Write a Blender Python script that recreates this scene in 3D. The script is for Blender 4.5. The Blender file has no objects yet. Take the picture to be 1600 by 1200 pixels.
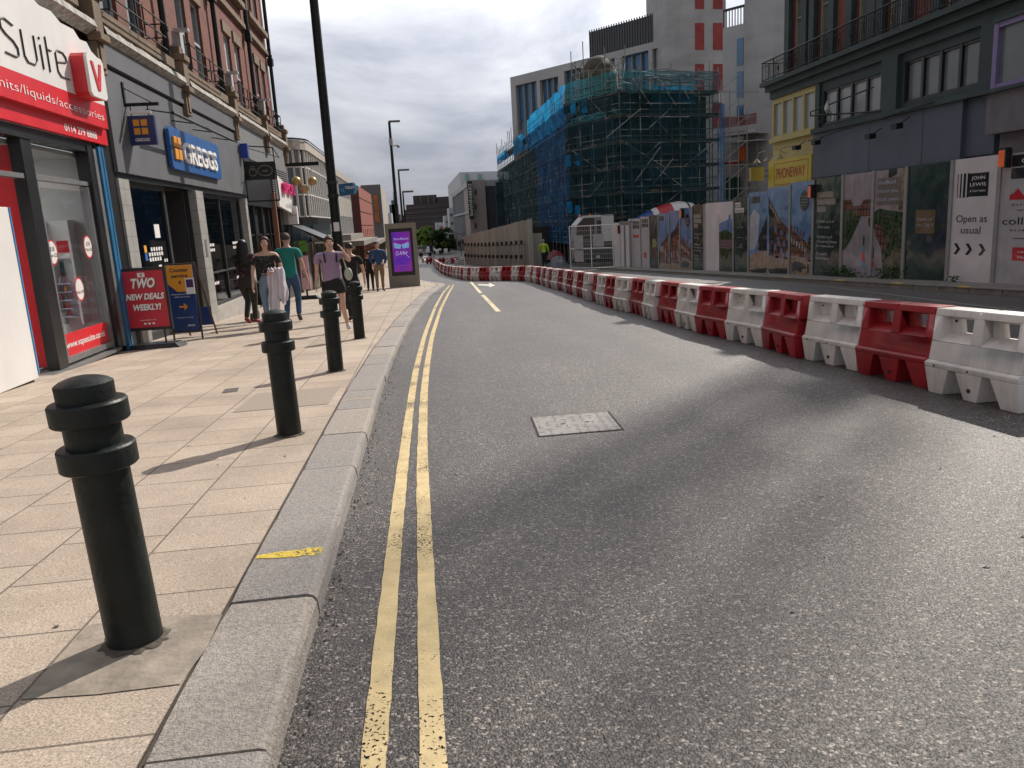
import bpy, bmesh, math, random
import numpy as np
from mathutils import Vector, Matrix, Euler
random.seed(7)
scene = bpy.context.scene
COL = scene.collection
R = math.radians

# ---------------------------------------------------------------- camera, sky, sun
F_PX, EYE, ROLL = 1220.0, 1.4, R(3.24)
HX, HY, VPX = 655.0, 352.0, 650.0
_n = np.array([math.sin(ROLL), math.cos(ROLL)])
_d = -(np.array([HX - 800, HY - 600]) @ _n)
def cv(px, py): return np.array([px - 800.0, -(py - 600.0), -F_PX])
_nad = _n * F_PX * F_PX / _d
UP = -cv(800 + _nad[0], 600 + _nad[1]); UP /= np.linalg.norm(UP)
YW = cv(VPX, HY - (VPX - HX) * math.tan(ROLL)); YW -= UP * (YW @ UP); YW /= np.linalg.norm(YW)
XW = np.cross(YW, UP)
MW = np.array([XW, YW, UP])
CAM = np.array([0, 0, EYE])
cam_data = bpy.data.cameras.new('camera'); cam = bpy.data.objects.new('camera', cam_data); COL.objects.link(cam)
cam_data.sensor_width = 36; cam_data.lens = F_PX / 1600 * 36; cam_data.clip_start = 0.05; cam_data.clip_end = 3000
cam.matrix_world = Matrix([list(MW[i]) + [CAM[i]] for i in range(3)] + [[0, 0, 0, 1]])
scene.camera = cam
scene.render.resolution_x, scene.render.resolution_y = 1024, 768

SUN_AZ, SUN_EL = R(42), R(40)          # azimuth measured from +Y (down the street) towards +X
sun_dir = Vector((math.sin(SUN_AZ) * math.cos(SUN_EL), math.cos(SUN_AZ) * math.cos(SUN_EL), math.sin(SUN_EL)))
sl = bpy.data.lights.new('sun', 'SUN'); sl.energy = 5.0; sl.angle = R(0.53); sl.color = (1.0, 0.93, 0.84)
so = bpy.data.objects.new('sun', sl); COL.objects.link(so)
so.rotation_euler = sun_dir.to_track_quat('Z', 'Y').to_euler(); so.location = (30, 30, 60)
scene.view_settings.view_transform = 'Standard'; scene.view_settings.look = 'None'
scene.view_settings.exposure = 0.0; scene.view_settings.gamma = 1

w = bpy.data.worlds.new('World'); scene.world = w; w.use_nodes = True
nt = w.node_tree; nt.nodes.clear(); N = nt.nodes.new; L = nt.links.new
def nd(t, **k):
    n = N(t)
    for a, b in k.items(): setattr(n, a, b)
    return n
out = N('ShaderNodeOutputWorld')
sky = nd('ShaderNodeTexSky', sky_type='NISHITA', sun_disc=False, sun_elevation=SUN_EL, sun_rotation=SUN_AZ)
bg1 = N('ShaderNodeBackground'); bg1.inputs['Strength'].default_value = 0.09; L(sky.outputs[0], bg1.inputs[0])
tc = N('ShaderNodeTexCoord')
mp = N('ShaderNodeMapping'); mp.inputs['Scale'].default_value = (1, 1, 2.6); L(tc.outputs['Generated'], mp.inputs[0])
no = N('ShaderNodeTexNoise'); no.inputs['Scale'].default_value = 2.3; no.inputs['Detail'].default_value = 8; no.inputs['Roughness'].default_value = .55
no.inputs['Distortion'].default_value = .35
L(mp.outputs[0], no.inputs['Vector'])
rp = N('ShaderNodeValToRGB'); e = rp.color_ramp.elements
e[0].position = .39; e[0].color = (.36, .38, .465, 1); e[1].position = .59; e[1].color = (.88, .89, .92, 1)
L(no.outputs['Fac'], rp.inputs[0])
# brighter cloud towards the sun, greyer low down
dt = nd('ShaderNodeVectorMath', operation='DOT_PRODUCT'); L(tc.outputs['Generated'], dt.inputs[0])
gd = Vector((math.sin(R(17)) * math.cos(R(31)), math.cos(R(17)) * math.cos(R(31)), math.sin(R(31)))); dt.inputs[1].default_value = gd
mr = N('ShaderNodeMapRange'); mr.inputs['From Min'].default_value = .78; mr.inputs['From Max'].default_value = 1.0
mr.inputs['To Min'].default_value = .90; mr.inputs['To Max'].default_value = 1.9; L(dt.outputs['Value'], mr.inputs['Value'])
sx = N('ShaderNodeSeparateXYZ'); L(tc.outputs['Generated'], sx.inputs[0])
m2 = N('ShaderNodeMapRange'); m2.inputs['From Min'].default_value = 0.0; m2.inputs['From Max'].default_value = .3
m2.inputs['To Min'].default_value = .70; m2.inputs['To Max'].default_value = 1.0; L(sx.outputs['Z'], m2.inputs['Value'])
mm = nd('ShaderNodeMath', operation='MULTIPLY'); L(mr.outputs[0], mm.inputs[0]); L(m2.outputs[0], mm.inputs[1])
m3 = N('ShaderNodeMapRange'); m3.inputs['From Min'].default_value = -.2; m3.inputs['From Max'].default_value = .75; m3.inputs['To Min'].default_value = .82; m3.inputs['To Max'].default_value = 1.0; L(dt.outputs['Value'], m3.inputs['Value'])
m4 = nd('ShaderNodeMath', operation='MULTIPLY'); L(mm.outputs[0], m4.inputs[0]); L(m3.outputs[0], m4.inputs[1]); mm = m4
bg2 = N('ShaderNodeBackground'); L(rp.outputs[0], bg2.inputs[0]); L(mm.outputs[0], bg2.inputs[1])
mx = N('ShaderNodeMixShader'); mx.inputs[0].default_value = .90
L(bg1.outputs[0], mx.inputs[1]); L(bg2.outputs[0], mx.inputs[2]); L(mx.outputs[0], out.inputs[0])

# ---------------------------------------------------------------- measuring helpers (photo pixel -> real place)
def gz(y):
    if y < 55: return -.04 * y
    if y < 115: return -2.2 - .04 * (y - 55) + .04 * (y - 55) ** 2 / 120
    return -3.4
def ray(px, py):
    r = MW @ cv(px, py); return r / np.linalg.norm(r)
def G(px, py):
    r = ray(px, py); t = 1.0
    while t < 500:
        p = CAM + r * t
        if p[2] <= gz(p[1]): return Vector(p)
        t += .01 if t < 60 else .1
def PX(px, py, x): r = ray(px, py); return Vector(CAM + r * (x / r[0]))
def PY(px, py, y): r = ray(px, py); return Vector(CAM + r * (y / r[1]))
class Wall:
    """vertical plane through P along direction d; pt(u, z, out) gives a point, uz(px, py) measures one."""
    def __init__(s, P, d, flip=1):
        s.P = Vector((P[0], P[1], 0)); s.d = Vector((d[0], d[1], 0)).normalized()
        s.n = Vector((s.d.y, -s.d.x, 0)) * flip
    def pt(s, u, z, o=0): return s.P + s.d * u + s.n * o + Vector((0, 0, z))
    def uz(s, px, py):
        r = Vector(ray(px, py)); c = Vector(CAM); t = (s.P - c).dot(s.n) / r.dot(s.n); p = c + r * t
        return (p - s.P).dot(s.d), p.z

# ---------------------------------------------------------------- materials
MATS = {}
def newmat(name):
    m = bpy.data.materials.new(name); m.use_nodes = True; t = m.node_tree
    return m, t, t.nodes['Principled BSDF'], t.nodes.new, t.links.new
def M(name, col, rough=.6, metal=0.0, var=.12, scale=4, bump=.0, bscale=40, spec=.5, stain=0.0, stretch=None, emit=0):
    if name in MATS: return MATS[name]
    m, t, b, n, l = newmat(name)
    tc = n('ShaderNodeTexCoord'); mp = n('ShaderNodeMapping'); l(tc.outputs['Object'], mp.inputs[0])
    if stretch: mp.inputs['Scale'].default_value = stretch
    no = n('ShaderNodeTexNoise'); no.inputs['Scale'].default_value = scale; no.inputs['Detail'].default_value = 6; l(mp.outputs[0], no.inputs['Vector'])
    r = n('ShaderNodeValToRGB'); r.color_ramp.elements[0].position = .3; r.color_ramp.elements[1].position = .7
    c = [max(0, min(1, x * (1 - var))) for x in col]; r.color_ramp.elements[0].color = (*c, 1)
    c = [max(0, min(1, x * (1 + var))) for x in col]; r.color_ramp.elements[1].color = (*c, 1)
    l(no.outputs['Fac'], r.inputs[0]); last = r.outputs[0]
    if stain:
        n2 = n('ShaderNodeTexNoise'); n2.inputs['Scale'].default_value = scale * .7; n2.inputs['Detail'].default_value = 8; n2.inputs['Roughness'].default_value = .7
        mp2 = n('ShaderNodeMapping'); mp2.inputs['Scale'].default_value = (2.5, 2.5, .35); mp2.inputs['Location'].default_value = (3, 1, 7)
        l(tc.outputs['Object'], mp2.inputs[0]); l(mp2.outputs[0], n2.inputs['Vector'])
        r2 = n('ShaderNodeValToRGB'); r2.color_ramp.elements[0].position = .46; r2.color_ramp.elements[1].position = .72
        l(n2.outputs['Fac'], r2.inputs[0])
        mu = n('ShaderNodeMath'); mu.operation = 'MULTIPLY'; mu.inputs[1].default_value = stain; l(r2.outputs[0], mu.inputs[0])
        mx = n('ShaderNodeMixRGB'); l(mu.outputs[0], mx.inputs[0]); l(last, mx.inputs[1]); mx.inputs[2].default_value = (.05, .045, .035, 1)
        last = mx.outputs[0]
    l(last, b.inputs['Base Color'])
    b.inputs['Metallic'].default_value = metal; b.inputs['Specular IOR Level'].default_value = spec
    rr = n('ShaderNodeMapRange'); rr.inputs['To Min'].default_value = max(.02, rough - .08); rr.inputs['To Max'].default_value = min(1, rough + .08)
    l(no.outputs['Fac'], rr.inputs['Value']); l(rr.outputs[0], b.inputs['Roughness'])
    if emit: l(last, b.inputs['Emission Color']); b.inputs['Emission Strength'].default_value = emit
    if bump:
        n3 = n('ShaderNodeTexNoise'); n3.inputs['Scale'].default_value = bscale; n3.inputs['Detail'].default_value = 5; l(mp.outputs[0], n3.inputs['Vector'])
        bp = n('ShaderNodeBump'); bp.inputs['Strength'].default_value = bump; bp.inputs['Distance'].default_value = .02
        l(n3.outputs['Fac'], bp.inputs['Height']); l(bp.outputs[0], b.inputs['Normal'])
    MATS[name] = m; return m
def glass_mat(name, tint=(.6, .65, .65), alpha=.35, rough=.03):
    """window glass: clear, tinted pane with a reflection on it"""
    if name in MATS: return MATS[name]
    m, t, b, n, l = newmat(name)
    o = t.nodes['Material Output']; t.nodes.remove(b)
    tr = n('ShaderNodeBsdfTransparent'); tr.inputs[0].default_value = (*[x * (1 - alpha) for x in tint], 1)
    g = n('ShaderNodeBsdfGlossy'); g.inputs['Roughness'].default_value = rough; g.inputs['Color'].default_value = (.85, .9, .95, 1)
    f = n('ShaderNodeLayerWeight'); f.inputs['Blend'].default_value = .5; pw = n('ShaderNodeMath'); pw.operation = 'POWER'; pw.inputs[1].default_value = 4.5; l(f.outputs['Facing'], pw.inputs[0]); ma = n('ShaderNodeMath'); ma.operation = 'MULTIPLY_ADD'; ma.inputs[1].default_value = .75; ma.inputs[2].default_value = .035; l(pw.outputs[0], ma.inputs[0])
    mx = n('ShaderNodeMixShader'); l(ma.outputs[0], mx.inputs[0]); l(tr.outputs[0], mx.inputs[1]); l(g.outputs[0], mx.inputs[2]); l(mx.outputs[0], o.inputs[0])
    MATS[name] = m; return m
def dark_glass(name, col=(.02, .03, .035), rough=.06):
    if name in MATS: return MATS[name]
    m, t, b, n, l = newmat(name)
    tc = n('ShaderNodeTexCoord'); no = n('ShaderNodeTexNoise'); no.inputs['Scale'].default_value = .9; l(tc.outputs['Object'], no.inputs['Vector'])
    r = n('ShaderNodeValToRGB'); r.color_ramp.elements[0].color = (*[x * .6 for x in col], 1); r.color_ramp.elements[1].color = (*[x * 1.5 for x in col], 1)
    l(no.outputs['Fac'], r.inputs[0]); l(r.outputs[0], b.inputs['Base Color']); b.inputs['Roughness'].default_value = rough; b.inputs['Specular IOR Level'].default_value = .8
    n2 = n('ShaderNodeTexNoise'); n2.inputs['Scale'].default_value = 1.3; l(tc.outputs['Object'], n2.inputs['Vector'])
    bp = n('ShaderNodeBump'); bp.inputs['Strength'].default_value = .12; bp.inputs['Distance'].default_value = .05; l(n2.outputs['Fac'], bp.inputs['Height']); l(bp.outputs[0], b.inputs['Normal'])
    MATS[name] = m; return m
def net_mat(name, c1, c2, dens=.55):
    """debris netting: translucent woven mesh"""
    if name in MATS: return MATS[name]
    m, t, b, n, l = newmat(name); o = t.nodes['Material Output']
    tc = n('ShaderNodeTexCoord'); no = n('ShaderNodeTexNoise'); no.inputs['Scale'].default_value = .35; no.inputs['Detail'].default_value = 5; l(tc.outputs['Object'], no.inputs['Vector'])
    r = n('ShaderNodeValToRGB'); r.color_ramp.elements[0].position = .35; r.color_ramp.elements[1].position = .65
    r.color_ramp.elements[0].color = (*c1, 1); r.color_ramp.elements[1].color = (*c2, 1); l(no.outputs['Fac'], r.inputs[0])
    l(r.outputs[0], b.inputs['Base Color']); b.inputs['Roughness'].default_value = .8
    tl = n('ShaderNodeBsdfTranslucent'); l(r.outputs[0], tl.inputs[0])
    ad = n('ShaderNodeMixShader'); ad.inputs[0].default_value = .55; l(b.outputs[0], ad.inputs[1]); l(tl.outputs[0], ad.inputs[2])
    tr = n('ShaderNodeBsdfTransparent'); mr = n('ShaderNodeMapRange'); mr.inputs['From Min'].default_value = .3; mr.inputs['From Max'].default_value = .7
    mr.inputs['To Min'].default_value = dens - .14; mr.inputs['To Max'].default_value = dens + .14
    n2 = n('ShaderNodeTexNoise'); n2.inputs['Scale'].default_value = 1.4; n2.inputs['Detail'].default_value = 6; l(tc.outputs['Object'], n2.inputs['Vector']); l(n2.outputs['Fac'], mr.inputs['Value'])
    mx = n('ShaderNodeMixShader'); l(mr.outputs[0], mx.inputs[0]); l(tr.outputs[0], mx.inputs[1]); l(ad.outputs[0], mx.inputs[2]); l(mx.outputs[0], o.inputs[0])
    MATS[name] = m; return m
def brick_mat(name, c1, c2, mortar, scale=1.0, axis='YZ', bw=.225, rh=.075, ms=.012, rough=.85, bump=.5, grit=0.0, off=.5, loc=(0, 0, 0)):
    if name in MATS: return MATS[name]
    m, t, b, n, l = newmat(name)
    tc = n('ShaderNodeTexCoord'); sp = n('ShaderNodeSeparateXYZ'); l(tc.outputs['Object'], sp.inputs[0])
    cb = n('ShaderNodeCombineXYZ')
    if axis == 'DZ':   # walls at any angle: run along x+y
        ad = n('ShaderNodeMath'); ad.operation = 'ADD'; l(sp.outputs['X'], ad.inputs[0]); l(sp.outputs['Y'], ad.inputs[1]); l(ad.outputs[0], cb.inputs[0]); l(sp.outputs['Z'], cb.inputs[1])
    else:
        l(sp.outputs[axis[0]], cb.inputs[0]); l(sp.outputs[axis[1]], cb.inputs[1])
    mp = n('ShaderNodeMapping'); mp.inputs['Location'].default_value = loc; l(cb.outputs[0], mp.inputs[0])
    br = n('ShaderNodeTexBrick'); br.offset = off; br.inputs['Scale'].default_value = scale; br.inputs['Brick Width'].default_value = bw; br.inputs['Row Height'].default_value = rh
    br.inputs['Mortar Size'].default_value = ms; br.inputs['Mortar Smooth'].default_value = .3; br.inputs['Bias'].default_value = 0
    br.inputs['Color1'].default_value = (*c1, 1); br.inputs['Color2'].default_value = (*c2, 1); br.inputs['Mortar'].default_value = (*mortar, 1)
    l(mp.outputs[0], br.inputs['Vector'])
    no = n('ShaderNodeTexNoise'); no.inputs['Scale'].default_value = 1.1; no.inputs['Detail'].default_value = 8; no.inputs['Roughness'].default_value = .65; l(tc.outputs['Object'], no.inputs['Vector'])
    mr = n('ShaderNodeMapRange'); mr.inputs['From Min'].default_value = .3; mr.inputs['From Max'].default_value = .7; mr.inputs['To Min'].default_value = .78; mr.inputs['To Max'].default_value = 1.16; l(no.outputs['Fac'], mr.inputs['Value'])
    mx = n('ShaderNodeMixRGB'); mx.blend_type = 'MULTIPLY'; mx.inputs[0].default_value = 1; l(br.outputs['Color'], mx.inputs[1]); l(mr.outputs[0], mx.inputs[2]); last = mx.outputs[0]
    h = br.outputs['Fac']
    if grit:
        for sc, am in ((130, grit), (420, grit * .7)):
            g = n('ShaderNodeTexNoise'); g.inputs['Scale'].default_value = sc; g.inputs['Detail'].default_value = 3; l(tc.outputs['Object'], g.inputs['Vector'])
            gr = n('ShaderNodeMapRange'); gr.inputs['From Min'].default_value = .3; gr.inputs['From Max'].default_value = .7; gr.inputs['To Min'].default_value = 1 - am; gr.inputs['To Max'].default_value = 1 + am; l(g.outputs['Fac'], gr.inputs['Value'])
            m3 = n('ShaderNodeMixRGB'); m3.blend_type = 'MULTIPLY'; m3.inputs[0].default_value = 1; l(last, m3.inputs[1]); l(gr.outputs[0], m3.inputs[2]); last = m3.outputs[0]
    l(last, b.inputs['Base Color']); b.inputs['Roughness'].default_value = rough
    bp = n('ShaderNodeBump'); bp.invert = True; bp.inputs['Strength'].default_value = bump; bp.inputs['Distance'].default_value = .006; l(h, bp.inputs['Height'])
    if grit:
        g = n('ShaderNodeTexNoise'); g.inputs['Scale'].default_value = 260; l(tc.outputs['Object'], g.inputs['Vector'])
        b2 = n('ShaderNodeBump'); b2.inputs['Strength'].default_value = .5; b2.inputs['Distance'].default_value = .003; l(g.outputs['Fac'], b2.inputs['Height']); l(bp.outputs[0], b2.inputs['Normal']); l(b2.outputs[0], b.inputs['Normal'])
    else: l(bp.outputs[0], b.inputs['Normal'])
    MATS[name] = m; return m
def asphalt_mat():
    m, t, b, n, l = newmat('asphalt')
    tc = n('ShaderNodeTexCoord')
    vo = n('ShaderNodeTexVoronoi'); vo.inputs['Scale'].default_value = 92
    dn_ = n('ShaderNodeTexNoise'); dn_.inputs['Scale'].default_value = 70; dn_.inputs['Detail'].default_value = 3; l(tc.outputs['Object'], dn_.inputs['Vector'])
    va = n('ShaderNodeVectorMath'); va.operation = 'MULTIPLY_ADD'; l(dn_.outputs['Color'], va.inputs[0]); va.inputs[1].default_value = (.020, .020, .020); l(tc.outputs['Object'], va.inputs[2]); l(va.outputs[0], vo.inputs['Vector'])
    r = n('ShaderNodeValToRGB'); e = r.color_ramp.elements; e[0].position = 0; e[0].color = (.024, .020, .018, 1); e[1].position = 1; e[1].color = (.38, .33, .285, 1)
    x = r.color_ramp.elements.new(.5); x.color = (.066, .056, .051, 1); x = r.color_ramp.elements.new(.85); x.color = (.135, .117, .105, 1)
    sp = n('ShaderNodeSeparateColor'); l(vo.outputs['Color'], sp.inputs[0]); l(sp.outputs[0], r.inputs[0])
    # chips sit in darker binder
    rb = n('ShaderNodeMapRange'); rb.inputs['From Min'].default_value = .004; rb.inputs['From Max'].default_value = .0075; rb.inputs['From Min'].default_value = .45; rb.inputs['From Max'].default_value = .75
    rb.inputs['To Min'].default_value = 1; rb.inputs['To Max'].default_value = .34; l(vo.outputs['Distance'], rb.inputs['Value'])
    m1 = n('ShaderNodeMixRGB'); m1.blend_type = 'MULTIPLY'; m1.inputs[0].default_value = 1; l(r.outputs[0], m1.inputs[1]); l(rb.outputs[0], m1.inputs[2])
    no = n('ShaderNodeTexNoise'); no.inputs['Scale'].default_value = .55; no.inputs['Detail'].default_value = 8; no.inputs['Roughness'].default_value = .62; l(tc.outputs['Object'], no.inputs['Vector'])
    mr = n('ShaderNodeMapRange'); mr.inputs['From Min'].default_value = .3; mr.inputs['From Max'].default_value = .7; mr.inputs['To Min'].default_value = .84; mr.inputs['To Max'].default_value = 1.14; l(no.outputs['Fac'], mr.inputs['Value'])
    m3 = n('ShaderNodeMixRGB'); m3.blend_type = 'MULTIPLY'; m3.inputs[0].default_value = 1; l(m1.outputs[0], m3.inputs[1]); l(mr.outputs[0], m3.inputs[2])
    # wheel-polished tracks along the street, and darker oil and patch stains
    mp = n('ShaderNodeMapping'); mp.inputs['Scale'].default_value = (1.1, .10, 1); l(tc.outputs['Object'], mp.inputs[0])
    tk = n('ShaderNodeTexNoise'); tk.inputs['Scale'].default_value = 1.3; tk.inputs['Detail'].default_value = 4; l(mp.outputs[0], tk.inputs['Vector'])
    tr = n('ShaderNodeMapRange'); tr.inputs['From Min'].default_value = .35; tr.inputs['From Max'].default_value = .65; tr.inputs['To Min'].default_value = .86; tr.inputs['To Max'].default_value = 1.16; l(tk.outputs['Fac'], tr.inputs['Value'])
    m4 = n('ShaderNodeMixRGB'); m4.blend_type = 'MULTIPLY'; m4.inputs[0].default_value = 1; l(m3.outputs[0], m4.inputs[1]); l(tr.outputs[0], m4.inputs[2])
    st = n('ShaderNodeTexNoise'); st.inputs['Scale'].default_value = 1.9; st.inputs['Detail'].default_value = 5; st.inputs['Distortion'].default_value = .8; l(tc.outputs['Object'], st.inputs['Vector'])
    sr = n('ShaderNodeMapRange'); sr.inputs['From Min'].default_value = .60; sr.inputs['From Max'].default_value = .74; sr.inputs['To Min'].default_value = 1; sr.inputs['To Max'].default_value = .72; l(st.outputs['Fac'], sr.inputs['Value'])
    m5 = n('ShaderNodeMixRGB'); m5.blend_type = 'MULTIPLY'; m5.inputs[0].default_value = 1; l(m4.outputs[0], m5.inputs[1]); l(sr.outputs[0], m5.inputs[2]); m3 = m5
    l(m3.outputs[0], b.inputs['Base Color']); b.inputs['Roughness'].default_value = .52; b.inputs['Specular IOR Level'].default_value = .6
    n2 = n('ShaderNodeTexNoise'); n2.inputs['Scale'].default_value = 60; n2.inputs['Detail'].default_value = 4; l(tc.outputs['Object'], n2.inputs['Vector'])
    b1 = n('ShaderNodeBump'); b1.invert = True; b1.inputs['Strength'].default_value = .75; b1.inputs['Distance'].default_value = .006; l(vo.outputs['Distance'], b1.inputs['Height'])
    b2 = n('ShaderNodeBump'); b2.inputs['Strength'].default_value = .5; b2.inputs['Distance'].default_value = .008; l(n2.outputs['Fac'], b2.inputs['Height']); l(b1.outputs[0], b2.inputs['Normal']); l(b2.outputs[0], b.inputs['Normal'])
    MATS['asphalt'] = m; return m
def paint_mat(name, col, wear=.5, sc=9):
    """road paint worn through in specks"""
    m, t, b, n, l = newmat(name); o = t.nodes['Material Output']
    tc = n('ShaderNodeTexCoord')
    no = n('ShaderNodeTexNoise'); no.inputs['Scale'].default_value = 75; no.inputs['Detail'].default_value = 4; l(tc.outputs['Object'], no.inputs['Vector'])
    n2 = n('ShaderNodeTexNoise'); n2.inputs['Scale'].default_value = 1.7; n2.inputs['Detail'].default_value = 4; l(tc.outputs['Object'], n2.inputs['Vector'])
    ad = n('ShaderNodeMath'); ad.operation = 'MULTIPLY_ADD'; ad.inputs[1].default_value = .75; l(n2.outputs['Fac'], ad.inputs[0]); l(no.outputs['Fac'], ad.inputs[2])
    r = n('ShaderNodeValToRGB'); r.color_ramp.elements[0].position = 1.045 - wear * .1; r.color_ramp.elements[1].position = 1.10 - wear * .1
    r.color_ramp.elements[0].position = min(1, .93); r.color_ramp.elements[0].position = 1.02 - wear * .12; r.color_ramp.elements[1].position = 1.0
    mr = n('ShaderNodeMapRange'); mr.inputs['From Min'].default_value = 1.07 - wear * .12; mr.inputs['From Max'].default_value = 1.10 - wear * .12; l(ad.outputs[0], mr.inputs['Value'])
    c = n('ShaderNodeTexNoise'); c.inputs['Scale'].default_value = sc; c.inputs['Detail'].default_value = 6; l(tc.outputs['Object'], c.inputs['Vector'])
    cr = n('ShaderNodeValToRGB'); cr.color_ramp.elements[0].position = .3; cr.color_ramp.elements[1].position = .7
    cr.color_ramp.elements[0].color = (*[x * .8 for x in col], 1); cr.color_ramp.elements[1].color = (*[x * 1.1 for x in col], 1); l(c.outputs['Fac'], cr.inputs[0])
    l(cr.outputs[0], b.inputs['Base Color']); b.inputs['Roughness'].default_value = .7
    bp = n('ShaderNodeBump'); bp.inputs['Strength'].default_value = .5; bp.inputs['Distance'].default_value = .005; l(no.outputs['Fac'], bp.inputs['Height']); l(bp.outputs[0], b.inputs['Normal'])
    tr = n('ShaderNodeBsdfTransparent'); mx = n('ShaderNodeMixShader'); l(mr.outputs[0], mx.inputs[0]); l(b.outputs[0], mx.inputs[1]); l(tr.outputs[0], mx.inputs[2]); l(mx.outputs[0], o.inputs[0])
    t.nodes.remove(r)
    MATS[name] = m; return m

# ---------------------------------------------------------------- mesh building
ORG = {}
_fonts = {}
def text_geo(s, bold=0.0, res=3):
    k = (s, bold)
    if k in _fonts: return _fonts[k]
    c = bpy.data.curves.new('t', 'FONT'); c.body = s; c.size = 1; c.resolution_u = res; c.offset = bold; c.fill_mode = 'FRONT'
    o = bpy.data.objects.new('t', c); COL.objects.link(o); bpy.context.view_layer.update()
    me = bpy.data.meshes.new_from_object(o.evaluated_get(bpy.context.evaluated_depsgraph_get()))
    vs = [v.co.copy() for v in me.vertices]; fs = [list(p.vertices) for p in me.polygons]
    bpy.data.objects.remove(o); bpy.data.curves.remove(c); bpy.data.meshes.remove(me)
    _fonts[k] = (vs, fs); return _fonts[k]
class MB:
    def pieces(s, name, parent, mat=None, **k):
        """every loose shell becomes an object of its own"""
        par = list(range(len(s.v)))
        def fd(a):
            while par[a] != a: par[a] = par[par[a]]; a = par[a]
            return a
        for f in s.f:
            for q in f[1:]: par[fd(q)] = fd(f[0])
        g = {}
        for i, f in enumerate(s.f): g.setdefault(fd(f[0]), []).append(i)
        for fs in g.values():
            m = MB(); m.mats = s.mats; ids = sorted({q for i in fs for q in s.f[i]}); mp = {q: j for j, q in enumerate(ids)}
            m.v = [s.v[q] for q in ids]; m.f = [[mp[q] for q in s.f[i]] for i in fs]; m.mi = [s.mi[i] for i in fs]; m.sm = [s.sm[i] for i in fs]
            m.build(name, parent, mat, **k)
    def __init__(s): s.v = []; s.f = []; s.mi = []; s.mats = []; s.m = None; s.sm = []
    def use(s, m):
        if m not in s.mats: s.mats.append(m)
        s.m = s.mats.index(m); return s
    def add(s, vs, fs, smooth=False):
        o = len(s.v); s.v += [Vector(v) for v in vs]
        for f in fs: s.f.append([i + o for i in f]); s.mi.append(s.m or 0); s.sm.append(smooth)
        return s
    def box(s, c, d, rz=0, taper=1.0, rot=None):
        x, y, z = d[0] / 2, d[1] / 2, d[2] / 2
        q = rot or Matrix.Rotation(rz, 3, 'Z'); c = Vector(c)
        vs = [c + q @ Vector((a * x * (taper if h > 0 else 1), b_ * y * (taper if h > 0 else 1), h * z)) for h in (-1, 1) for a, b_ in ((-1, -1), (1, -1), (1, 1), (-1, 1))]
        return s.add(vs, [(3, 2, 1, 0), (4, 5, 6, 7), (0, 1, 5, 4), (1, 2, 6, 5), (2, 3, 7, 6), (3, 0, 4, 7)])
    def bm(s, a, b): return s.box([(a[i] + b[i]) / 2 for i in range(3)], [abs(b[i] - a[i]) for i in range(3)])
    def wbox(s, W, u0, u1, z0, z1, o0, o1):
        p = [W.pt(u, z, o) for z in (z0, z1) for u, o in ((u0, o0), (u1, o0), (u1, o1), (u0, o1))]
        return s.add(p, [(3, 2, 1, 0), (4, 5, 6, 7), (0, 1, 5, 4), (1, 2, 6, 5), (2, 3, 7, 6), (3, 0, 4, 7)])
    def poly(s, W, pts, o0, o1=None):
        """flat outline (u,z) on wall W at offset o0, given thickness to o1"""
        n_ = len(pts); a = [W.pt(u, z, o1 if o1 is not None else o0) for u, z in pts]
        if o1 is None: return s.add(a, [list(range(n_))])
        b = [W.pt(u, z, o0) for u, z in pts]
        return s.add(a + b, [list(range(n_)), list(range(2 * n_ - 1, n_ - 1, -1))] + [(i, i + n_, (i + 1) % n_ + n_, (i + 1) % n_) for i in range(n_)])
    def wallholes(s, W, u0, u1, z0, z1, holes, o=0, reveal=.15):
        """wall sheet with rectangular openings (u0,u1,z0,z1) and their reveals"""
        us = sorted({u0, u1, *[h[0] for h in holes], *[h[1] for h in holes]}); zs = sorted({z0, z1, *[h[2] for h in holes], *[h[3] for h in holes]})
        for a, b in zip(us, us[1:]):
            for c, d in zip(zs, zs[1:]):
                mu, mz = (a + b) / 2, (c + d) / 2
                if any(h[0] < mu < h[1] and h[2] < mz < h[3] for h in holes): continue
                s.add([W.pt(a, c, o), W.pt(b, c, o), W.pt(b, d, o), W.pt(a, d, o)], [(0, 1, 2, 3)])
        for h in holes:
            q = [(h[0], h[2]), (h[1], h[2]), (h[1], h[3]), (h[0], h[3])]
            for i in range(4):
                a, b = q[i], q[(i + 1) % 4]
                s.add([W.pt(*a, o), W.pt(*b, o), W.pt(*b, o - reveal), W.pt(*a, o - reveal)], [(0, 1, 2, 3)])
        return s
    def cyl(s, p0, p1, r0, r1=None, n=10, cap=True, smooth=True):
        p0, p1 = Vector(p0), Vector(p1); r1 = r0 if r1 is None else r1
        d = (p1 - p0).normalized(); a = d.orthogonal().normalized(); b = d.cross(a)
        vs = [p + (a * math.cos(2 * math.pi * i / n) + b * math.sin(2 * math.pi * i / n)) * r for p, r in ((p0, r0), (p1, r1)) for i in range(n)]
        s.add(vs, [(i, (i + 1) % n, n + (i + 1) % n, n + i) for i in range(n)], smooth)
        if cap:
            s.add([vs[i] for i in range(n)][::-1], [list(range(n))]); s.add(vs[n:], [list(range(n))])
        return s
    def path(s, pts, r, n=8):
        for a, b in zip(pts, pts[1:]): s.cyl(a, b, r, n=n)
        return s
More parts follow.
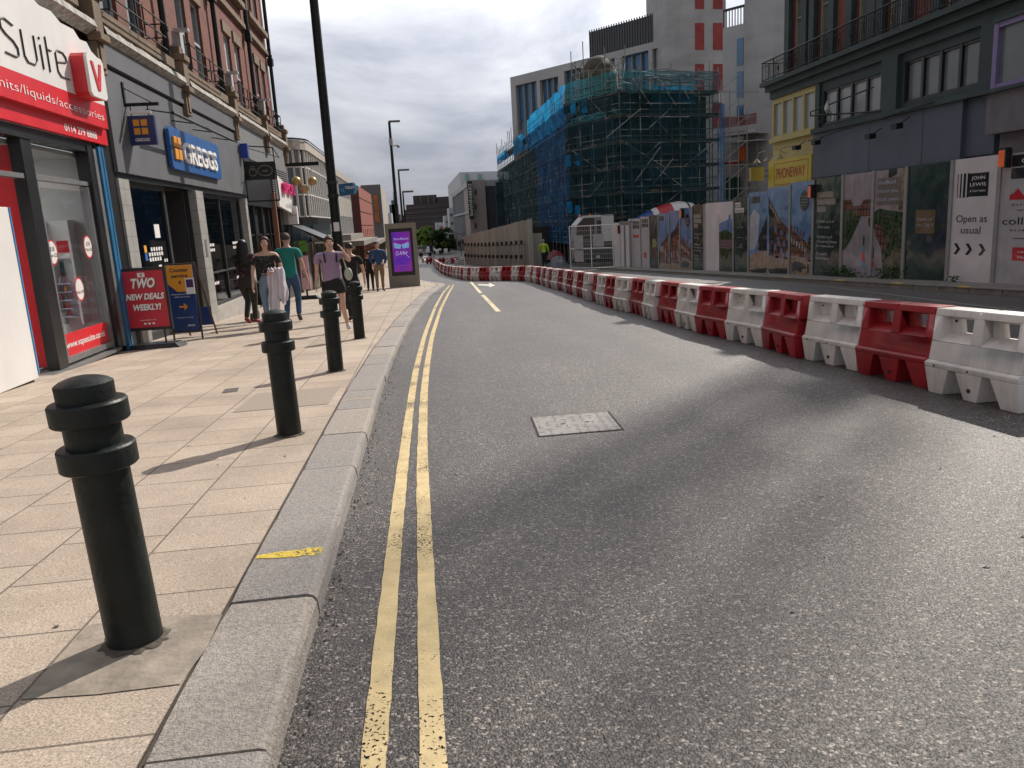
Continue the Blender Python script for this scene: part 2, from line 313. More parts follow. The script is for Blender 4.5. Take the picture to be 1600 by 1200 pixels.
    def lathe(s, c, prof, n=28, axis=None):
        """prof = [(r, z)...] round +Z (or axis) at c"""
        c = Vector(c); q = (axis or Vector((0, 0, 1))).to_track_quat('Z', 'Y').to_matrix()
        vs = [c + q @ Vector((r * math.cos(2 * math.pi * i / n), r * math.sin(2 * math.pi * i / n), z)) for r, z in prof for i in range(n)]
        fs = []
        for k in range(len(prof) - 1):
            for i in range(n): fs.append((k * n + i, k * n + (i + 1) % n, (k + 1) * n + (i + 1) % n, (k + 1) * n + i))
        return s.add(vs, fs, True)
    def sph(s, c, r, n=12, m=8, sc=(1, 1, 1)):
        return s.lathe_s(c, r, n, m, sc)
    def lathe_s(s, c, r, n, m, sc):
        c = Vector(c); vs = []; fs = []
        for k in range(m + 1):
            t = math.pi * k / m
            for i in range(n): vs.append(c + Vector((r * sc[0] * math.sin(t) * math.cos(2 * math.pi * i / n), r * sc[1] * math.sin(t) * math.sin(2 * math.pi * i / n), r * sc[2] * math.cos(t))))
        for k in range(m):
            for i in range(n): fs.append((k * n + i, (k + 1) * n + i, (k + 1) * n + (i + 1) % n, k * n + (i + 1) % n))
        return s.add(vs, fs, True)
    def text(s, st, W, u, z, h, o, wid=None, bold=0.0, shear=0.0, depth=0.0, ang=0.0, center=True, down=False):
        """lettering on wall W: left/centre at (u,z), capital height h, raised to offset o"""
        vs, fs = text_geo(st, bold)
        if not vs: return s
        x0 = min(v.x for v in vs); x1 = max(v.x for v in vs); cap = .70; k = h / cap
        kx = k if wid is None else wid / (x1 - x0)
        ref = (x0 + x1) / 2 if center else x0
        ca, sa = math.cos(ang), math.sin(ang)
        def T(v, oo):
            a, b = (v.x - ref) * kx + v.y * k * shear, v.y * k
            return W.pt(u + a * ca - b * sa, z + a * sa + b * ca, oo)
        s.add([T(v, o) for v in vs], fs)
        if depth:
            s.add([T(v, o - depth) for v in vs], [f[::-1] for f in fs])
            cnt = {}
            for f in fs:
                for a, b in zip(f, f[1:] + f[:1]): cnt[(a, b)] = 1
            for (a, b) in cnt:
                if (b, a) not in cnt:
                    s.add([T(vs[a], o), T(vs[b], o), T(vs[b], o - depth), T(vs[a], o - depth)], [(3, 2, 1, 0)])
        return s
    def build(s, name, parent=None, mat=None, org=None, bevel=0, seg=2, label=None, auto=True):
        me = bpy.data.meshes.new(name)
        if parent is not None: o3 = ORG.get(parent.name, Vector())
        else: o3 = Vector(org) if org else Vector()
        me.from_pydata([v - o3 for v in s.v], [], s.f)
        for m in ([mat] if mat else s.mats): me.materials.append(m)
        if not mat: me.polygons.foreach_set('material_index', s.mi)
        me.polygons.foreach_set('use_smooth', s.sm); me.update()
        if any(s.sm) and not bevel: me.set_sharp_from_angle(angle=R(34))
        if bevel:
            b = bmesh.new(); b.from_mesh(me); bmesh.ops.remove_doubles(b, verts=b.verts, dist=1e-5)
            bmesh.ops.bevel(b, geom=[e for e in b.edges if len(e.link_faces) == 2 and e.calc_face_angle(0) > .5], offset=bevel, segments=seg, affect='EDGES', profile=.6, clamp_overlap=True)
            b.to_mesh(me); b.free()
        o = bpy.data.objects.new(name, me); COL.objects.link(o)
        if parent is not None: o.parent = parent
        else: o.location = o3
        ORG[o.name] = o3
        if label: o['label'] = label
        return o
def thing(name, label, cat, loc=(0, 0, 0), group=None):
    o = bpy.data.objects.new(name, None); COL.objects.link(o); o.empty_display_size = .3
    o.location = loc; ORG[o.name] = Vector(loc); o['label'] = label; o['category'] = cat
    if group: o['group'] = group
    return o
def tag(o, label, cat, group=None):
    o['label'] = label; o['category'] = cat
    if group: o['group'] = group
    return o
def struct(o, kind='structure'): o['kind'] = kind; return o
def copy_tree(o, parent=None):
    c = o.copy(); COL.objects.link(c)
    if parent is not None: c.parent = parent
    for ch in list(o.children): copy_tree(ch, c)
    return c

RED = M('red_plastic', (.33, .009, .015), .38, var=.22, scale=3.5, bump=.15, bscale=9, stain=.42)
WHITE = M('white_plastic', (.72, .68, .635), .42, var=.09, scale=3.5, bump=.15, bscale=9, stain=.36)
BLACK = M('black_paint', (.010, .0135, .012), .46, var=.45, scale=7, bump=.22, bscale=30, spec=.30)
DARK = M('dark_metal', (.02, .022, .023), .5, var=.2)
STEEL = M('galvanised_steel', (.34, .34, .33), .45, .6, var=.2, scale=5)
CONC = M('concrete', (.30, .285, .26), .9, var=.18, scale=.7, bump=.25, bscale=12, stain=.25)
WPAINT = M('white_paint', (.72, .70, .68), .45, var=.05, scale=2)
# ================================================================ GROUND
def strip(xs, ys, zf, mb):
    """grid sheet: xs(y)->list of x, following the street's slope"""
    rows = [[Vector((x, y, zf(x, y))) for x in xs(y)] for y in ys]
    n_ = len(rows[0]); vs = [p for r in rows for p in r]
    mb.add(vs, [(i * n_ + j, i * n_ + j + 1, (i + 1) * n_ + j + 1, (i + 1) * n_ + j) for i in range(len(rows) - 1) for j in range(n_ - 1)])
YS = [-12, -6, 0, 3, 6, 9, 12, 16, 20, 25, 30, 35, 40, 45, 50, 55, 60, 65, 70, 75, 80, 85, 90, 95, 100, 105, 110, 115, 125, 150, 200, 300, 500, 900]
LOW = .10     # the road lies this far below the pavement; the measured plane is the pavement/kerb top
asphalt = asphalt_mat()
def kerb_x(y):
    """left kerb line: straight, then swinging right towards the junction"""
    pts = [(-20, -.56), (8, -.55), (12, -.50), (18, -.32), (24, -.03), (30, .30), (34, .62), (38, 1.0), (40.5, 1.25), (43, 1.05), (48, .3), (60, -.6), (900, -3)]
    for (a, xa), (b, xb) in zip(pts, pts[1:]):
        if a <= y <= b:
            return xa + (xb - xa) * (y - a) / (b - a)
mb = MB(); strip(lambda y: [-60, -30, -15, -8, 0, 4, 8, 14, 30, 60, 140], YS, lambda x, y: gz(y) - LOW + (.012 * max(0, 0) if y else 0), mb)
struct(mb.build('road', mat=asphalt))
mb = MB(); mb.add([(-1500, -100, -4.2), (1500, -100, -4.2), (1500, 2500, -4.2), (-1500, 2500, -4.2)], [(0, 1, 2, 3)])
struct(mb.build('ground', mat=M('far_ground', (.16, .155, .15), .9, scale=.05)))
# pavement slabs
slab = brick_mat('paving_slabs', (.37, .30, .235), (.43, .352, .28), (.15, .12, .095), axis='YX', bw=.55, rh=.55, ms=.0065, rough=.82, bump=.6, grit=.42, loc=(.21, .37, 0))
kys = [y for y in np.arange(-3, 40.1, 1.0)]
mb = MB()
strip(lambda y: [-14, -9, -6.6, -4, -2, kerb_x(y) - .368], list(kys), lambda x, y: gz(y), mb)
strip(lambda y: [-14, -9, -6.6, -4, -2, kerb_x(y) - .368], [40, 42, 44, 47, 52, 56, 60, 70, 80, 95, 115, 160, 260], lambda x, y: gz(y), mb)
struct(mb.build('pavement', mat=slab))
# kerb stones: each a chamfered granite block, about 1.08 m long
grans = [M('granite_kerb_' + n_, c_, .85, var=.28, scale=55, bump=.6, bscale=120, stain=.12) for n_, c_ in (('grey', (.335, .305, .28)), ('warm', (.35, .31, .27)), ('dark', (.295, .27, .25)))]
gran = M('granite_kerb', (.255, .235, .215), .85, var=.28, scale=55, bump=.6, bscale=120, stain=.12)
gran.node_tree.nodes['Noise Texture'].inputs['Roughness'].default_value = .75
mb = MB(); y = -2.17; rs = random.Random(3)
while y < 60:
    ln = 1.075 if y < 14 else 1.5
    a, b = y + .007, y + ln - .007; mb.use(rs.choice(grans))
    ja = rs.uniform(-.004, .004)
    xa, xb = kerb_x(a) + ja, kerb_x(b) + ja
    zt = rs.uniform(-.003, .004)
    sec = [(-.366, -.16), (-.366, -.012), (-.354, 0), (-.035, 0), (-.012, -.008), (0, -.035), (.012, -.16)]
    if y < 12:
        nseg = 6; rows = []
        for k in range(nseg + 1):
            t = k / nseg; yy = a + (b - a) * t; xx = xa + (xb - xa) * t
            e = .006 if k in (0, nseg) else 0
            rows.append([Vector((xx + sx_ + rs.uniform(-.003, .003), yy, gz(yy) + sz_ + zt - (e if sz_ > -.02 else 0) + rs.uniform(-.0015, .0015))) for sx_, sz_ in sec])
    else:
        rows = [[Vector((xx + sx_, yy, gz(yy) + sz_ + zt)) for sx_, sz_ in sec] for xx, yy in ((xa, a), (xb, b))]
    m_ = len(sec); vs = [p for r in rows for p in r]
    fs = [(i * m_ + j, i * m_ + j + 1, (i + 1) * m_ + j + 1, (i + 1) * m_ + j) for i in range(len(rows) - 1) for j in range(m_ - 1)]
    fs = [f[::-1] for f in fs] + [tuple(range(m_)), tuple(range(len(vs) - 1, len(vs) - m_ - 1, -1))]
    mb.add(vs, fs); y += ln
struct(mb.build('kerb'))
# mortar bed under the kerb joints
mb = MB(); strip(lambda y: [kerb_x(y) - .38, kerb_x(y) - .30, kerb_x(y) - .02], kys, lambda x, y: gz(y) - .022, mb); struct(mb.build('kerb_bed', mat=M('mortar_dark', (.13, .105, .085), .95)))
# gutter line: smoother dark strip of tar against the kerb
def ribbon(pts, wd, dz, mb, edge=0.0, rs=random.Random(1), sub=1):
    """painted strip along (x,y) centre line lying dz above the road"""
    P = []
    for (xa, ya), (xb, yb) in zip(pts, pts[1:]):
        for k in range(sub): t = k / sub; P.append(Vector((xa + (xb - xa) * t, ya + (yb - ya) * t, 0)))
    P.append(Vector((*pts[-1], 0))); rows = []
    for i, p in enumerate(P):
        d = (P[min(i + 1, len(P) - 1)] - P[max(i - 1, 0)]).normalized(); nn = Vector((d.y, -d.x, 0))
        for s_ in (-1, 1):
            q = p + nn * s_ * (wd / 2 + rs.uniform(-edge, edge)); rows.append(Vector((q.x, q.y, gz(q.y) - LOW + dz)))
    mb.add(rows, [(2 * i, 2 * i + 1, 2 * i + 3, 2 * i + 2) for i in range(len(P) - 1)])
# yellow lines measured on the road surface (0.1 m below the kerb plane)
def GR(px, py):
    r = ray(px, py); t = 1.0
    while t < 400:
        p = CAM + r * t
        if p[2] <= gz(p[1]) - LOW: return (p[0], p[1])
        t += .004 if t < 60 else .1
yel = paint_mat('yellow_line_paint', (.60, .465, .24), wear=.58)
def centre(pxs): return [GR(*p) for p in pxs]
l1 = centre([(583, 1195), (606, 950), (622, 790), (634, 690), (647, 590), (663, 525), (680, 480), (692, 458), (703, 446)])
l2 = centre([(680, 1195), (667, 950), (661, 800), (659, 690), (664, 590), (675, 525), (689, 482), (701, 458), (709, 445)])
def smooth_line(P, n=120):
    ys = np.array([p[1] for p in P]); xs = np.array([p[0] for p in P]); c = np.polyfit(ys[-6:], xs[-6:], 3)
    o = []
    for y in np.linspace(0.2, ys[-1], n):
        o.append((float(np.interp(y, ys, xs)) , float(y)))
    k = 5; X = np.array([p[0] for p in o]); Xp = np.pad(X, k, mode='edge'); X = np.convolve(Xp, np.ones(2 * k + 1) / (2 * k + 1), mode='valid')
    return [(float(a), b[1]) for a, b in zip(X, o)]
mb = MB(); ribbon(smooth_line(l1), .08, .005, mb, edge=.003, sub=3); ribbon(smooth_line(l2), .082, .005, mb, edge=.003, sub=3)
struct(mb.build('double_yellow_lines', mat=yel))
wp = paint_mat('white_line_paint', (.62, .60, .52), wear=.35)
cream = paint_mat('cream_line_paint', (.66, .58, .36), wear=.3)
mb = MB()
for a, b in (((779, 487), (754, 461)), ((751, 458), (736, 441))): ribbon([GR(*a), GR(*b)], .13, .005, mb, edge=.003, sub=6)
struct(mb.build('centre_line', mat=cream))
mb = MB(); A = [GR(*p) for p in ((747, 444), (764, 444.6), (764, 441.8), (774, 446), (765, 449), (764, 447), (747, 446))]
mb.add([(x, y, gz(y) - LOW + .005) for x, y in A], [list(range(len(A)))]); struct(mb.build('turn_arrow', mat=wp))
mb = MB(); ribbon([GR(1000, 424), GR(1300, 449), GR(1599, 487)], .09, .005, mb, sub=10); ribbon([GR(1200, 436), GR(1410, 449.5), GR(1599, 463)], .07, .005, mb, sub=10)
struct(mb.build('edge_lines', mat=M('faded_line', (.22, .22, .22), .8, var=.3, scale=20)))
# far-side footway and kerb along the hoardings (right)
mb = MB(); strip(lambda y: [12.0, 12.16, 16], [0, 10, 20, 30, 40, 50, 54], lambda x, y: gz(y) - LOW + .11, mb); struct(mb.build('far_pavement', mat=M('far_paving', (.20, .18, .16), .9, var=.25, scale=2)))
mb = MB(); yy = 0
while yy < 52:
    mb.add([(12.0, yy, gz(yy) - LOW - .02), (12.0, yy + .98, gz(yy + .98) - LOW - .02), (12.02, yy + .98, gz(yy + .98) - LOW + .12), (12.02, yy, gz(yy) - LOW + .12), (12.16, yy + .98, gz(yy + .98) - LOW + .12), (12.16, yy, gz(yy) - LOW + .12)], [(0, 1, 2, 3), (3, 2, 4, 5)]); yy += 1
struct(mb.build('far_kerb', mat=M('far_kerb_stone', (.17, .155, .13), .9, var=.25, scale=4)))
mb = MB()
for p in ((1375, 441), (1285, 436), (1460, 447), (1592, 452)): x, y = GR(*p); mb.add([(12.018, y, gz(y) - LOW + .0), (12.018, y + .35, gz(y) - LOW + 0), (12.03, y + .35, gz(y) - LOW + .124), (12.03, y, gz(y) - LOW + .124), (12.17, y + .35, gz(y) - LOW + .126), (12.17, y, gz(y) - LOW + .126)], [(0, 1, 2, 3), (3, 2, 4, 5)])
struct(mb.build('kerb_marks', mat=M('kerb_yellow', (.55, .36, .03), .8, var=.3, scale=20)))
# mortar patch round the nearest bollard, yellow dabs on the kerb
mb = MB(); P = [(-1.46, 2.57), (-1.2, 2.545), (-.93, 2.55), (-.905, 2.8), (-.915, 3.08), (-1.1, 3.12), (-1.32, 3.13), (-1.455, 3.11)]
mb.add([(x, y, gz(y) + .004) for x, y in P], [list(range(8))]); struct(mb.build('mortar_patch', mat=M('mortar_patch', (.30, .255, .205), .9, var=.22, scale=7, bump=.8, bscale=14, stain=.3)))
mb = MB(); P = [(-1.98, 7.95), (-1.1, 7.95), (-1.1, 7.0), (-1.98, 7.0)]
mb.add([(x - .0, y + .65, gz(y + .65) + .004) for x, y in ((-1.95, 7.15), (-1.02, 7.2), (-1.0, 8.3), (-1.93, 8.25))], [(0, 1, 2, 3)]); struct(mb.build('repair_patch', mat=M('patch', (.30, .25, .20), .9, var=.15, scale=60)))
spray = paint_mat('yellow_spray', (.72, .53, .07), wear=1.55, sc=30)
mb = MB()
rq = random.Random(12)
for (xa, xb, y0, dy) in ((-.90, -.585, 3.70, .062), (-.87, -.58, 7.98, .05)):
    top, bot = [], []
    for k in range(15):
        u = k / 14; x = xa + (xb - xa) * u; w_ = dy * (.35 + .65 * u ** .6) * (1 if k < 14 else .7); top.append((x, y0 + w_ * rq.uniform(.75, 1.1))); bot.append((x, y0 - w_ * rq.uniform(.75, 1.1)))
    pts = bot + top[::-1]; mb.add([(x, y, gz(y) + .007) for x, y in pts], [list(range(len(pts)))])
struct(mb.build('paint_dab', mat=spray))
gm = M('gutter_dirt', (.10, .085, .07), .95, var=.5, scale=40); mb = MB(); rg = random.Random(17)
for k in range(420):
    y = rg.uniform(1.4, 14) if k < 300 else rg.uniform(14, 30); x = kerb_x(y) + .015 + abs(rg.gauss(0, .05)); r_ = rg.uniform(.003, .009); z = gz(y) - LOW + .002
    mb.add([(x - r_, y, z), (x, y - r_, z), (x + r_, y, z), (x, y + r_, z), (x, y, z + r_)], [(0, 1, 4), (1, 2, 4), (2, 3, 4), (3, 0, 4)])
struct(mb.build('gutter_grit', mat=gm), 'stuff')
mb = MB(); xk = 0
for x0_, y0_, x1_, y1_ in ((.82, 5.35, 1.35, 5.30), (.2, 4.6, .5, 4.2), (2.3, 9, 3.6, 8.4)):
    n_ = 16; c = [(x0_ + (x1_ - x0_) * k / n_ + rg.uniform(-.012, .012), y0_ + (y1_ - y0_) * k / n_ + rg.uniform(-.02, .02)) for k in range(n_ + 1)]
    ribbon(c, .008, .003, mb, edge=.003)

# manhole cover with its raised lozenge tread
mh = thing('manhole_cover', 'rectangular pale steel access cover set in the asphalt in front of the camera', 'manhole cover', (1.15, 6.05, gz(6.05) - LOW))
A, B, C_, D = [Vector((*GR(*p), 0)) for p in ((830, 653), (950, 644), (973, 672), (842, 683))]
def bil(u, v): q = A.lerp(B, u).lerp(D.lerp(C_, u), v); return q
def MHz(q, dz): return Vector((q.x, q.y, gz(q.y) - LOW + dz))
mb = MB(); fr = [(-.012, -.025), (1.02, -.025), (1.02, 1.01), (-.012, 1.01)]
mb.use(M('cover_gap', (.02, .018, .018), .9)).add([MHz(bil(*q), .003) for q in fr], [(0, 1, 2, 3)])
mb.build('frame', mh)
cm = M('cover_steel', (.25, .23, .215), .5, .35, var=.14, scale=6, bump=.25, bscale=40)
mb = MB().use(cm); mb.add([MHz(bil(*q), .007) for q in ((.012, .012), (.985, .012), (.985, .985), (.012, .985))], [(0, 1, 2, 3)])
tm = M('cover_tread', (.17, .155, .145), .55, .35)
mb.use(tm)
for i in range(9):
    for j in range(9):
        if (i in (3, 4, 5) and j in (4,)) or random.random() < .22: continue
        u, v = (i + .5) / 9, (j + .5) / 9; k = .040; sx_, sy_ = (.045, .018) if (i + j) % 2 else (.018, .045)
        mb.add([MHz(bil(u - sx_, v), .009), MHz(bil(u, v - sy_), .009), MHz(bil(u + sx_, v), .009), MHz(bil(u, v + sy_), .009)], [(0, 1, 2, 3)])
for u in (.35, .65): mb.use(MATS['cover_gap']).add([MHz(bil(u + a, .5 + b), .011) for a, b in ((-.03, -.01), (.03, -.01), (.03, .015), (-.03, .015))], [(0, 1, 2, 3)])
mb.build('plate', mh)
# small pavement inspection lid, gutter grating
mb = MB(); P = [G(*p) for p in ((352, 608), (374, 606), (371, 612), (346, 615))]
mb.add([(p.x, p.y, gz(p.y) + .004) for p in P], [(0, 1, 2, 3)]); tag(mb.build('service_lid', mat=M('lid', (.09, .08, .07), .7)), 'small dark iron service lid in the paving between the second bollard and the shops', 'service lid')
mb = MB(); q = GR(681, 459.5)
for k in range(7): mb.box((q[0] - .2 + k * .07, q[1] + .1, gz(q[1]) - LOW + .004), (.04, .8, .008))
tag(mb.build('drain_grate', mat=M('grate', (.03, .03, .03), .6)), 'dark iron drain grate in the gutter crossed by the yellow lines', 'drain')

# ================================================================ BOLLARDS
def bollard():
    t = thing('bollard', 'x', 'bollard', (0, 0, 0), 'bollards along the kerb')
    mb = MB(); mb.lathe((0, 0, 0), [(.101, -.03), (.100, .02), (.098, .70), (.098, .95), (.098, .97)], 40); mb.build('post', t, BLACK)
    mb = MB(); mb.lathe((0, 0, 0), [(.0985, .96), (.0995, 1.026), (.098, 1.030), (.080, 1.042), (.055, 1.051), (.03, 1.056), (.0, 1.058)], 40); mb.build('cap', t, BLACK)
    for z0, z1 in ((.715, .80), (.885, .965)):
        mb = MB(); mb.lathe((0, 0, 0), [(.098, z0), (.128, z0), (.134, z0 + .006), (.134, z1 - .008), (.128, z1), (.098, z1)], 40); mb.build('collar', t, BLACK)
    return t
b0 = bollard()
bl = ['nearest black bollard with two collars, standing on a mortar patch beside the kerb', 'second black bollard from the camera, with its shadow across the slabs', 'third black bollard from the camera, in front of the woman in the lilac top', 'farthest of the four black bollards, just right of the walking woman']
for i, (x, y) in enumerate(((-1.205, 2.93), (-1.19, 6.53), (-1.19, 10.28), (-1.19, 14.5))):
    o = b0 if i == 0 else copy_tree(b0)
    o.location = (x, y, gz(y)); o['label'] = bl[i]; o.rotation_euler = (R((.6, -.8, .5, .2)[i]), R((-1.5, -.3, .3, .4)[i]), R(40 * i))

# dirt gathered round the feet of the bollards, chewing gum and drips on the slabs
rg = random.Random(31); mb = MB()
for (x, y) in ((-1.205, 2.93), (-1.19, 6.53), (-1.19, 10.28), (-1.19, 14.5)):
    n_ = 40; ri = [(x + (.098) * math.cos(6.2832 * k / n_), y + .098 * math.sin(6.2832 * k / n_)) for k in range(n_)]; ro = [(x + r_ * math.cos(6.2832 * k / n_), y + r_ * math.sin(6.2832 * k / n_)) for k in range(n_) for r_ in (.112 + rg.uniform(0, .028),)]
    mb.add([(a, b, gz(b) + .014) for a, b in ri] + [(a, b, gz(b) + .006) for a, b in ro], [(k, (k + 1) % n_, n_ + (k + 1) % n_, n_ + k) for k in range(n_)])
struct(mb.build('bollard_dirt', mat=M('dirt_ring', (.09, .075, .058), .95, var=.4, scale=30)), 'stuff')
mb = MB(); gum = [M('gum_dark', (.10, .088, .075), .85), M('gum_pale', (.42, .38, .33), .8)]
for k in range(70):
    x, y = rg.uniform(-4.6, -1.0), 1.6 + rg.uniform(0, 1) ** 1.5 * 16; r_ = rg.uniform(.006, .014); mb.use(gum[rg.random() < .3]); mb.add([(x + r_ * rg.uniform(.7, 1.1) * math.cos(k_ * .785), y + r_ * rg.uniform(.7, 1.1) * math.sin(k_ * .785), gz(y) + .005) for k_ in range(8)], [list(range(8))])
struct(mb.build('chewing_gum'), 'stuff')
mb = MB()
for k in range(26):
    x, y = rg.uniform(-.3, 4.2), rg.uniform(2, 15); r_ = rg.uniform(.008, .018); z = gz(y) - LOW
    mb.add([(x - r_, y, z + .004), (x, y - r_ * .6, z + .004), (x + r_ * 1.3, y, z + .004), (x, y + r_, z + .004), (x, y, z + .012)], [(0, 1, 4), (1, 2, 4), (2, 3, 4), (3, 0, 4)])
struct(mb.build('road_grit', mat=M('pale_grit', (.45, .42, .38), .9)), 'stuff')

# ================================================================ WATER-FILLED BARRIERS
def barrier_mesh():
    mb = MB()
    Lh = .525
    def frus(x0, x1, z0, z1, y0, y1, xi=0):   # block whose depth goes y0 (bottom) -> y1 (top); xi = inset of x at the bottom
        vs = [(x0 + xi, -y0, z0), (x1 - xi, -y0, z0), (x1 - xi, y0, z0), (x0 + xi, y0, z0), (x0, -y1, z1), (x1, -y1, z1), (x1, y1, z1), (x0, y1, z1)]
        mb.add(vs, [(3, 2, 1, 0), (4, 5, 6, 7), (0, 1, 5, 4), (1, 2, 6, 5), (2, 3, 7, 6), (3, 0, 4, 7)])
    for a, b, xa, xb in ((-Lh, -.235, -Lh + .02, -.33), (-.15, .15, -.075, .075), (.235, Lh, .33, Lh - .02)):
        mb.add([(xa, -.165, 0), (xb, -.165, 0), (xb, .165, 0), (xa, .165, 0), (a, -.190, .225), (b, -.190, .225), (b, .190, .225), (a, .190, .225)], [(3, 2, 1, 0), (4, 5, 6, 7), (0, 1, 5, 4), (1, 2, 6, 5), (2, 3, 7, 6), (3, 0, 4, 7)])
    frus(-Lh, Lh, .225, .268, .191, .196)
    frus(-Lh + .005, Lh - .005, .268, .285, .196, .165)
    frus(-Lh + .01, Lh - .01, .285, .45, .165, .135)
    for sx_ in (-1, 1): # end posts
        x0, x1 = sorted((sx_ * (Lh - .01), sx_ * (Lh - .105))); frus(x0, x1, .45, .66, .135, .108)
    frus(-.055, .055, .45, .66, .132, .105)
    frus(-Lh + .01, -.012, .66, .72, .108, .095); frus(.012, Lh - .01, .66, .72, .108, .095)
    frus(-.03, .03, .655, .70, .106, .09)
    for s_ in (-1, 1):     # pocket: sloping shelf and back panel with a tapered hole
        x0, x1 = (.055, Lh - .105) if s_ > 0 else (-Lh + .105, -.055)
        mb.add([(x0, -.135, .45), (x1, -.135, .45), (x1, .135, .45), (x0, .135, .45), (x0, -.03, .52), (x1, -.03, .52), (x1, .03, .52), (x0, .03, .52)], [(4, 5, 6, 7), (0, 1, 5, 4), (1, 2, 6, 5), (2, 3, 7, 6), (3, 0, 4, 7)])
        h = [(x0 + .13, .50), (x1 - .06, .50), (x1 - .035, .635), (x0 + .105, .635)]; q = [(x0, .44), (x1, .44), (x1, .665), (x0, .665)]
        for yy in (-.025, .025):
            for i in range(4):
                j = (i + 1) % 4; mb.add([(q[i][0], yy, q[i][1]), (q[j][0], yy, q[j][1]), (h[j][0], yy, h[j][1]), (h[i][0], yy, h[i][1])], [(0, 1, 2, 3) if yy < 0 else (3, 2, 1, 0)])
        for i in range(4):
            j = (i + 1) % 4; mb.add([(h[i][0], -.025, h[i][1]), (h[j][0], -.025, h[j][1]), (h[j][0], .025, h[j][1]), (h[i][0], .025, h[i][1])], [(0, 1, 2, 3)])
        mb.add([(x0, -.025, .50), (x0, -.105, .655), (x0, -.025, .655)], [(0, 1, 2)])
    return mb
plug = M('dark_plug', (.03, .028, .028), .6)
def make_barrier(mat, nm):
    mb = barrier_mesh(); t = thing(nm, 'x', 'barrier', (0, 0, 0), 'red and white water filled barriers along the road')
    o = mb.build('moulded_body', t, mat, bevel=.014, seg=3)
    for p in o.data.polygons: p.use_smooth = True
    o.data.set_sharp_from_angle(angle=R(40)) if hasattr(o.data, 'set_sharp_from_angle') else None
    mb = MB()
    for x in (-.40, .0):
        mb.cyl((x, -.190, .245), (x, -.199, .245), .009, n=8)
    for x in (-.36,): mb.cyl((x, -.032, .615), (x, -.024, .615), .012, n=8)
    mb.cyl((0, -.165, .09), (0, -.185, .09), .018, n=10)
    mb.pieces('plug', t, plug)
    return t
br_ = make_barrier(RED, 'red_barrier'); bw_ = make_barrier(WHITE, 'white_barrier')
def along(pts, step, start=0.0):
    """points every `step` along polyline"""
    o = []; acc = -start; P = [Vector((*p, 0)) for p in pts]
    for a, b in zip(P, P[1:]):
        ln = (b - a).length; d = (b - a) / ln; t = -acc
        while t <= ln:
            o.append((a + d * t, math.atan2(d.y, d.x))); t += step
        acc = ln - t + step; acc = -(t - ln)
    return o
words = ['nearest', 'second', 'third', 'fourth', 'fifth', 'sixth', 'seventh', 'eighth', 'ninth', 'tenth', 'eleventh', 'twelfth', 'thirteenth', 'fourteenth', 'fifteenth', 'sixteenth', 'seventeenth', 'eighteenth', 'nineteenth', 'twentieth']
chain = [(4.74, 6.02), (4.72, 13), (4.78, 18), (5.0, 24), (5.3, 31), (5.55, 38), (5.48, 40), (4.9, 42), (4.0, 43.8), (3.1, 45.8), (2.75, 48.5), (2.3, 57), (2.05, 68), (1.95, 82), (1.85, 94)]
pos = along(chain, 1.175, 0)
nr = nw = 0; rb_ = random.Random(5)
for i, (p, a) in enumerate(pos):
    isw = i % 2 == 0; src = bw_ if isw else br_
    first = (isw and nw == 0) or (not isw and nr == 0)
    o = src if first else copy_tree(src)
    if isw: nw += 1
    else: nr += 1
    k = nw if isw else nr; cn = 'white' if isw else 'red'
    a2 = a + rb_.uniform(-.075, .075)
    # front (-y local) must look at the left side of the street
    o.scale = (1.065,) * 3; o.location = (p.x + rb_.uniform(-.045, .045), p.y, gz(p.y) - LOW); o.rotation_euler = (math.atan(-.04 * math.sin(a)) * 0, 0, a2 + math.pi)
    q = Euler((0, 0, a2 + math.pi)).to_matrix().to_4x4()
    tilt = Matrix.Rotation(math.atan(-.04 if p.y < 60 else -.02), 4, 'X'); o.rotation_euler = (tilt @ q).to_euler()
    if i < 1: o['label'] = 'white plastic barrier cut by the right edge of the photo, nearest in the row'
    elif k <= 20: o['label'] = f'{words[k-1]} {cn} plastic barrier in the row, counting from the right edge of the photo'
    else: o['label'] = f'tiny far {cn} barrier in the receding stretch right of the ad totem'; o['group'] = f'far {cn} barriers of the receding stretch'
# far loose barriers round the junction, beside the red car
for i, (px, py, rz) in enumerate(((664, 407.5, 1.1), (673, 409, .2), (683, 410, .1), (693, 409.5, .05), (703, 409, 0), (712, 409, 0), (718, 411, .3), (734, 408, .1), (742, 407, .1), (750, 407.5, .05))):
    src = (bw_, br_)[i % 2]; o = copy_tree(src); g = Vector((*GR(px, py + 2.5), 0)); o.location = (g.x, g.y, gz(g.y) - LOW); o.rotation_euler = (0, 0, rz)
    cn = ('white', 'red')[i % 2]
    o['label'] = f'far {cn} barrier standing at the junction beyond the road bend, below the trees'; o['group'] = f'{cn} barriers at the far junction'
# ================================================================ LEFT TERRACE
WL = Wall((-5.6, 0), (0, 1))          # shop fascia plane, u runs down the street, out = towards the road
brick = brick_mat('red_brick', (.165, .042, .028), (.22, .060, .038), (.11, .075, .06), axis='YZ')
stone = M('brown_stone', (.175, .125, .082), .85, var=.25, scale=3, bump=.4, bscale=15, stain=.45)
leadm = M('weathered_lead', (.36, .34, .31), .8, var=.4, scale=7, bump=.5, bscale=18, stain=.75)
sashm = M('sash_grey', (.40, .41, .42), .5, var=.08)
gdark = dark_glass('upper_window_glass', (.035, .045, .05), .08)
curt = M('curtain', (.36, .37, .38), .9, var=.15, scale=9, stretch=(1, 14, .4))
bb = thing('brick_building', 'red brick Victorian terrace with stone dressings and iron window rails above the left shops', 'building', (-5.9, 24, -1))
bays = [4.5, 10.3, 16.05, 21.7, 27.35, 32.8, 37.4]
holes = []
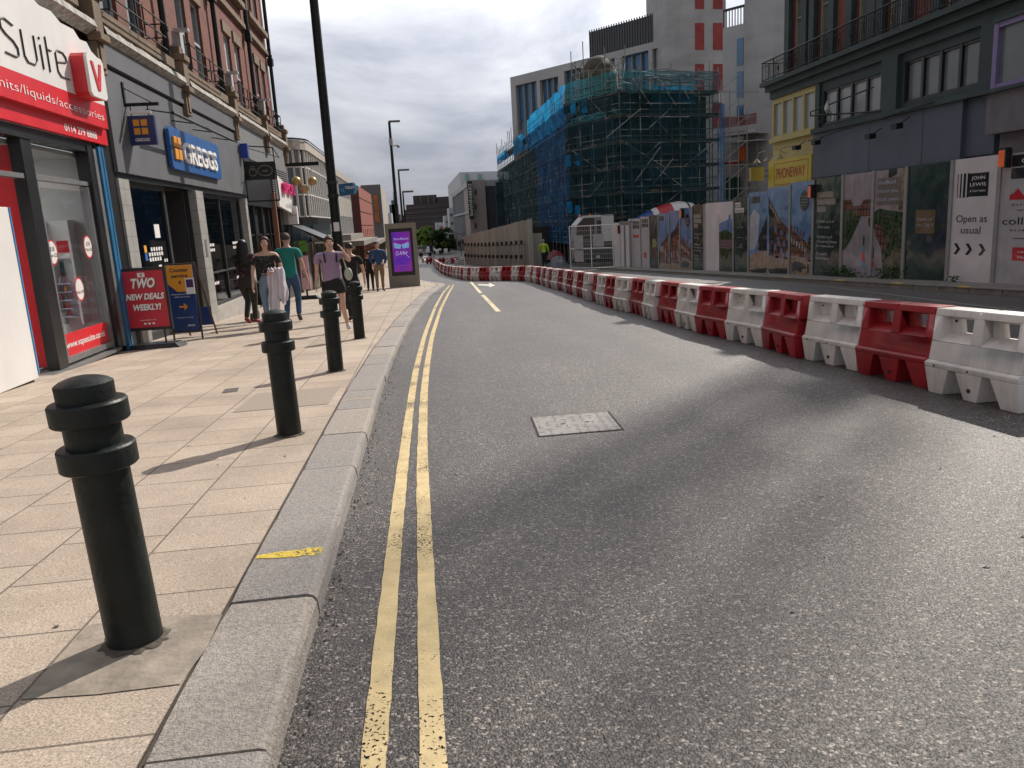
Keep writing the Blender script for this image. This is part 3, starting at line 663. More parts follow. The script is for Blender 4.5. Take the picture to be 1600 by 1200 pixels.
for b, bn in zip(bays, bays[1:]):
    for z0, z1 in ((5.8, 8.1), (9.9, 12.1)):
        for a in ((1.55, 2.55), (3.2, 4.2)):
            k = (bn - b) / 5.7; holes.append((b + a[0] * k, b + a[1] * k, z0, z1))
mb = MB(); mb.wallholes(WL, 4.5, 37.4, 5.1, 13.6, holes, -.3, .2)
mb.add([WL.pt(37.4, -1.7, -.3), WL.pt(37.4, -1.7, -9), WL.pt(37.4, 13.6, -9), WL.pt(37.4, 13.6, -.3)], [(0, 1, 2, 3)])
mb.add([WL.pt(4.5, -1.7, -.3), WL.pt(4.5, -1.7, -9), WL.pt(4.5, 13.6, -9), WL.pt(4.5, 13.6, -.3)], [(3, 2, 1, 0)])
mb.build('wall', bb, brick)
mb = MB(); mb.wbox(WL, 4.3, 37.6, 13.6, 13.9, -9, .05); mb.wbox(WL, 4.5, 37.45, 13.35, 13.6, -.3, -.1); mb.build('roof', bb, stone)
for h in holes:
    u0, u1, z0, z1 = h; f = MB(); t_ = .07
    f.wbox(WL, u0, u0 + t_, z0, z1, -.47, -.38); f.wbox(WL, u1 - t_, u1, z0, z1, -.47, -.38)
    f.wbox(WL, u0 + t_, u1 - t_, z1 - t_, z1, -.47, -.38); f.wbox(WL, u0 + t_, u1 - t_, z0, z0 + .09, -.47, -.36)
    zm = (z0 + z1) / 2; f.wbox(WL, u0 + t_, u1 - t_, zm - .035, zm + .035, -.46, -.37)
    fo = f.build('window', bb, sashm)
    g = MB(); g.wbox(WL, u0 + t_, u1 - t_, z0 + .09, z1 - t_, -.445, -.435); g.build('pane', fo, gdark)
    if random.random() < .5:
        g = MB(); g.wbox(WL, u0 + t_, u1 - t_, zm + .04, z1 - t_, -.432, -.428); g.build('blind', fo, curt)
mb = MB()
for h in holes:   # stone lintels and sills
    mb.wbox(WL, h[0] - .12, h[1] + .12, h[3], h[3] + .34, -.31, -.24)
for b, bn in zip(bays, bays[1:]):
    mb.wbox(WL, b + .35, bn - .45, 5.5, 5.72, -.3, .02); mb.wbox(WL, b + .35, bn - .45, 9.62, 9.82, -.3, -.08)
    mb.wbox(WL, b + .1, bn - .1, 8.95, 9.12, -.3, -.16)
mb.pieces('stone_dressing', bb, stone)
for b, bn in zip(bays, bays[1:]):   # leaded cornice over each shop
    c = MB()
    for k in range(24):
        u0 = b + .22 + (bn - b - .44) * k / 24; u1 = b + .22 + (bn - b - .44) * (k + 1) / 24; dz = random.uniform(-.012, .012)
        c.add([WL.pt(u0, 5.08, 0), WL.pt(u1, 5.08, 0), WL.pt(u1, 5.2, .2), WL.pt(u0, 5.2, .2), WL.pt(u1, 5.33 + dz, .16), WL.pt(u0, 5.33 + dz, .16), WL.pt(u1, 5.42, -.3), WL.pt(u0, 5.42, -.3)], [(0, 1, 2, 3), (3, 2, 4, 5), (5, 4, 6, 7)])
    c.build('cornice', bb, leadm)
for b in bays[1:]:   # carved console brackets between shops
    c = MB(); c.wbox(WL, b - .2, b + .2, 4.45, 5.0, .0, .12); c.wbox(WL, b - .24, b + .24, 5.0, 5.14, .0, .24); c.wbox(WL, b - .2, b + .2, 5.14, 5.75, -.1, .16); c.wbox(WL, b - .25, b + .25, 5.75, 5.9, -.3, .22)
    c.wbox(WL, b - .1, b + .1, 4.52, 4.95, .12, .15); c.wbox(WL, b - .16, b + .16, 5.9, 6.1, -.3, .1)
    c.build('console_bracket', bb, stone, bevel=.015, seg=1)
for b in (21.35, 27.05, 32.5, 37.15, 15.7):
    c = MB(); c.cyl(WL.pt(b, 5.2, -.14), WL.pt(b, 13.4, -.14), .075, n=10)
    for z in (6.4, 8.9, 11.4): c.cyl(WL.pt(b, z, -.14), WL.pt(b, z + .1, -.14), .1, n=10)
    c.wbox(WL, b - .14, b + .14, 8.55, 8.85, -.25, -.02)
    c.build('downpipe', bb, BLACK)
for b, bn in zip(bays[1:], bays[2:]):
    c = MB(); u0, u1 = b + .75, b + 4.35 * (bn - b) / 5.7
    for z in (5.75, 6.02, 6.32): c.cyl(WL.pt(u0, z, .14), WL.pt(u1, z, .14), .016, n=6); c.cyl(WL.pt(u0, z, .14), WL.pt(u0, z, -.3), .016, n=6); c.cyl(WL.pt(u1, z, .14), WL.pt(u1, z, -.3), .016, n=6)
    for u in (u0, (u0 + u1) / 2 - .25, (u0 + u1) / 2 + .25, u1): c.cyl(WL.pt(u, 5.72, .14), WL.pt(u, 6.36, .14), .018, n=6)
    c.build('window_rail', bb, BLACK)
for b in (21.9, 27.5, 33.0):
    c = MB(); c.wbox(WL, b - .12, b + .16, 6.0, 6.5, -.1, .1); c.wbox(WL, b - .3, b - .12, 6.45, 6.52, 0, .35); c.path([WL.pt(b, 6.0, .0), WL.pt(b + .1, 5.75, .05), WL.pt(b - .1, 5.6, .1)], .012, 6)
    c.build('alarm_box', bb, sashm)

# ---- shared shopfront materials
blackf = M('shopfront_black', (.012, .012, .013), .35, var=.2, scale=2)
alu = M('aluminium', (.20, .20, .20), .45, .4, var=.12)
greyf = M('fascia_grey', (.105, .108, .118), .55, var=.08, scale=1.4, bump=.05, stain=.12)
redf = M('sign_red', (.62, .018, .028), .35, var=.08, scale=3, stain=.06)
whitef = M('sign_white', (.72, .70, .68), .4, var=.04, scale=1.5, stain=.07)
txtw = M('lettering_white', (.78, .77, .75), .5, var=.04)
txtd = M('lettering_dark', (.04, .035, .035), .5, var=.1)
shopg = glass_mat('shop_glass', (.96, .98, .98), .04)
dshopg = glass_mat('dark_shop_glass', (.75, .8, .85), .2)

# ---- vape shop
vs = thing('vape_shop_front', 'shop front with white and red fascia and glazed door at the left edge', 'shop front', (-5.7, 13.5, -.5))
mb = MB()
top = [(5.6, 5.12), (13.2, 5.1), (13.6, 5.0), (14.0, 5.02), (14.3, 4.92), (14.8, 4.93), (15.0, 4.82), (15.3, 4.84), (15.45, 4.72), (15.7, 4.66)]
mb.use(whitef).poly(WL, [(5.6, 3.84), (15.7, 3.84)] + top[::-1], .02, .16)
mb.use(redf).poly(WL, [(5.6, 3.43), (15.7, 3.43), (15.7, 3.838), (5.6, 3.838)], .02, .163)
mb.use(txtd)
def thin(pts, r=.012): mb.path([WL.pt(12.22 + (u - 12.6) * .866, 4.05 + (z - 4.02) * .74, .172) for u, z in pts], r, 6)
# thin-line lettering "suite"
thin([(13.02, 4.60), (12.75, 4.66), (12.60, 4.60), (12.60, 4.46), (12.72, 4.38), (12.95, 4.30), (13.06, 4.20), (13.06, 4.06), (12.95, 4.02), (12.62, 4.03)])
thin([(13.27, 4.60), (13.27, 4.12), (13.36, 4.02), (13.62, 4.02), (13.72, 4.12), (13.72, 4.60)])
thin([(13.93, 4.48), (13.93, 4.0)]); thin([(13.93, 4.63), (13.93, 4.58)])
thin([(14.18, 4.70), (14.18, 4.0)]); thin([(14.18, 4.46), (14.36, 4.46)])
thin([(14.52, 4.28), (14.96, 4.36), (14.96, 4.46), (14.85, 4.54), (14.62, 4.54), (14.52, 4.46), (14.52, 4.10), (14.62, 4.01), (14.98, 4.01)])
mb.use(txtw).text('units/liquids/accessories', WL, 13.62, 3.56, .13, .170, wid=3.85, bold=-.012)
mb.build('upper_sign_board', vs)
mb = MB(); mb.use(redf).poly(WL, [(5.6, 3.16), (15.85, 3.16), (15.85, 3.425), (5.6, 3.425)], -.05, .06)
mb.use(txtw).text('0114 279 8888', WL, 14.7, 3.225, .12, .064, wid=1.32, bold=.012)
mb.build('lower_sign_board', vs)
bx = [(14.50, 3.82), (15.06, 3.82), (15.13, 3.88), (15.13, 4.44), (15.06, 4.50), (14.50, 4.50), (14.43, 4.44), (14.43, 3.88)]
mb = MB(); mb.use(redf).poly(WL, bx, .165, .38); mb.use(whitef).poly(WL, bx, .382, .43)
mb.use(redf).poly(WL, [(14.56, 4.39), (14.65, 4.39), (14.78, 4.07), (14.91, 4.39), (15.0, 4.39), (14.83, 3.94), (14.73, 3.94)][::-1], .432, .445)
mb.build('logo_box', vs)
mb = MB()
for u0, u1, z0, z1, o0, o1 in ((12.66, 12.98, -.48, 3.1, -.22, -.04), (15.0, 15.2, -.5, 3.1, -.22, .0), (5.6, 15.3, 2.98, 3.15, -.25, -.02)): mb.wbox(WL, u0, u1, z0, z1, o0, o1)
mb.build('frame', vs, blackf)
mb = MB(); mb.wbox(WL, 5.6, 15.0, 2.40, 2.47, -.2, -.06); mb.wbox(WL, 13.0, 13.07, -.45, 2.38, -.2, -.06); mb.wbox(WL, 14.9, 14.99, -.5, 2.38, -.2, -.06); mb.wbox(WL, 13.07, 14.9, -.45, -.36, -.2, -.06); mb.wbox(WL, 15.2, 15.32, -.5, 3.05, -.2, .02)
mb.build('door_frame', vs, alu)
mb = MB(); mb.wbox(WL, 13.07, 14.9, .0, 2.3, -.14, -.13); mb.wbox(WL, 13.0, 14.99, 2.5, 2.95, -.14, -.13); mb.wbox(WL, 5.6, 12.6, 2.5, 2.95, -.14, -.13); mb.pieces('glass_pane', vs, shopg)
mb = MB(); mb.use(redf).wbox(WL, 13.07, 14.9, -.36, .0, -.15, -.12); mb.use(txtw).text('www.vapesuite.co.uk', WL, 13.98, -.23, .11, -.117, wid=1.6, bold=.012); mb.build('red_lower_panel', vs)
for u, z, a, b in ((13.28, 1.3, '£10', '3 for £25'), (14.68, 1.35, '£10', '2 for £25'), (14.05, .66, '', '6 for £10')):
    mb = MB(); c = [(u + .17 * math.cos(t * math.pi / 14), z + .20 * math.sin(t * math.pi / 14)) for t in range(28)]
    mb.use(redf).poly(WL, c, -.128, -.126); c2_ = [(u + .15 * math.cos(t * math.pi / 14), z + .175 * math.sin(t * math.pi / 14)) for t in range(28)]
    mb.use(whitef).poly(WL, c2_, -.125, -.124)
    if a: mb.use(txtd).text(a, WL, u, z + .02, .07, -.122, bold=.02)
    mb.use(txtd).text(b, WL, u, z - .07, .055, -.122, bold=.01); mb.build('price_sticker', vs)
mb = MB(); mb.wbox(WL, 11.0, 15.0, 2.84, 2.88, -2.6, -2.2); mb.build('ceiling_light', vs, M('shop_light', (.9, .93, 1.0), .5, emit=14))
mb = MB(); mb.wbox(WL, 11.2, 15.0, gz(13) - .02, gz(13) + .03, -.35, .05); mb.build('door_sill', vs, alu)
# shop interior: walls, shelving, chiller
wi = M('interior_white', (.55, .54, .52), .7, var=.05)
mb = MB(); mb.wbox(WL, 9.5, 16, -.5, -.46, -5, -.36); mb.wbox(WL, 9.5, 16.1, 2.9, 2.97, -5, -.25); mb.wbox(WL, 9.5, 16, -.5, 2.9, -5.1, -5.0); mb.wbox(WL, 15.32, 15.4, -.5, 2.9, -5, -.2); mb.wbox(WL, 9.4, 9.5, -.5, 2.9, -5, -.2)
mb.build('interior_walls', vs, wi)
def c2(px, py, y): p = PY(px, py, y); return (p.x, p.z)
mb = MB(); mb.use(redf).wbox(WL, 12.86, 12.94, -.45, 2.9, -.62, -.24); mb.build('red_partition', vs)
rr_ = random.Random(11)
def boxmats(): return [M('pack_a', (.45, .06, .05), .5), M('pack_b', (.5, .3, .08), .5), M('pack_c', (.1, .14, .25), .5), M('pack_d', (.5, .5, .48), .5), M('pack_e', (.06, .2, .12), .5)]
yv = 12.9; WV = Wall((0, yv), (1, 0)); xa, xb = c2(0, 400, yv)[0] - .3, -6.15
sh = thing('wall_shelving', 'shelves of small packets seen through the open side of the vape shop', 'shelf', (xa, yv, -.46))
mb = MB(); mb.use(M('shelf_grey', (.34, .42, .46), .5)).wbox(WV, xa, xb, -.45, 2.3, -.35, -.3); pk = MB()
for k in range(9):
    z = -.2 + k * .28; mb.wbox(WV, xa, xb, z, z + .02, -.3, 0); o = xa
    while o < xb - .1:
        w_ = rr_.uniform(.05, .11); pk.use(rr_.choice(boxmats())).wbox(WV, o, o + w_, z + .02, z + rr_.uniform(.1, .19), -.25, -.04); o += w_ + .008
mb.build('rack', sh); struct(pk.build('packets', sh), 'stuff')
yv = 15.1; WV = Wall((0, yv), (1, 0)); (xa, z1), (xb, z0) = c2(72, 346, yv), c2(131, 497, yv); xb = min(xb, -5.86)
ch = thing('display_cabinet', 'white display cabinet with lit shelves of bottles behind the vape shop door glass', 'display cabinet', ((xa + xb) / 2, yv, -.46))
H_ = z1 - z0; mb = MB(); mb.use(whitef).wbox(WV, xa, xb, z0, z1, -.2, -.15); mb.wbox(WV, xa - .04, xa, z0 - .1, z1, -.2, .12); mb.wbox(WV, xb, xb + .04, z0 - .1, z1, -.2, .12); mb.wbox(WV, xa, xb, z0 + H_ * .62, z1, -.15, .02)
mb.use(M('hatch_dark', (.05, .055, .06), .3)).wbox(WV, xa + .05, xb - .25, z0 + H_ * .44, z0 + H_ * .6, -.15, -.1)
mb.use(redf).wbox(WV, xa + .12, xa + .4, z0 + H_ * .68, z0 + H_ * .8, .02, .03); mb.use(M('shelf_blue', (.45, .52, .66), .4)); pk = MB()
for k in range(5):
    z = z0 + H_ * (.02 + k * .085); mb.wbox(WV, xa, xb - .12, z, z + .02, -.15, .06)
    x = xa + .05
    while x < xb - .18: pk.use(rr_.choice(boxmats())).cyl(WV.pt(x, z + .02, -.02), WV.pt(x, z + H_ * .07, -.02), .028, .018, n=7); x += .07
mb.build('cabinet', ch); struct(pk.build('bottles', ch), 'stuff')
# white kiosk panel beside the door
wk = thing('white_kiosk', 'tall plain white cabinet with a blue edge, cut by the left edge of the photo', 'cabinet', (-5.75, 10.6, gz(11)))
mb = MB(); mb.wbox(WL, 9.2, 11.62, gz(10.5) - .0, 1.95, -.5, .12); mb.build('cabinet_body', wk, whitef, bevel=.01)
mb = MB(); mb.wbox(WL, 11.62, 11.65, gz(10.5) + .05, 1.95, .02, .13); mb.build('edge_strip', wk, M('blue_edge', (.03, .22, .45), .4))
mb = MB(); mb.wbox(WL, 9.25, 11.58, gz(10.5) - .08, gz(10.5), -.45, .07); mb.build('base', wk, blackf)
# pilaster and blue drainage strip between the two shops
mb = MB(); mb.wbox(WL, 15.34, 16.2, -.75, 4.45, -.3, -.02); mb.wbox(WL, 15.5, 15.95, -.75, 4.4, -.02, .02); tag(mb.build('dark_pilaster', mat=blackf), 'black pilaster between the vape shop and the bakery', 'pilaster')
mb = MB(); mb.wbox(WL, 15.36, 15.48, -.7, 3.1, .0, .05); mb.wbox(WL, 15.52, 15.60, -.7, 3.1, .02, .05); tag(mb.build('blue_trim', mat=M('blue_trim', (.02, .13, .27), .4, var=.15)), 'blue upright trim between the vape shop and the bakery front', 'trim')

# ---- bakery (GREGGS)
gs = thing('bakery_front', 'dark grey bakery shop front with wide fascia and open doorway behind the A-boards', 'shop front', (-5.6, 22, -.9))
mb = MB(); mb.wbox(WL, 16.2, 27.85, 2.72, 4.02, -.3, .05); mb.wbox(WL, 16.2, 27.85, 4.03, 4.62, -.3, .02); mb.wbox(WL, 16.2, 27.85, 4.70, 5.07, -.3, .07); mb.build('fascia', gs, greyf)
mb = MB(); mb.wbox(WL, 16.2, 27.85, 4.62, 4.70, -.3, -.02); mb.wbox(WL, 16.25, 27.8, 2.6, 2.72, -.3, -.02); mb.build('shadow_gap', gs, blackf)
tile = brick_mat('grey_tile', (.33, .32, .30), (.36, .35, .33), (.2, .19, .18), axis='YZ', bw=.37, rh=.3, ms=.008, rough=.4, bump=.3, off=0)
for a, b in ((16.2, 16.75), (21.55, 22.25), (27.5, 27.85)):
    mb = MB(); mb.wbox(WL, a, b, gz(b) - .05, 2.6, -.3, .03); mb.build('pillar', gs, tile)
mb = MB(); mb.wbox(WL, 22.25, 27.5, -1.15, -.52, -.3, -.02); mb.build('plinth', gs, M('plinth', (.36, .34, .31), .8, stain=.3))
mb = MB()
for u0, u1, z0, z1 in ((16.75, 16.9, -.8, 2.6), (19.45, 19.6, -.8, 2.6), (16.9, 19.45, 2.5, 2.6), (16.9, 19.45, -.8, -.55), (22.25, 22.35, -.52, 2.6), (24.7, 24.78, -.45, 2.5), (27.4, 27.5, -.52, 2.6), (22.35, 27.4, 2.5, 2.6), (22.35, 27.4, -.52, -.44), (22.35, 27.4, .38, .43), (21.48, 21.55, -.85, 2.6)): mb.wbox(WL, u0, u1, z0, z1, -.26, -.16)
mb.build('frame', gs, DARK)
mb = MB(); mb.wbox(WL, 16.9, 19.45, -.55, 2.5, -.215, -.205); mb.wbox(WL, 22.35, 24.7, -.44, 2.5, -.215, -.205); mb.wbox(WL, 24.78, 27.4, -.44, 2.5, -.215, -.205); mb.pieces('glass_pane', gs, dshopg)
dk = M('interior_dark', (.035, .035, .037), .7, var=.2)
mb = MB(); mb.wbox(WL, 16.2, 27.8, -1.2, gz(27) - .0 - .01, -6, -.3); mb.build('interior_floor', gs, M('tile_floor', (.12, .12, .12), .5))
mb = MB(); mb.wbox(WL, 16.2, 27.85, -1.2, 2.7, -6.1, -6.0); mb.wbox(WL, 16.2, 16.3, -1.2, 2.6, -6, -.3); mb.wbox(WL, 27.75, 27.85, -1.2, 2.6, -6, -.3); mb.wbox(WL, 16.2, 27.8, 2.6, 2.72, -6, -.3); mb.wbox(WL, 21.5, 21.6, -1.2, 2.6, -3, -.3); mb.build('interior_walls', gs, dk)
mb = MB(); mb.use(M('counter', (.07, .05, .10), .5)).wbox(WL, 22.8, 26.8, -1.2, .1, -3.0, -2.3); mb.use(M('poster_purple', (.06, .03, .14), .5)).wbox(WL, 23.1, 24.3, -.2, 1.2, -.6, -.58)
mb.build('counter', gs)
st = MB().use(txtw)
for i in range(6):
    for j in range(3):
        if (i, j) not in ((0, 2), (5, 0)): st.wbox(WL, 18.0 + i * .17, 18.11 + i * .17, .95 + j * .11, 1.03 + j * .11, -.2, -.197)
for j in range(9): st.wbox(WL, 19.0, 19.08, .9 - j * .13, .97 - j * .13, -.2, -.197); st.wbox(WL, 19.15, 19.23, .9 - j * .13, .97 - j * .13, -.2, -.197)
st.wbox(WL, 18.55, 18.75, .1, .85, -.2, -.197); st.wbox(WL, 18.6, 18.95, 1.45, 1.75, -.2, -.197)
for i in range(4):
    for u in (23.0, 26.0): st.wbox(WL, u + i * .18, u + .12 + i * .18, 1.0, 1.08, -.2, -.197); st.wbox(WL, u + i * .18, u + .12 + i * .18, 1.14, 1.22, -.2, -.197); st.wbox(WL, u + i * .18, u + .12 + i * .18, .06, .14, -.2, -.197)
st.use(M('sticker_amber', (.75, .35, .03), .5)).wbox(WL, 17.75, 17.9, 1.15, 1.3, -.2, -.196); st.use(M('sticker_blue', (.03, .12, .4), .5)).wbox(WL, 17.75, 17.9, .98, 1.14, -.2, -.196); st.pieces('window_sticker', gs)
mb = MB(); mb.wbox(WL, 19.75, 19.8, .45, 2.3, -.3, -.24); mb.wbox(WL, 19.8, 20.05, 1.6, 1.72, -.34, -.3); mb.wbox(WL, 17.0, 17.16, -.05, .8, -.16, -.08); mb.wbox(WL, 21.8, 21.95, .9, 1.35, .03, .05); mb.pieces('door_handle', gs, STEEL)
# GREGGS fascia sign
blue = M('sign_blue', (.022, .10, .30), .35, var=.06); amber = M('sign_amber', (.72, .31, .03), .4, var=.05)
gsg = thing('fascia_sign', 'blue sign board with raised white letters and orange squares on the grey fascia', 'sign', WL.pt(22.4, 3.1, .1))
mb = MB(); mb.poly(WL, [(19.55, 3.0), (24.0, 3.0), (24.1, 3.07), (24.1, 3.88), (24.0, 3.95), (19.55, 3.95), (19.45, 3.88), (19.45, 3.07)], .07, .16); mb.build('board', gsg, blue)
mb = MB()
for a in (19.62, 19.92):
    for z in (3.22, 3.50): mb = MB(); mb.wbox(WL, a, a + .25, z, z + .24, .16, .21); mb.build('orange_square', gsg, amber, bevel=.015)
mb = MB(); mb.text('GREGGS', WL, 21.95, 3.21, .47, .215, wid=3.2, bold=.018, depth=.05); mb.build('letters', gsg, txtw)
mb = MB(); mb.cyl(WL.pt(18.3, 4.05, .62), WL.pt(24.0, 4.05, .62), .035, n=8)
for u in (18.4, 20.2, 22.0, 23.9): mb.path([WL.pt(u, 4.15, .05), WL.pt(u, 4.05, .62)], .014, 6)
tag(mb.build('sign_lamp_bar', mat=BLACK), 'black lamp bar on brackets above the blue bakery sign', 'sign light')
# projecting square sign
yS = 17.2
WS = Wall((0, yS), (1, 0))     # plane facing the camera, u = x
ps = thing('hanging_sign', 'square navy sign with four orange squares hanging from a bracket on the grey fascia', 'hanging sign', (-5.2, yS, 3.9))
def c2(px, py, y): p = PY(px, py, y); return (p.x, p.z)
a = c2(197, 182, yS); b = c2(243, 182, yS); c = c2(245, 226, yS); d_ = c2(204, 227, yS)
x0, x1, z0, z1 = (a[0] + d_[0]) / 2, (b[0] + c[0]) / 2, c[1], a[1]
mb = MB(); mb.wbox(WS, x0, x1, z0, z1, -.05, .05); mb.build('panel', ps, M('sign_navy', (.018, .035, .13), .35))
mb = MB(); w_ = x1 - x0; h_ = z1 - z0
for i in (0, 1):
    for j in (0, 1): mb.use(amber).wbox(WS, x0 + w_ * (.24 + .28 * i), x0 + w_ * (.46 + .28 * i), z0 + h_ * (.36 + .29 * j), z0 + h_ * (.58 + .29 * j), .05, .058)
mb.use(txtw).text('GREGGS', WS, (x0 + x1) / 2, z0 + h_ * .13, h_ * .10, .056, wid=w_ * .52, bold=.02); mb.build('emblem', ps)
mb = MB(); mb.cyl((-5.58, yS, z1 + .22), (x1 + .12, yS, z1 + .22), .035, n=8); mb.path([(-5.58, yS, z1 + .55), (x1, yS, z1 + .24)], .01, 6); mb.box((-5.57, yS, z1 + .2), (.04, .08, .9))
mb.use(WPAINT); mb.mats.insert(0, BLACK) if False else None
for x in (x0 + .1, x1 - .1): mb.cyl((x, yS, z1), (x, yS, z1 + .22), .012, n=6)
mb.build('bracket', ps, BLACK)
mb = MB(); mb.cyl((x0 + .1, yS - .1, z1 + .06), (x1 - .02, yS - .1, z1 + .06), .03, n=8); mb.build('lamp_tube', ps, WPAINT)
mb = MB(); mb.wbox(WL, 27.55, 27.75, 3.9, 4.35, .05, .3); tag(mb.build('blue_alarm', mat=M('alarm_blue', (.02, .06, .35), .3), bevel=.02), 'small blue alarm box high on the fascia at the end of the bakery', 'alarm box')

# ---- dark cafe beyond the bakery
cf = thing('cafe_front', 'black framed cafe front between the bakery and the white pink-lettered sign', 'shop front', (-5.6, 31, -1.2))
mb = MB(); mb.wbox(WL, 27.85, 37.3, 4.0, 5.07, -.3, .0); mb.build('fascia', cf, M('fascia_mid_grey', (.16, .165, .17), .6, stain=.2))
mb = MB()
for z in np.arange(3.0, 4.0, .09): mb.wbox(WL, 33.2, 37.3, z, z + .05, -.3, .04)
mb.build('louvre', cf, alu)
mb = MB(); mb.wbox(WL, 27.85, 33.1, 2.4, 4.0, -.3, -.02); mb.wbox(WL, 33.1, 37.3, 2.4, 3.0, -.3, -.02)
for u in (27.9, 29.4, 30.9, 32.3, 33.4, 35.0, 36.9): mb.wbox(WL, u, u + .14, -1.6, 2.4, -.3, -.1)
mb.wbox(WL, 27.85, 37.3, -1.6, -.9, -.3, -.12); mb.wbox(WL, 27.85, 37.3, 1.35, 1.43, -.28, -.14); mb.build('frame', cf, blackf)
mb = MB(); mb.wbox(WL, 27.9, 37.2, -.9, 2.4, -.26, -.25); mb.build('glass', cf, dark_glass('cafe_glass', (.05, .06, .065), .1))
mb = MB(); mb.wbox(WL, 33.0, 33.2, -1.5, 3.0, -.1, .08); mb.build('copper_pilaster', cf, M('copper_brown', (.22, .10, .06), .5))
yC = 28.2; WC = Wall((0, yC), (1, 0))
hs = thing('black_hanging_sign', 'black projecting sign with gold outline emblems in an open frame, beside the bakery', 'hanging sign', (-5.2, yC, 2.2))
x0, z0 = c2(384, 282, yC); x1, z1 = c2(428, 252, yC)
mb = MB(); mb.wbox(WC, x0, x1, z0, z1, -.04, .04); mb.build('panel', hs, blackf)
gold = M('dull_gold', (.30, .27, .20), .5, .3)
mb = MB(); cx, cz = x0 + (x1 - x0) * .68, (z0 + z1) / 2
def ring(mb, W, cx, cz, rx, rz, r, o, n=20): mb.path([W.pt(cx + rx * math.cos(2 * math.pi * i / n), cz + rz * math.sin(2 * math.pi * i / n), o) for i in range(n + 1)], r, 5)
ring(mb, WC, cx, cz, .24, .17, .012, .045); ring(mb, WC, x0 + .27, cz - .04, .12, .12, .01, .045); ring(mb, WC, x0 + .27, cz + .1, .06, .06, .01, .045)
mb.text('cafe', WC, cx, cz - .04, .08, .05, bold=.01); mb.build('emblem', hs, gold)
mb = MB()
for dz in (z1 + .03, z1 + .55): mb.cyl(WC.pt(-5.6, dz), WC.pt(x1, dz - .1), .02, n=6)
for dz in (z1 + .55,): mb.cyl(WC.pt(x0, dz), WC.pt(x0, z0 - .7), .02, n=6); mb.cyl(WC.pt(x1, dz - .1), WC.pt(x1 + .05, z0 - .7), .02, n=6)
mb.cyl(WC.pt(x0, z0 - .7), WC.pt(x1 + .05, z0 - .7), .03, n=6); mb.cyl(WL.pt(28.2, z1 + .5, .1), WL.pt(32.5, z1 + .5, .5), .02, n=6); mb.cyl(WC.pt(x1, z1 + .45), WL.pt(32.5, z1 + .5, .5), .02, n=6)
mb.build('bracket', hs, BLACK)
# white board with pink letters, small light box
pb = thing('pink_letter_sign', 'white board with raised pink lettering above the pavement beyond the cafe', 'sign', (-5.5, 38, 2))
yP = 37.6
WP = Wall((-5.45, 0), (0, 1)); 
mb = MB(); mb.use(whitef)
qs = [WP.uz(433, 274), WP.uz(457, 299), WP.uz(459, 334), WP.uz(437, 322)]
mb.poly(WP, qs, -.1, 0); mb.build('board', pb)
u_, z_ = WP.uz(448, 294); mb = MB(); ln = qs[1][0] - qs[0][0]
mb.use(M('pink', (.62, .03, .18), .4)).text('SPOIL', WP, u_ + .1, z_ - .25, .42, .14, wid=ln * .85, bold=.03, depth=.12); mb.use(M('faint_grey', (.45, .45, .45), .5)).text('nails', WP, u_ + .1, z_ - .85, .25, .01, wid=ln * .4); mb.build('letters', pb)
lb = thing('light_box_sign', 'small white box sign projecting under the pink-lettered board', 'sign', (-5.3, 37, 1.8))
yB = 36.8; WB = Wall((0, yB), (1, 0)); x0, z1 = c2(438, 323, yB); x1, z0 = c2(466, 350, yB)
mb = MB(); mb.use(M('box_side', (.34, .33, .32), .5)).wbox(WB, x0, x0 + (x1 - x0) * .42, z0, z1, -.3, .02); mb.use(whitef).wbox(WB, x0 + (x1 - x0) * .42, x1, z0, z1, -.3, .02)
mb.build('box', lb); mb = MB(); mb.text('collection', WB, x0 + (x1 - x0) * .72, (z0 + z1) / 2 - .04, .1, .03, wid=(x1 - x0) * .48); mb.build('lettering', lb, M('grey_letters', (.2, .2, .22), .5))
# pawnbroker's three brass balls
pw = thing('pawnbroker_balls', 'three brass balls hanging from a dark bar over the pavement', 'hanging sign', (-5, 38, 3.3))
brass = M('brass', (.42, .29, .12), .42, .55, var=.15, scale=6)
for px, py in ((463, 283), (488, 283), (475.5, 295)):
    mb = MB(); p = PY(px, py, 38); mb.sph(p, .205, 20, 14); mb.cyl(p + Vector((0, 0, .2)), (p.x, 38, 4.42), .012, n=6); mb.build('ball', pw, brass)
mb = MB(); a, b = PY(444, 255, 38), PY(498, 258, 38); mb.box(((a.x + b.x) / 2, 38, (a.z + b.z) / 2), (b.x - a.x, .12, .16)); mb.build('bar', pw, BLACK)

# ================================================================ BUILDINGS FARTHER DOWN THE LEFT SIDE
beige = M('beige_cladding', (.40, .36, .31), .7, var=.08, scale=.8, stain=.15); pale = M('pale_frame', (.66, .64, .60), .6, var=.06)
WF = Wall((0, 46.0), (1, 0)); WR = Wall((-6.0, 0), (0, 1))
cb_ = thing('curved_glass_building', 'beige banded building with a rounded glazed corner beyond the brass balls', 'building', (-8, 50, -2))
ztop = PY(470, 216, 46).z
def corner(o=0):   # rounded corner footprint, from far left to down the street
    pts = [(-16, 46 - o), (-7.9, 46 - o)]; c = (-7.9, 47.9)
    for k in range(1, 7): t = math.pi / 2 * k / 6; pts.append((c[0] + (1.9 + o) * math.sin(t), c[1] - (1.9 + o) * math.cos(t)))
    pts.append((-6.0 + o, 57.5)); return pts
def loft(mb, P, z0, z1):
    vs = [(x, y, z) for z in (z0, z1) for x, y in P]; n_ = len(P); mb.add(vs, [(i, i + 1, n_ + i + 1, n_ + i) for i in range(n_ - 1)]); return mb
zf = [PY(470, q, 46).z for q in (231, 259, 303, 338)]
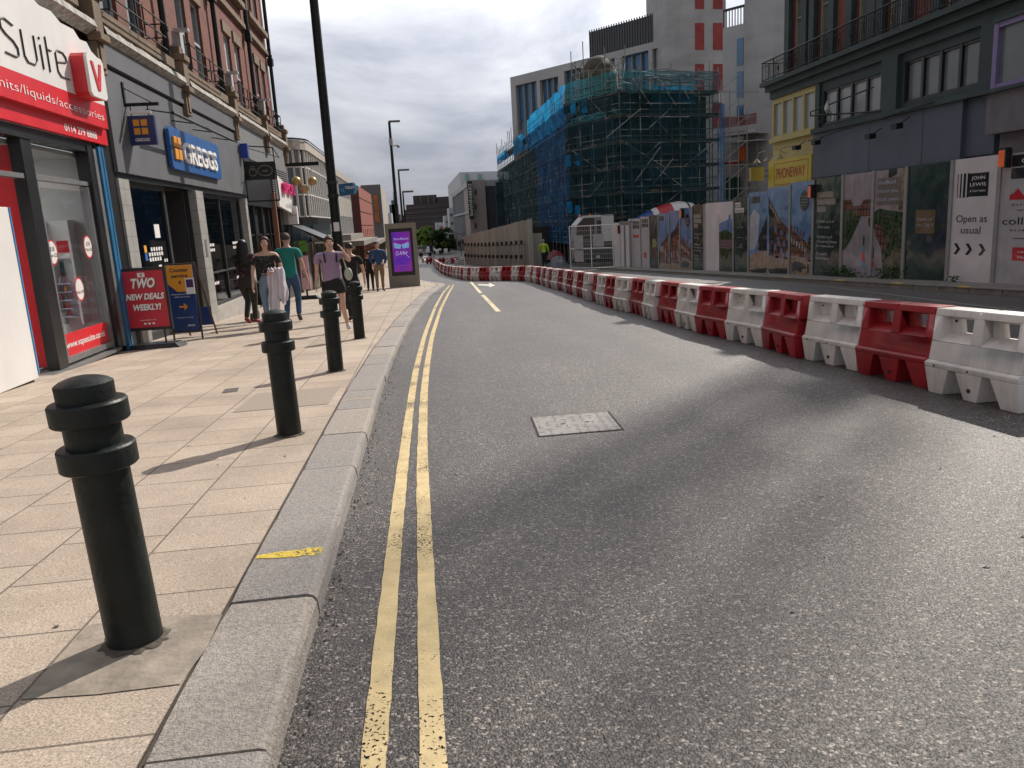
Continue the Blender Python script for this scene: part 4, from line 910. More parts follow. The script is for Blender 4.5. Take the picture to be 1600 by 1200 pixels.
mb = MB(); loft(mb, corner(.15), zf[0], ztop); mb.add([(x, y, ztop) for x, y in corner(.15)] + [(-16, 57.5, ztop)], [list(range(len(corner()) + 1))]); mb.add([(x, y, zf[0]) for x, y in corner(.15)] + [(-16, 57.5, zf[0])], [list(range(len(corner()), -1, -1))]); mb.add([(-6, 57.5, -4), (-16, 57.5, -4), (-16, 57.5, ztop), (-6, 57.5, ztop)], [(3, 2, 1, 0)]); mb.build('fascia', cb_, beige)
mb = MB(); loft(mb, corner(.22), ztop, ztop + .1); mb.build('roof_edge', cb_, blackf)
mb = MB(); loft(mb, corner(0), -3, zf[0]); mb.build('glazing', cb_, dark_glass('curved_glass', (.03, .045, .05), .12))
mb = MB()
P = corner(.02); L_ = []
for a, b in zip(P, P[1:]):
    ln = math.dist(a, b); n_ = max(1, round(ln / .95))
    for k in range(n_): L_.append((a[0] + (b[0] - a[0]) * k / n_, a[1] + (b[1] - a[1]) * k / n_))
for x, y in L_[5:]: mb.cyl((x, y, zf[3]), (x, y, zf[0]), .085, n=4)
for z in zf[1:]:
    for a, b in zip(P, P[1:]): mb.cyl((*a, z), (*b, z), .05, n=4)
mb.build('mullions', cb_, pale)
mb = MB(); loft(mb, corner(.3), zf[3] - .45, zf[3] - .1); mb.build('canopy_band', cb_, blackf)
lb2 = thing('office_block', 'low beige office block with ribbon windows beyond the rounded building', 'building', (-7, 65, -2.6))
zt = PX(540, 276, -6.0).z
mb = MB(); mb.use(beige).wbox(WR, 57.6, 78, zt - .5, zt, -10, .1); mb.wbox(WR, 57.6, 78, zt - 3.6, zt - 2.0, -10, .02); mb.wbox(WR, 57.6, 78, zt - 6.6, zt - 5.2, -10, .02)
mb.build('cladding', lb2); mb = MB(); mb.wbox(WR, 57.6, 78, -3, zt - .5, -10, -.08); mb.build('windows', lb2, dark_glass('ribbon_glass', (.12, .14, .15), .15))
mb = MB()
for k in range(14): u = 57.8 + k * 1.5; mb.wbox(WR, u, u + .12, zt - 5.2, zt - .5, -.08, .06)
mb.build('mullions', lb2, pale)
rb2 = thing('red_clad_building', 'small red-brown clad building on the left between the office block and the grey tower', 'building', (-6, 88, -3))
yq = 84; xa = PY(554, 330, yq).x; xb = PY(563, 330, yq).x; zt = PY(563, 290, yq).z; yk = 8
WQ = Wall((xb, yq), (0, 1))
u1 = WQ.uz(581, 320)[0]
mb = MB(); mb.use(M('red_clad', (.27, .075, .05), .7, var=.12, scale=.6)).wbox(WQ, .05, u1, -3.4, zt, -6, 0); mb.use(M('red_clad_shaded', (.10, .03, .025), .7)).add([(xa - 4, yq, -3.4), (xb, yq, -3.4), (xb, yq, zt), (xa - 4, yq, zt)], [(0, 1, 2, 3)]); mb.build('body', rb2)  # front face painted as a shaded copy of the red cladding
mb = MB()
for k in range(5): z = zt - 1.2 - k * 1.4; mb.wbox(WQ, .3, u1 - .4, z, z + .06, 0, .04)
for k in range(7): u = 2 + k * (u1 - 4) / 6; mb.wbox(WQ, u, u + .5, zt - 5.2, zt - 4.4, 0, .03)
mb.build('windows', rb2, M('maroon_trim', (.07, .025, .02), .6))
gb2 = thing('grey_tower_block', 'grey concrete block with an orange banner on the left, above the ad totem', 'building', (-8, 120, -3.4))
yq = 122; A_ = PY(563, 288, yq); B_ = PY(594, 288, yq); WQ = Wall((B_.x, yq), (0, 1)); u1 = WQ.uz(604, 310)[0]
mb = MB(); mb.use(M('grey_concrete_far', (.17, .165, .16), .85, var=.12, scale=.4)).add([(A_.x, yq, -4), (B_.x, yq, -4), (B_.x, yq, B_.z), (A_.x, yq, B_.z)], [(0, 1, 2, 3)]); mb.use(beige).wbox(WQ, .05, u1, -4, B_.z - .2, -10, 0); mb.build('body', gb2)
a, b = PY(583, 305, yq - .1), PY(594, 348, yq - .1); mb = MB(); mb.box(((a.x + b.x) / 2, yq - .1, (a.z + b.z) / 2), (b.x - a.x, .15, a.z - b.z)); mb.build('banner', gb2, M('orange_banner', (.42, .15, .04), .7, var=.4, scale=.5))
# ground floor shop band with canopies
sf = thing('shop_parade', 'dark run of shop fronts under flat canopies behind the walking people', 'shop front', (-6, 60, -2.5))
mb = MB(); mb.wbox(WR, 40, 62, -2.8, .8, -4, -.05); mb.wbox(WR, 62, 125, -3.6, -.3, -4, -.05); mb.build('glazing', sf, dark_glass('parade_glass', (.022, .022, .024), .15))
can = M('canopy_grey', (.22, .20, .18), .8, stain=.2)
for a, b, z in ((47, 58, .75), (58, 78, .2), (78, 104, -.25), (104, 126, -.5)):
    mb = MB(); mb.wbox(WR, a, b - .1, z, z + .35, -.05, 2.2); mb.build('canopy', sf, can)
mb = MB()
for k, u in enumerate(np.arange(41, 120, 2.6)): mb.wbox(WR, u, u + .16, gz(u), gz(u) + 2.6, -.05, .06)
mb.pieces('shopfront_post', sf, M('brown_frame', (.10, .07, .05), .6))
mb = MB(); a = PY(459, 377, 42); b = PY(480, 393, 42); mb.box(((a.x + b.x) / 2, 42, (a.z + b.z) / 2), (b.x - a.x, .1, a.z - b.z)); tag(mb.build('green_shop_sign', mat=M('green_sign', (.12, .42, .04), .5)), 'bright green shop sign under the dark awning behind the man in teal', 'sign')
aw = thing('dark_awning', 'black sloping awning sticking out over the pavement behind the people', 'awning', (-6, 42, .9))
p0, p1, p2, p3 = PY(456, 352, 41), PY(505, 372, 41), PY(505, 378, 41), PY(456, 372, 41)
mb = MB(); mb.add([p0, p1, p1 + Vector((.0, 4, 0)), p0 + Vector((0, 4, 0)), p2, p2 + Vector((0, 4, 0))], [(0, 1, 2, 3), (1, 4, 5, 2), (0, 4, 1)]); mb.build('fabric', aw, blackf)
mb = MB(); mb.cyl(p1, (-5.9, 41, p1.z - .3), .02, n=6); mb.cyl(p1 + Vector((0, 4, 0)), (-5.9, 45, p1.z - .3), .02, n=6); mb.build('arm', aw, DARK)
# ================================================================ STREET LAMPS, AD TOTEM, BOARDS
def lamp(label, x, y, h, r0, r1, arm=0, head=True, lean=0):
    t = thing('street_lamp', label, 'street lamp', (x, y, gz(y)), 'street lamps along the left pavement')
    z = gz(y); mb = MB(); mb.cyl((x, y, z), (x, y, z + h * .16), r0 * 1.12, r0 * 1.12, n=16); mb.cyl((x, y, z + h * .16), (x + lean, y, z + h), r0, r1, n=16); mb.build('pole', t, BLACK)
    if head:
        mb = MB(); mb.cyl((x, y, z + h - .1), (x + arm, y, z + h), .05, n=8); mb.box((x + arm, y, z + h + .02), (.75, .3, .12)); mb.build('lamp_head', t, M('lamp_grey', (.12, .12, .12), .5), bevel=.02)
    return t
b_ = PY(532, 420, 24); lt = lamp('thick black lamp post rising out of the top of the photo', b_.x, 24, 14.5, .138, .108, arm=1.2)
mb = MB()
for z in (PY(520, 285, 24).z, PY(522, 306, 24).z): mb.cyl((b_.x, 24, z - .04), (b_.x, 24, z + .04), .165, n=16)
mb.build('clamp', lt, DARK)
mb = MB(); zz = PY(532, 354, 24).z; mb.box((b_.x + .02, 23.84, zz), (.16, .02, .26)); mb.build('notice', lt, WPAINT)
bs = thing('blue_finger_sign', 'blue arrow-shaped toilets sign fixed to the tall lamp post', 'sign', (b_.x, 24, 2.6))
WT = Wall((0, 23.97), (1, 0)); P = [c2(*q, 23.97) for q in ((529, 288), (553, 285), (560, 294), (556, 303), (531, 307))]
mb = MB(); mb.use(M('finger_blue', (.008, .075, .17), .4)).poly(WT, P, -.03, .03); mb.build('panel', bs)
mb = MB(); cx, cz = P[0][0], (P[0][1] + P[4][1]) / 2; mb.use(txtw).text('TOILETS', WT, cx + .33, cz + .03, .07, .034, wid=.30, bold=.02); mb.use(M('pale_blue', (.1, .35, .55), .5)).text('WC', WT, cx + .10, cz - .06, .12, .034, wid=.12); mb.poly(WT, [P[1], P[2], P[3], (P[3][0] - .07, P[3][1] + .02), (P[2][0] - .09, P[2][1]), (P[1][0] - .06, P[1][1] - .02)], .03, .033); mb.build('lettering', bs)
for lbl, px, pt, y, r in (('slim black street lamp behind the ad totem with a camera on its pole', 621, 190, 45, .11), ('second slim street lamp behind the totem, shorter in the photo', 629, 266, 72, .12), ('third and smallest street lamp behind the ad totem', 633, 300, 100, .14)):
    p = PY(px, 345, y); q = PY(px, pt, y); x = PY(px + (345 - 345) / 10, 345, y).x; tp = PY(606 if y == 45 else px - 12 + (4 if y > 50 else 0), pt, y)
    l_ = lamp(lbl, p.x, y, tp.z - gz(y), r, r * .6, arm=.0, head=False, lean=0)
    mb = MB(); s_ = y / 45; mb.box((p.x + .28 * s_, y, tp.z), (.62 * s_, .25 * s_, .09 * s_)); mb.build('lamp_head', l_, M('lamp_grey', (.12, .12, .12), .5), bevel=.02)
    if y == 45:
        mb = MB(); z = PY(612, 222, 45).z; mb.box((p.x, y - .05, z), (.2, .2, .35)); mb.build('control_box', l_, M('lamp_box', (.4, .4, .4), .5))
        mb = MB(); z = PY(614, 228, 45).z; mb.cyl((p.x + .1, y, z), (p.x + .35, y, z + .02), .03, n=8); mb.sph((p.x + .38, y, z - .02), .1, 10, 8); mb.build('camera', l_, M('lamp_box', (.4, .4, .4), .5))
# ad totem
yk = 39.9; rot = 0
kt = thing('ad_totem', 'grey concrete-framed advertising totem with a glowing purple screen, standing at the kerb', 'advertising totem', (-.8, yk, gz(yk)))
k0, k1 = PY(608.5, 450, yk), PY(656, 446, yk); t0, t1 = PY(601, 350, yk), PY(650, 347, yk)
x0, x1, zb, zt = (k0.x + t0.x) / 2, (k1.x + t1.x) / 2, gz(yk), (t0.z + t1.z) / 2
WK = Wall((0, yk), (1, 0)); sx0, sx1, sz0, sz1 = x0 + .17, x1 - .2, PY(625, 431, yk).z, PY(622, 357, yk).z
tot = M('totem_stone', (.27, .245, .20), .8, var=.1, scale=2, stain=.15)
mb = MB(); mb.wbox(WK, x0, x1, zb - .1, sz0, -.5, 0); mb.wbox(WK, x0, x1, sz1, zt, -.5, 0); mb.wbox(WK, x0, sx0, sz0, sz1, -.5, 0); mb.wbox(WK, sx1, x1, sz0, sz1, -.5, 0); mb.wbox(WK, sx0, sx1, sz0, sz1, -.45, -.06); mb.build('casing', kt, tot)
mb = MB(); mb.wbox(WK, sx0, sx1, sz0, sz1, -.06, -.03); mb.build('bezel', kt, blackf)
m, t, b, n, l = newmat('purple_screen'); tc = n('ShaderNodeTexCoord'); no = n('ShaderNodeTexNoise'); no.inputs['Scale'].default_value = 1.1; l(tc.outputs['Object'], no.inputs['Vector'])
r_ = n('ShaderNodeValToRGB'); e = r_.color_ramp.elements; e[0].position = .35; e[0].color = (.055, .006, .26, 1); e[1].position = .65; e[1].color = (.17, .01, .17, 1); l(no.outputs['Fac'], r_.inputs[0])
b.inputs['Base Color'].default_value = (.02, .01, .05, 1); b.inputs['Roughness'].default_value = .2; l(r_.outputs[0], b.inputs['Emission Color']); b.inputs['Emission Strength'].default_value = 1.0
scr = MB(); a_, c_, d2, e2 = sx0 + .13, sx1 - .13, sz0 + .2, sz1 - .17
scr.use(m).wbox(WK, a_, c_, d2, e2, -.03, -.025)
lit = M('screen_lilac', (.45, .42, .75), .4, emit=.5); mid = M('screen_blue', (.15, .35, .6), .4, emit=.5)
ux, wz = (a_ + c_) / 2, e2 - d2
scr.use(lit).text('Sheffield', WK, ux, e2 - wz * .20, .11, -.02, wid=.72)
for k, s_ in enumerate((-1, 1)):
    scr.use(mid).poly(WK, [(ux + s_ * .02, e2 - wz * .34), (ux + s_ * .38, e2 - wz * .27), (ux + s_ * .36, e2 - wz * .40), (ux + s_ * .05, e2 - wz * .42)][::s_], -.02)
def scrib(pts, r, o): scr.path([WK.pt(ux + u, e2 - wz * z, o) for u, z in pts], r, 5)
scr.use(lit); scrib([(-.34, .27), (-.2, .30), (0, .33), (.2, .30), (.34, .26)], .012, -.02)
scrib([(-.26, .60), (-.32, .54), (-.24, .48), (-.16, .52), (-.24, .57), (-.1, .56), (-.06, .48), (-.04, .58), (.04, .50), (.08, .58), (.1, .47), (.14, .57), (.22, .50), (.28, .52), (.18, .55), (.28, .62), (.36, .66)], .011, -.02)
scr.use(M('screen_dim', (.25, .1, .5), .4, emit=.3)).text('sheffield city centre', WK, ux, d2 + wz * .15, .04, -.02, wid=.7); scr.build('screen', kt)
# red swing sign and blue A-board
yA = 15.6; WA = Wall((0, yA), (1, 0))
q = [c2(*p, yA) for p in ((186, 420), (261, 416), (268, 514), (196, 518))]
xa = (q[0][0] + q[3][0]) / 2; xb = (q[1][0] + q[2][0]) / 2; za = (q[2][1] + q[3][1]) / 2; zb_ = (q[0][1] + q[1][1]) / 2
ra = thing('red_swing_sign', 'black framed pavement sign with a red poster reading TWO NEW DEALS WEEKLY', 'pavement sign', ((xa + xb) / 2, yA, gz(yA)))
mb = MB(); mb.wbox(WA, xa, xb, za, zb_, -.03, .03); mb.build('frame', ra, blackf)
pr = M('poster_red', (.46, .025, .045), .3, var=.08)
mb = MB(); w_, h_ = xb - xa, zb_ - za; U = lambda f: xa + w_ * f; Z = lambda f: za + h_ * f
mb.use(pr).wbox(WA, U(.06), U(.94), Z(.05), Z(.95), .03, .036)
mb.use(txtw)
mb.text('TWO', WA, U(.48), Z(.69), h_ * .14, .044, wid=w_ * .52, bold=.05, shear=.2); mb.text('NEW DEALS', WA, U(.5), Z(.50), h_ * .09, .044, wid=w_ * .80, bold=.045, shear=.2); mb.text('WEEKLY!', WA, U(.5), Z(.33), h_ * .09, .044, wid=w_ * .60, bold=.045, shear=.2)
mb.wbox(WA, U(.41), U(.56), Z(.85), Z(.92), .036, .042); mb.text('vapesuite.co.uk', WA, U(.5), Z(.16), h_ * .022, .042, wid=w_ * .35)
mb.use(pr).text('V', WA, U(.485), Z(.862), h_ * .045, .046, bold=.04)
mb.use(txtw)
for f in (.40, .49, .58): mb.wbox(WA, U(f), U(f + .05), Z(.095), Z(.125), .036, .04)
mb.use(M('poster_shadow', (.10, .012, .02), .4)); mb.text('TWO', WA, U(.495), Z(.68), h_ * .14, .040, wid=w_ * .52, bold=.05, shear=.2); mb.text('NEW DEALS', WA, U(.51), Z(.493), h_ * .09, .040, wid=w_ * .80, bold=.045, shear=.2); mb.text('WEEKLY!', WA, U(.51), Z(.323), h_ * .09, .040, wid=w_ * .60, bold=.045, shear=.2)
mb.build('poster', ra)
mb = MB()
for f in (.2, .8): mb.cyl(WA.pt(U(f), gz(yA) + .1), WA.pt(U(f), za), .02, n=6)
mb.box(((xa + xb) / 2 + .05, yA, gz(yA) + .05), (w_ * 1.25, .5, .09), taper=.8); mb.build('base', ra, blackf, bevel=.015)
yA2 = 16.9; WA = Wall((0, yA2), (1, 0))
q = [c2(*p, yA2) for p in ((262, 415), (304, 413), (309, 516), (268, 518))]
xa = (q[0][0] + q[3][0]) / 2; xb = (q[1][0] + q[2][0]) / 2; za = (q[2][1] + q[3][1]) / 2; zb_ = (q[0][1] + q[1][1]) / 2
ba = thing('blue_a_board', 'blue and orange Counter service A-board beside the bakery door', 'pavement sign', ((xa + xb) / 2, yA2, gz(yA2)))
mb = MB(); wood = M('board_wood', (.09, .055, .035), .6, var=.3, scale=12)
zg = gz(yA2); sl_ = .45
for f in (0, 1):
    x = xa - .02 if f == 0 else xb + .02
    mb.cyl((x, yA2, zg), (x, yA2 + .1, zb_ + .03), .022, n=6); mb.cyl((x + .06, yA2 + .95, zg - .02), (x, yA2 + .12, zb_ + .03), .022, n=6)
mb.cyl((xa, yA2 + .1, zb_ + .02), (xb, yA2 + .1, zb_ + .02), .02, n=6); mb.cyl((xa, yA2, za - .02), (xb, yA2, za - .02), .02, n=6); mb.build('frame', ba, wood)
nb = M('board_navy', (.012, .04, .16), .4); mb = MB(); w_, h_ = xb - xa, zb_ - za
mb.use(nb).wbox(WA, xa, xb, za, zb_, -.03, .03); 
rp_ = MB(); rp_.wbox(Wall((0, yA2 + .9), (1, 0)), xa + .04, xb + .04, za, za + .4, 0, .02); rp_.build('rear_panel', ba, nb)
mb.use(amber).poly(WA, [(xa, zb_), (xa, Z(0.74)), (U(.35), Z(.60)), (U(.65), Z(.60)), (xb, Z(.74)), (xb, zb_)][::-1], .03, .036)
mb.use(M('navy_text', (.015, .02, .06), .5)).text('Counter', WA, U(.5), Z(.90), h_ * .055, .040, wid=w_ * .7, bold=.02, shear=.15); mb.text('service', WA, U(.5), Z(.815), h_ * .055, .040, wid=w_ * .62, bold=.02, shear=.15); mb.text('4', WA, U(.48), Z(.71), h_ * .06, .04, bold=.02)
mb.use(txtw).text('Please place your order', WA, U(.5), Z(.555), h_ * .02, .035, wid=w_ * .8); mb.text('inside at the counter', WA, U(.5), Z(.515), h_ * .02, .035, wid=w_ * .6); mb.text('Thank you for waiting', WA, U(.5), Z(.20), h_ * .018, .035, wid=w_ * .6); mb.text('GREGGS', WA, U(.7), Z(.07), h_ * .025, .035, wid=w_ * .28, bold=.02)
mb.wbox(WA, U(.68), U(1.02), Z(.56), Z(.8), .037, .042); mb.use(M('poster_purple', (.06, .03, .14), .5)).wbox(WA, U(.72), U(.98), Z(.66), Z(.78), .043, .046)
mb.use(amber).wbox(WA, U(.34), U(.6), Z(.36), Z(.385), .03, .036); mb.poly(WA, [(U(.52), Z(.43)), (U(.66), Z(.372)), (U(.52), Z(.315)), (U(.52), Z(.345)), (U(.59), Z(.372)), (U(.52), Z(.40))][::-1], .03, .036)
mb.build('panel', ba)
# small red and white pavement sign far behind, rack of goods
g = G(477, 468); WA = Wall((0, g.y), (1, 0)); a, b = PY(467, 400, g.y), PY(486, 452, g.y)
fs_ = thing('small_pavement_sign', 'small white and pink pavement sign behind the man in teal', 'pavement sign', (g.x, g.y, gz(g.y)))
mb = MB(); mb.use(M('pale_pink', (.62, .36, .42), .5)).wbox(WA, a.x, b.x, b.z, a.z, -.03, .03); mb.use(txtd).text('50%', WA, (a.x + b.x) / 2, (a.z + b.z) / 2 - .2, .3, .035, wid=(b.x - a.x) * .7, bold=.02); mb.build('panel', fs_)
mb = MB(); mb.box(((a.x + b.x) / 2, g.y, gz(g.y) + .08), (1.0, .5, .14), taper=.7); mb.cyl(((a.x + b.x) / 2, g.y, gz(g.y)), ((a.x + b.x) / 2, g.y, b.z), .04); mb.build('base', fs_, blackf)

# ================================================================ PEOPLE
SKIN = M('skin', (.56, .35, .26), .55, var=.08, scale=10)
HAIRB = M('hair_brown', (.05, .022, .012), .6, var=.4, scale=30, stretch=(8, 8, 1)); HAIRK = M('hair_black', (.012, .010, .010), .5, var=.4, scale=30)
HAIRS = M('hair_short', (.06, .045, .035), .7, var=.3, scale=40); EYE = M('eye_dark', (.02, .015, .012), .4); LIP = M('lip', (.32, .09, .08), .5)
def skin(nodes, edges, name, parent, mat, root, level=2):
    """continuous surface grown round a skeleton; nodes {key: ((x,y,z), radius or (rx,ry))}"""
    ks = list(nodes); me = bpy.data.meshes.new(name); me.from_pydata([nodes[k][0] for k in ks], [(ks.index(a), ks.index(b)) for a, b in edges], [])
    o = bpy.data.objects.new(name + '_tmp', me); COL.objects.link(o)
    md = o.modifiers.new('s', 'SKIN'); md.use_smooth_shade = True; md.branch_smoothing = .3; ss = o.modifiers.new('u', 'SUBSURF'); ss.levels = level; ss.render_levels = level
    for i, k in enumerate(ks):
        r = nodes[k][1]; v = me.skin_vertices[0].data[i]; v.radius = r if isinstance(r, tuple) else (r, r); v.use_root = (k == root)
    bpy.context.view_layer.update()
    m2 = bpy.data.meshes.new_from_object(o.evaluated_get(bpy.context.evaluated_depsgraph_get())); bpy.data.objects.remove(o); bpy.data.meshes.remove(me)
    m2.name = name; m2.materials.clear(); m2.materials.append(mat); m2.polygons.foreach_set('use_smooth', [True] * len(m2.polygons))
    ob = bpy.data.objects.new(name, m2); COL.objects.link(ob); ob.parent = parent; ORG[ob.name] = Vector(); return ob
def person(label, pos, H, facing, hair='short', hairmat=HAIRS, top=None, sleeve='short', bottom=None, blen='long', shoes=None, legs=None, arms=None, crop=False, width=1.0, head_turn=0, skinm=None):
    """facing: degrees, 0 = towards the camera (-Y), 180 = away. legs/arms override joints (metres for a 1.75 m body)"""
    t = thing('person', label, 'person', (0, 0, 0)); sk = skinm or SKIN
    W_ = width * 1.13
    J = dict(pel=(0, 0, .93), wai=(0, 0, 1.08), che=(0, .0, 1.28), upc=(0, .01, 1.40), nek=(0, .01, 1.50), jaw=(0, -.025, 1.565), hed=(0, -.005, 1.645), top=(0, .005, 1.71))
    for s_, n_ in ((-1, 'R'), (1, 'L')):
        J['hip' + n_] = (s_ * .095 * W_, 0, .88); J['kne' + n_] = (s_ * .10, -.02, .49); J['ank' + n_] = (s_ * .10, .02, .085); J['toe' + n_] = (s_ * .12, -.13, .035)
        J['sho' + n_] = (s_ * .17 * W_, .01, 1.405); J['elb' + n_] = (s_ * .235 * W_, .02, 1.13); J['wri' + n_] = (s_ * .25 * W_, -.05, .89)
    J.update(legs or {}); J.update(arms or {})
    V_ = {k: Vector(v) for k, v in J.items()}
    nodes = dict(pel=(J['pel'], (.105 * W_, .085)), wai=(J['wai'], (.095 * W_, .075)), che=(J['che'], (.125 * W_, .095)), upc=(J['upc'], (.11, .08)), nek=(J['nek'], .052), jaw=(J['jaw'], (.062, .072)), hed=(J['hed'], (.074, .094)), top=(J['top'], (.055, .065)))
    ed = [('pel', 'wai'), ('wai', 'che'), ('che', 'upc'), ('upc', 'nek'), ('nek', 'jaw'), ('jaw', 'hed'), ('hed', 'top')]
    for n_ in 'RL':
        s_ = -1 if n_ == 'R' else 1
        nodes['hip' + n_] = (J['hip' + n_], .070 * W_); nodes['kne' + n_] = (J['kne' + n_], .056); cal = V_['kne' + n_].lerp(V_['ank' + n_], .35); nodes['cal' + n_] = (tuple(cal), .052); nodes['ank' + n_] = (J['ank' + n_], .036); nodes['toe' + n_] = (J['toe' + n_], (.038, .026))
        ed += [('pel', 'hip' + n_), ('hip' + n_, 'kne' + n_), ('kne' + n_, 'cal' + n_), ('cal' + n_, 'ank' + n_), ('ank' + n_, 'toe' + n_)]
        nodes['sho' + n_] = (J['sho' + n_], .052); nodes['elb' + n_] = (J['elb' + n_], .038); nodes['wri' + n_] = (J['wri' + n_], .025)
        d = (V_['wri' + n_] - V_['elb' + n_]).normalized(); pal = V_['wri' + n_] + d * .07; nodes['pal' + n_] = (tuple(pal), (.034, .018)); sd = d.cross(Vector((s_, 0.2, 0))).normalized()
        ed += [('upc', 'sho' + n_), ('sho' + n_, 'elb' + n_), ('elb' + n_, 'wri' + n_), ('wri' + n_, 'pal' + n_)]
        for i, (off, ln) in enumerate(((-.028, .062), (-.009, .075), (.010, .070), (.028, .055))):   # four fingers
            f0 = pal + sd * off + d * .03; f1 = f0 + d * ln * .5 + Vector((-s_ * .008, 0, 0)); f2 = f1 + d * ln * .45 + Vector((-s_ * .018, 0, 0))
            nodes[f'f{i}a{n_}'] = (tuple(f0), .0095); nodes[f'f{i}b{n_}'] = (tuple(f1), .0085); nodes[f'f{i}c{n_}'] = (tuple(f2), .007); ed += [('pal' + n_, f'f{i}a{n_}'), (f'f{i}a{n_}', f'f{i}b{n_}'), (f'f{i}b{n_}', f'f{i}c{n_}')]
        th = V_['wri' + n_] + d * .035 - sd * .035; t2 = th + d * .045 - sd * .015; nodes['tha' + n_] = (tuple(th), .011); nodes['thb' + n_] = (tuple(t2), .009); ed += [('wri' + n_, 'tha' + n_), ('tha' + n_, 'thb' + n_)]
    # nose and ears grow from the head
    nodes['nos'] = ((0, -.112, 1.615), .012); ed.append(('hed', 'nos'))
    for s_, n_ in ((-1, 'R'), (1, 'L')): nodes['ear' + n_] = ((s_ * .078, .01, 1.63), .012); ed.append(('hed', 'ear' + n_))
    skin(nodes, ed, 'body', t, sk, 'pel')
    for s_ in (-1, 1): mb = MB(); mb.sph((s_ * .03, -.083, 1.648), .011, 8, 6, (1.3, .7, .7)); mb.build('eye', t, EYE)
    mb = MB(); mb.sph((0, -.086, 1.565), .016, 8, 6, (1.3, .5, .45)); mb.build('mouth', t, LIP)
    # hair
    hb = MB(); hb.sph((0, .018, 1.668), .098, 18, 12, (.88, 1.0, .88))
    if hair == 'long':
        for k in range(26):
            a = math.pi * (-.08 + 1.16 * k / 25); x, y = .082 * math.cos(a), .02 + .082 * math.sin(a); ln = random.uniform(.30, .42)
            hb.cyl((x, y, 1.68), (x * 1.15, y * 1.1 + .01, 1.5), .028, .03, n=6); hb.cyl((x * 1.15, y * 1.1 + .01, 1.5), (x * 1.35, y * 1.25 + .015, 1.62 - ln), .03, .012, n=6)
    elif hair == 'bun': hb.sph((0, .10, 1.72), .05, 12, 8)
    hm = hb.build('hair', t, hairmat)
    for v in hm.data.vertices:
        if v.co.y < -.045 and v.co.z < 1.70: v.co.y = -.045 if hair != 'short' else -.03
        if hair == 'short' and v.co.z < 1.62: v.co.z = 1.62 + (v.co.z - 1.62) * .3
    if top:
        g = {}; e_ = []
        z0 = 1.14 if crop else .80
        g['a'] = ((0, 0, z0), (.160 * W_, .13)) if not crop else ((0, 0, z0), (.135 * W_, .11)); g['b'] = ((0, 0, 1.12 if not crop else 1.2), (.132 * W_, .105)); g['c'] = ((0, 0, 1.28), (.145 * W_, .115)); g['d'] = ((0, .01, 1.405 if not crop else 1.36), (.115 * W_, .088))
        e_ = [('a', 'b'), ('b', 'c'), ('c', 'd')]
        if not crop: g['e'] = ((0, .01, 1.465), .062); e_.append(('d', 'e'))
        for n_ in 'RL':
            S, E_, Wr = V_['sho' + n_], V_['elb' + n_], V_['wri' + n_]; dz = Vector((0, 0, -.05)) if crop else Vector()
            g['s' + n_] = (tuple(S + dz), .070); e_.append(('d', 's' + n_))
            if sleeve == 'short': g['t' + n_] = (tuple(S.lerp(E_, .62) + dz * .5), .066); e_.append(('s' + n_, 't' + n_))
            else: g['t' + n_] = (tuple(E_), .056); g['u' + n_] = (tuple(E_.lerp(Wr, .95)), .042); e_ += [('s' + n_, 't' + n_), ('t' + n_, 'u' + n_)]
        skin(g, e_, 'top', t, top, 'b')
    if bottom:
        g = {'a': ((0, 0, 1.10 if crop else 1.06), (.128 * W_, .105)), 'b': ((0, 0, .92), (.142 * W_, .115))}; e_ = [('a', 'b')]
        for n_ in 'RL':
            Hh, K, A = V_['hip' + n_], V_['kne' + n_], V_['ank' + n_]; g['h' + n_] = (tuple(Hh - Vector((0, 0, .03))), .098 * W_); e_.append(('b', 'h' + n_))
            if blen == 'long': g['k' + n_] = (tuple(K), .068); g['l' + n_] = (tuple(K.lerp(A, .5)), .06); g['m' + n_] = (tuple(K.lerp(A, .98)), .052); e_ += [('h' + n_, 'k' + n_), ('k' + n_, 'l' + n_), ('l' + n_, 'm' + n_)]
            else: g['k' + n_] = (tuple(Hh.lerp(K, .52)), .092 * W_); e_.append(('h' + n_, 'k' + n_))
        skin(g, e_, 'trousers' if blen == 'long' else 'shorts', t, bottom, 'b')
    if shoes:
        for n_ in 'RL':
            A, T_ = V_['ank' + n_], V_['toe' + n_]; d = (T_ - A); g = {'a': (tuple(A - d * .25), .046), 'b': (tuple(A.lerp(T_, .4)), .046), 'c': (tuple(T_ + d * .15), (.044, .034))}
            skin(g, [('a', 'b'), ('b', 'c')], 'shoe', t, shoes, 'a', 1)
    t.location = pos; t.scale = (H / 1.75,) * 3; t.rotation_euler = (0, 0, R(facing)); return t
def at_px(px, py, y, topy):
    """ground place for a figure whose feet are at (px, ~py) at distance y and head top at row topy"""
    p = PY(px, py, y); return (p.x, y, gz(y)), PY(px, topy, y).z - gz(y)
denim_l = M('denim_light', (.19, .26, .35), .8, var=.2, scale=6, bump=.3, bscale=30); denim = M('denim_blue', (.035, .08, .16), .8, var=.25, scale=6, bump=.3, bscale=30)
teal = M('teal_cotton', (.01, .19, .165), .8, var=.12, scale=7, bump=.3, bscale=10); lilac = M('lilac_cotton', (.30, .215, .32), .85, var=.1, scale=6, bump=.35, bscale=9)
blk = M('black_cloth', (.012, .012, .014), .85, var=.3, scale=5, bump=.3, bscale=10); olive = M('dark_olive_cloth', (.03, .03, .024), .85, var=.2); shoew = M('white_shoe', (.6, .58, .56), .6); shoeb = M('brown_shoe', (.07, .035, .025), .6)
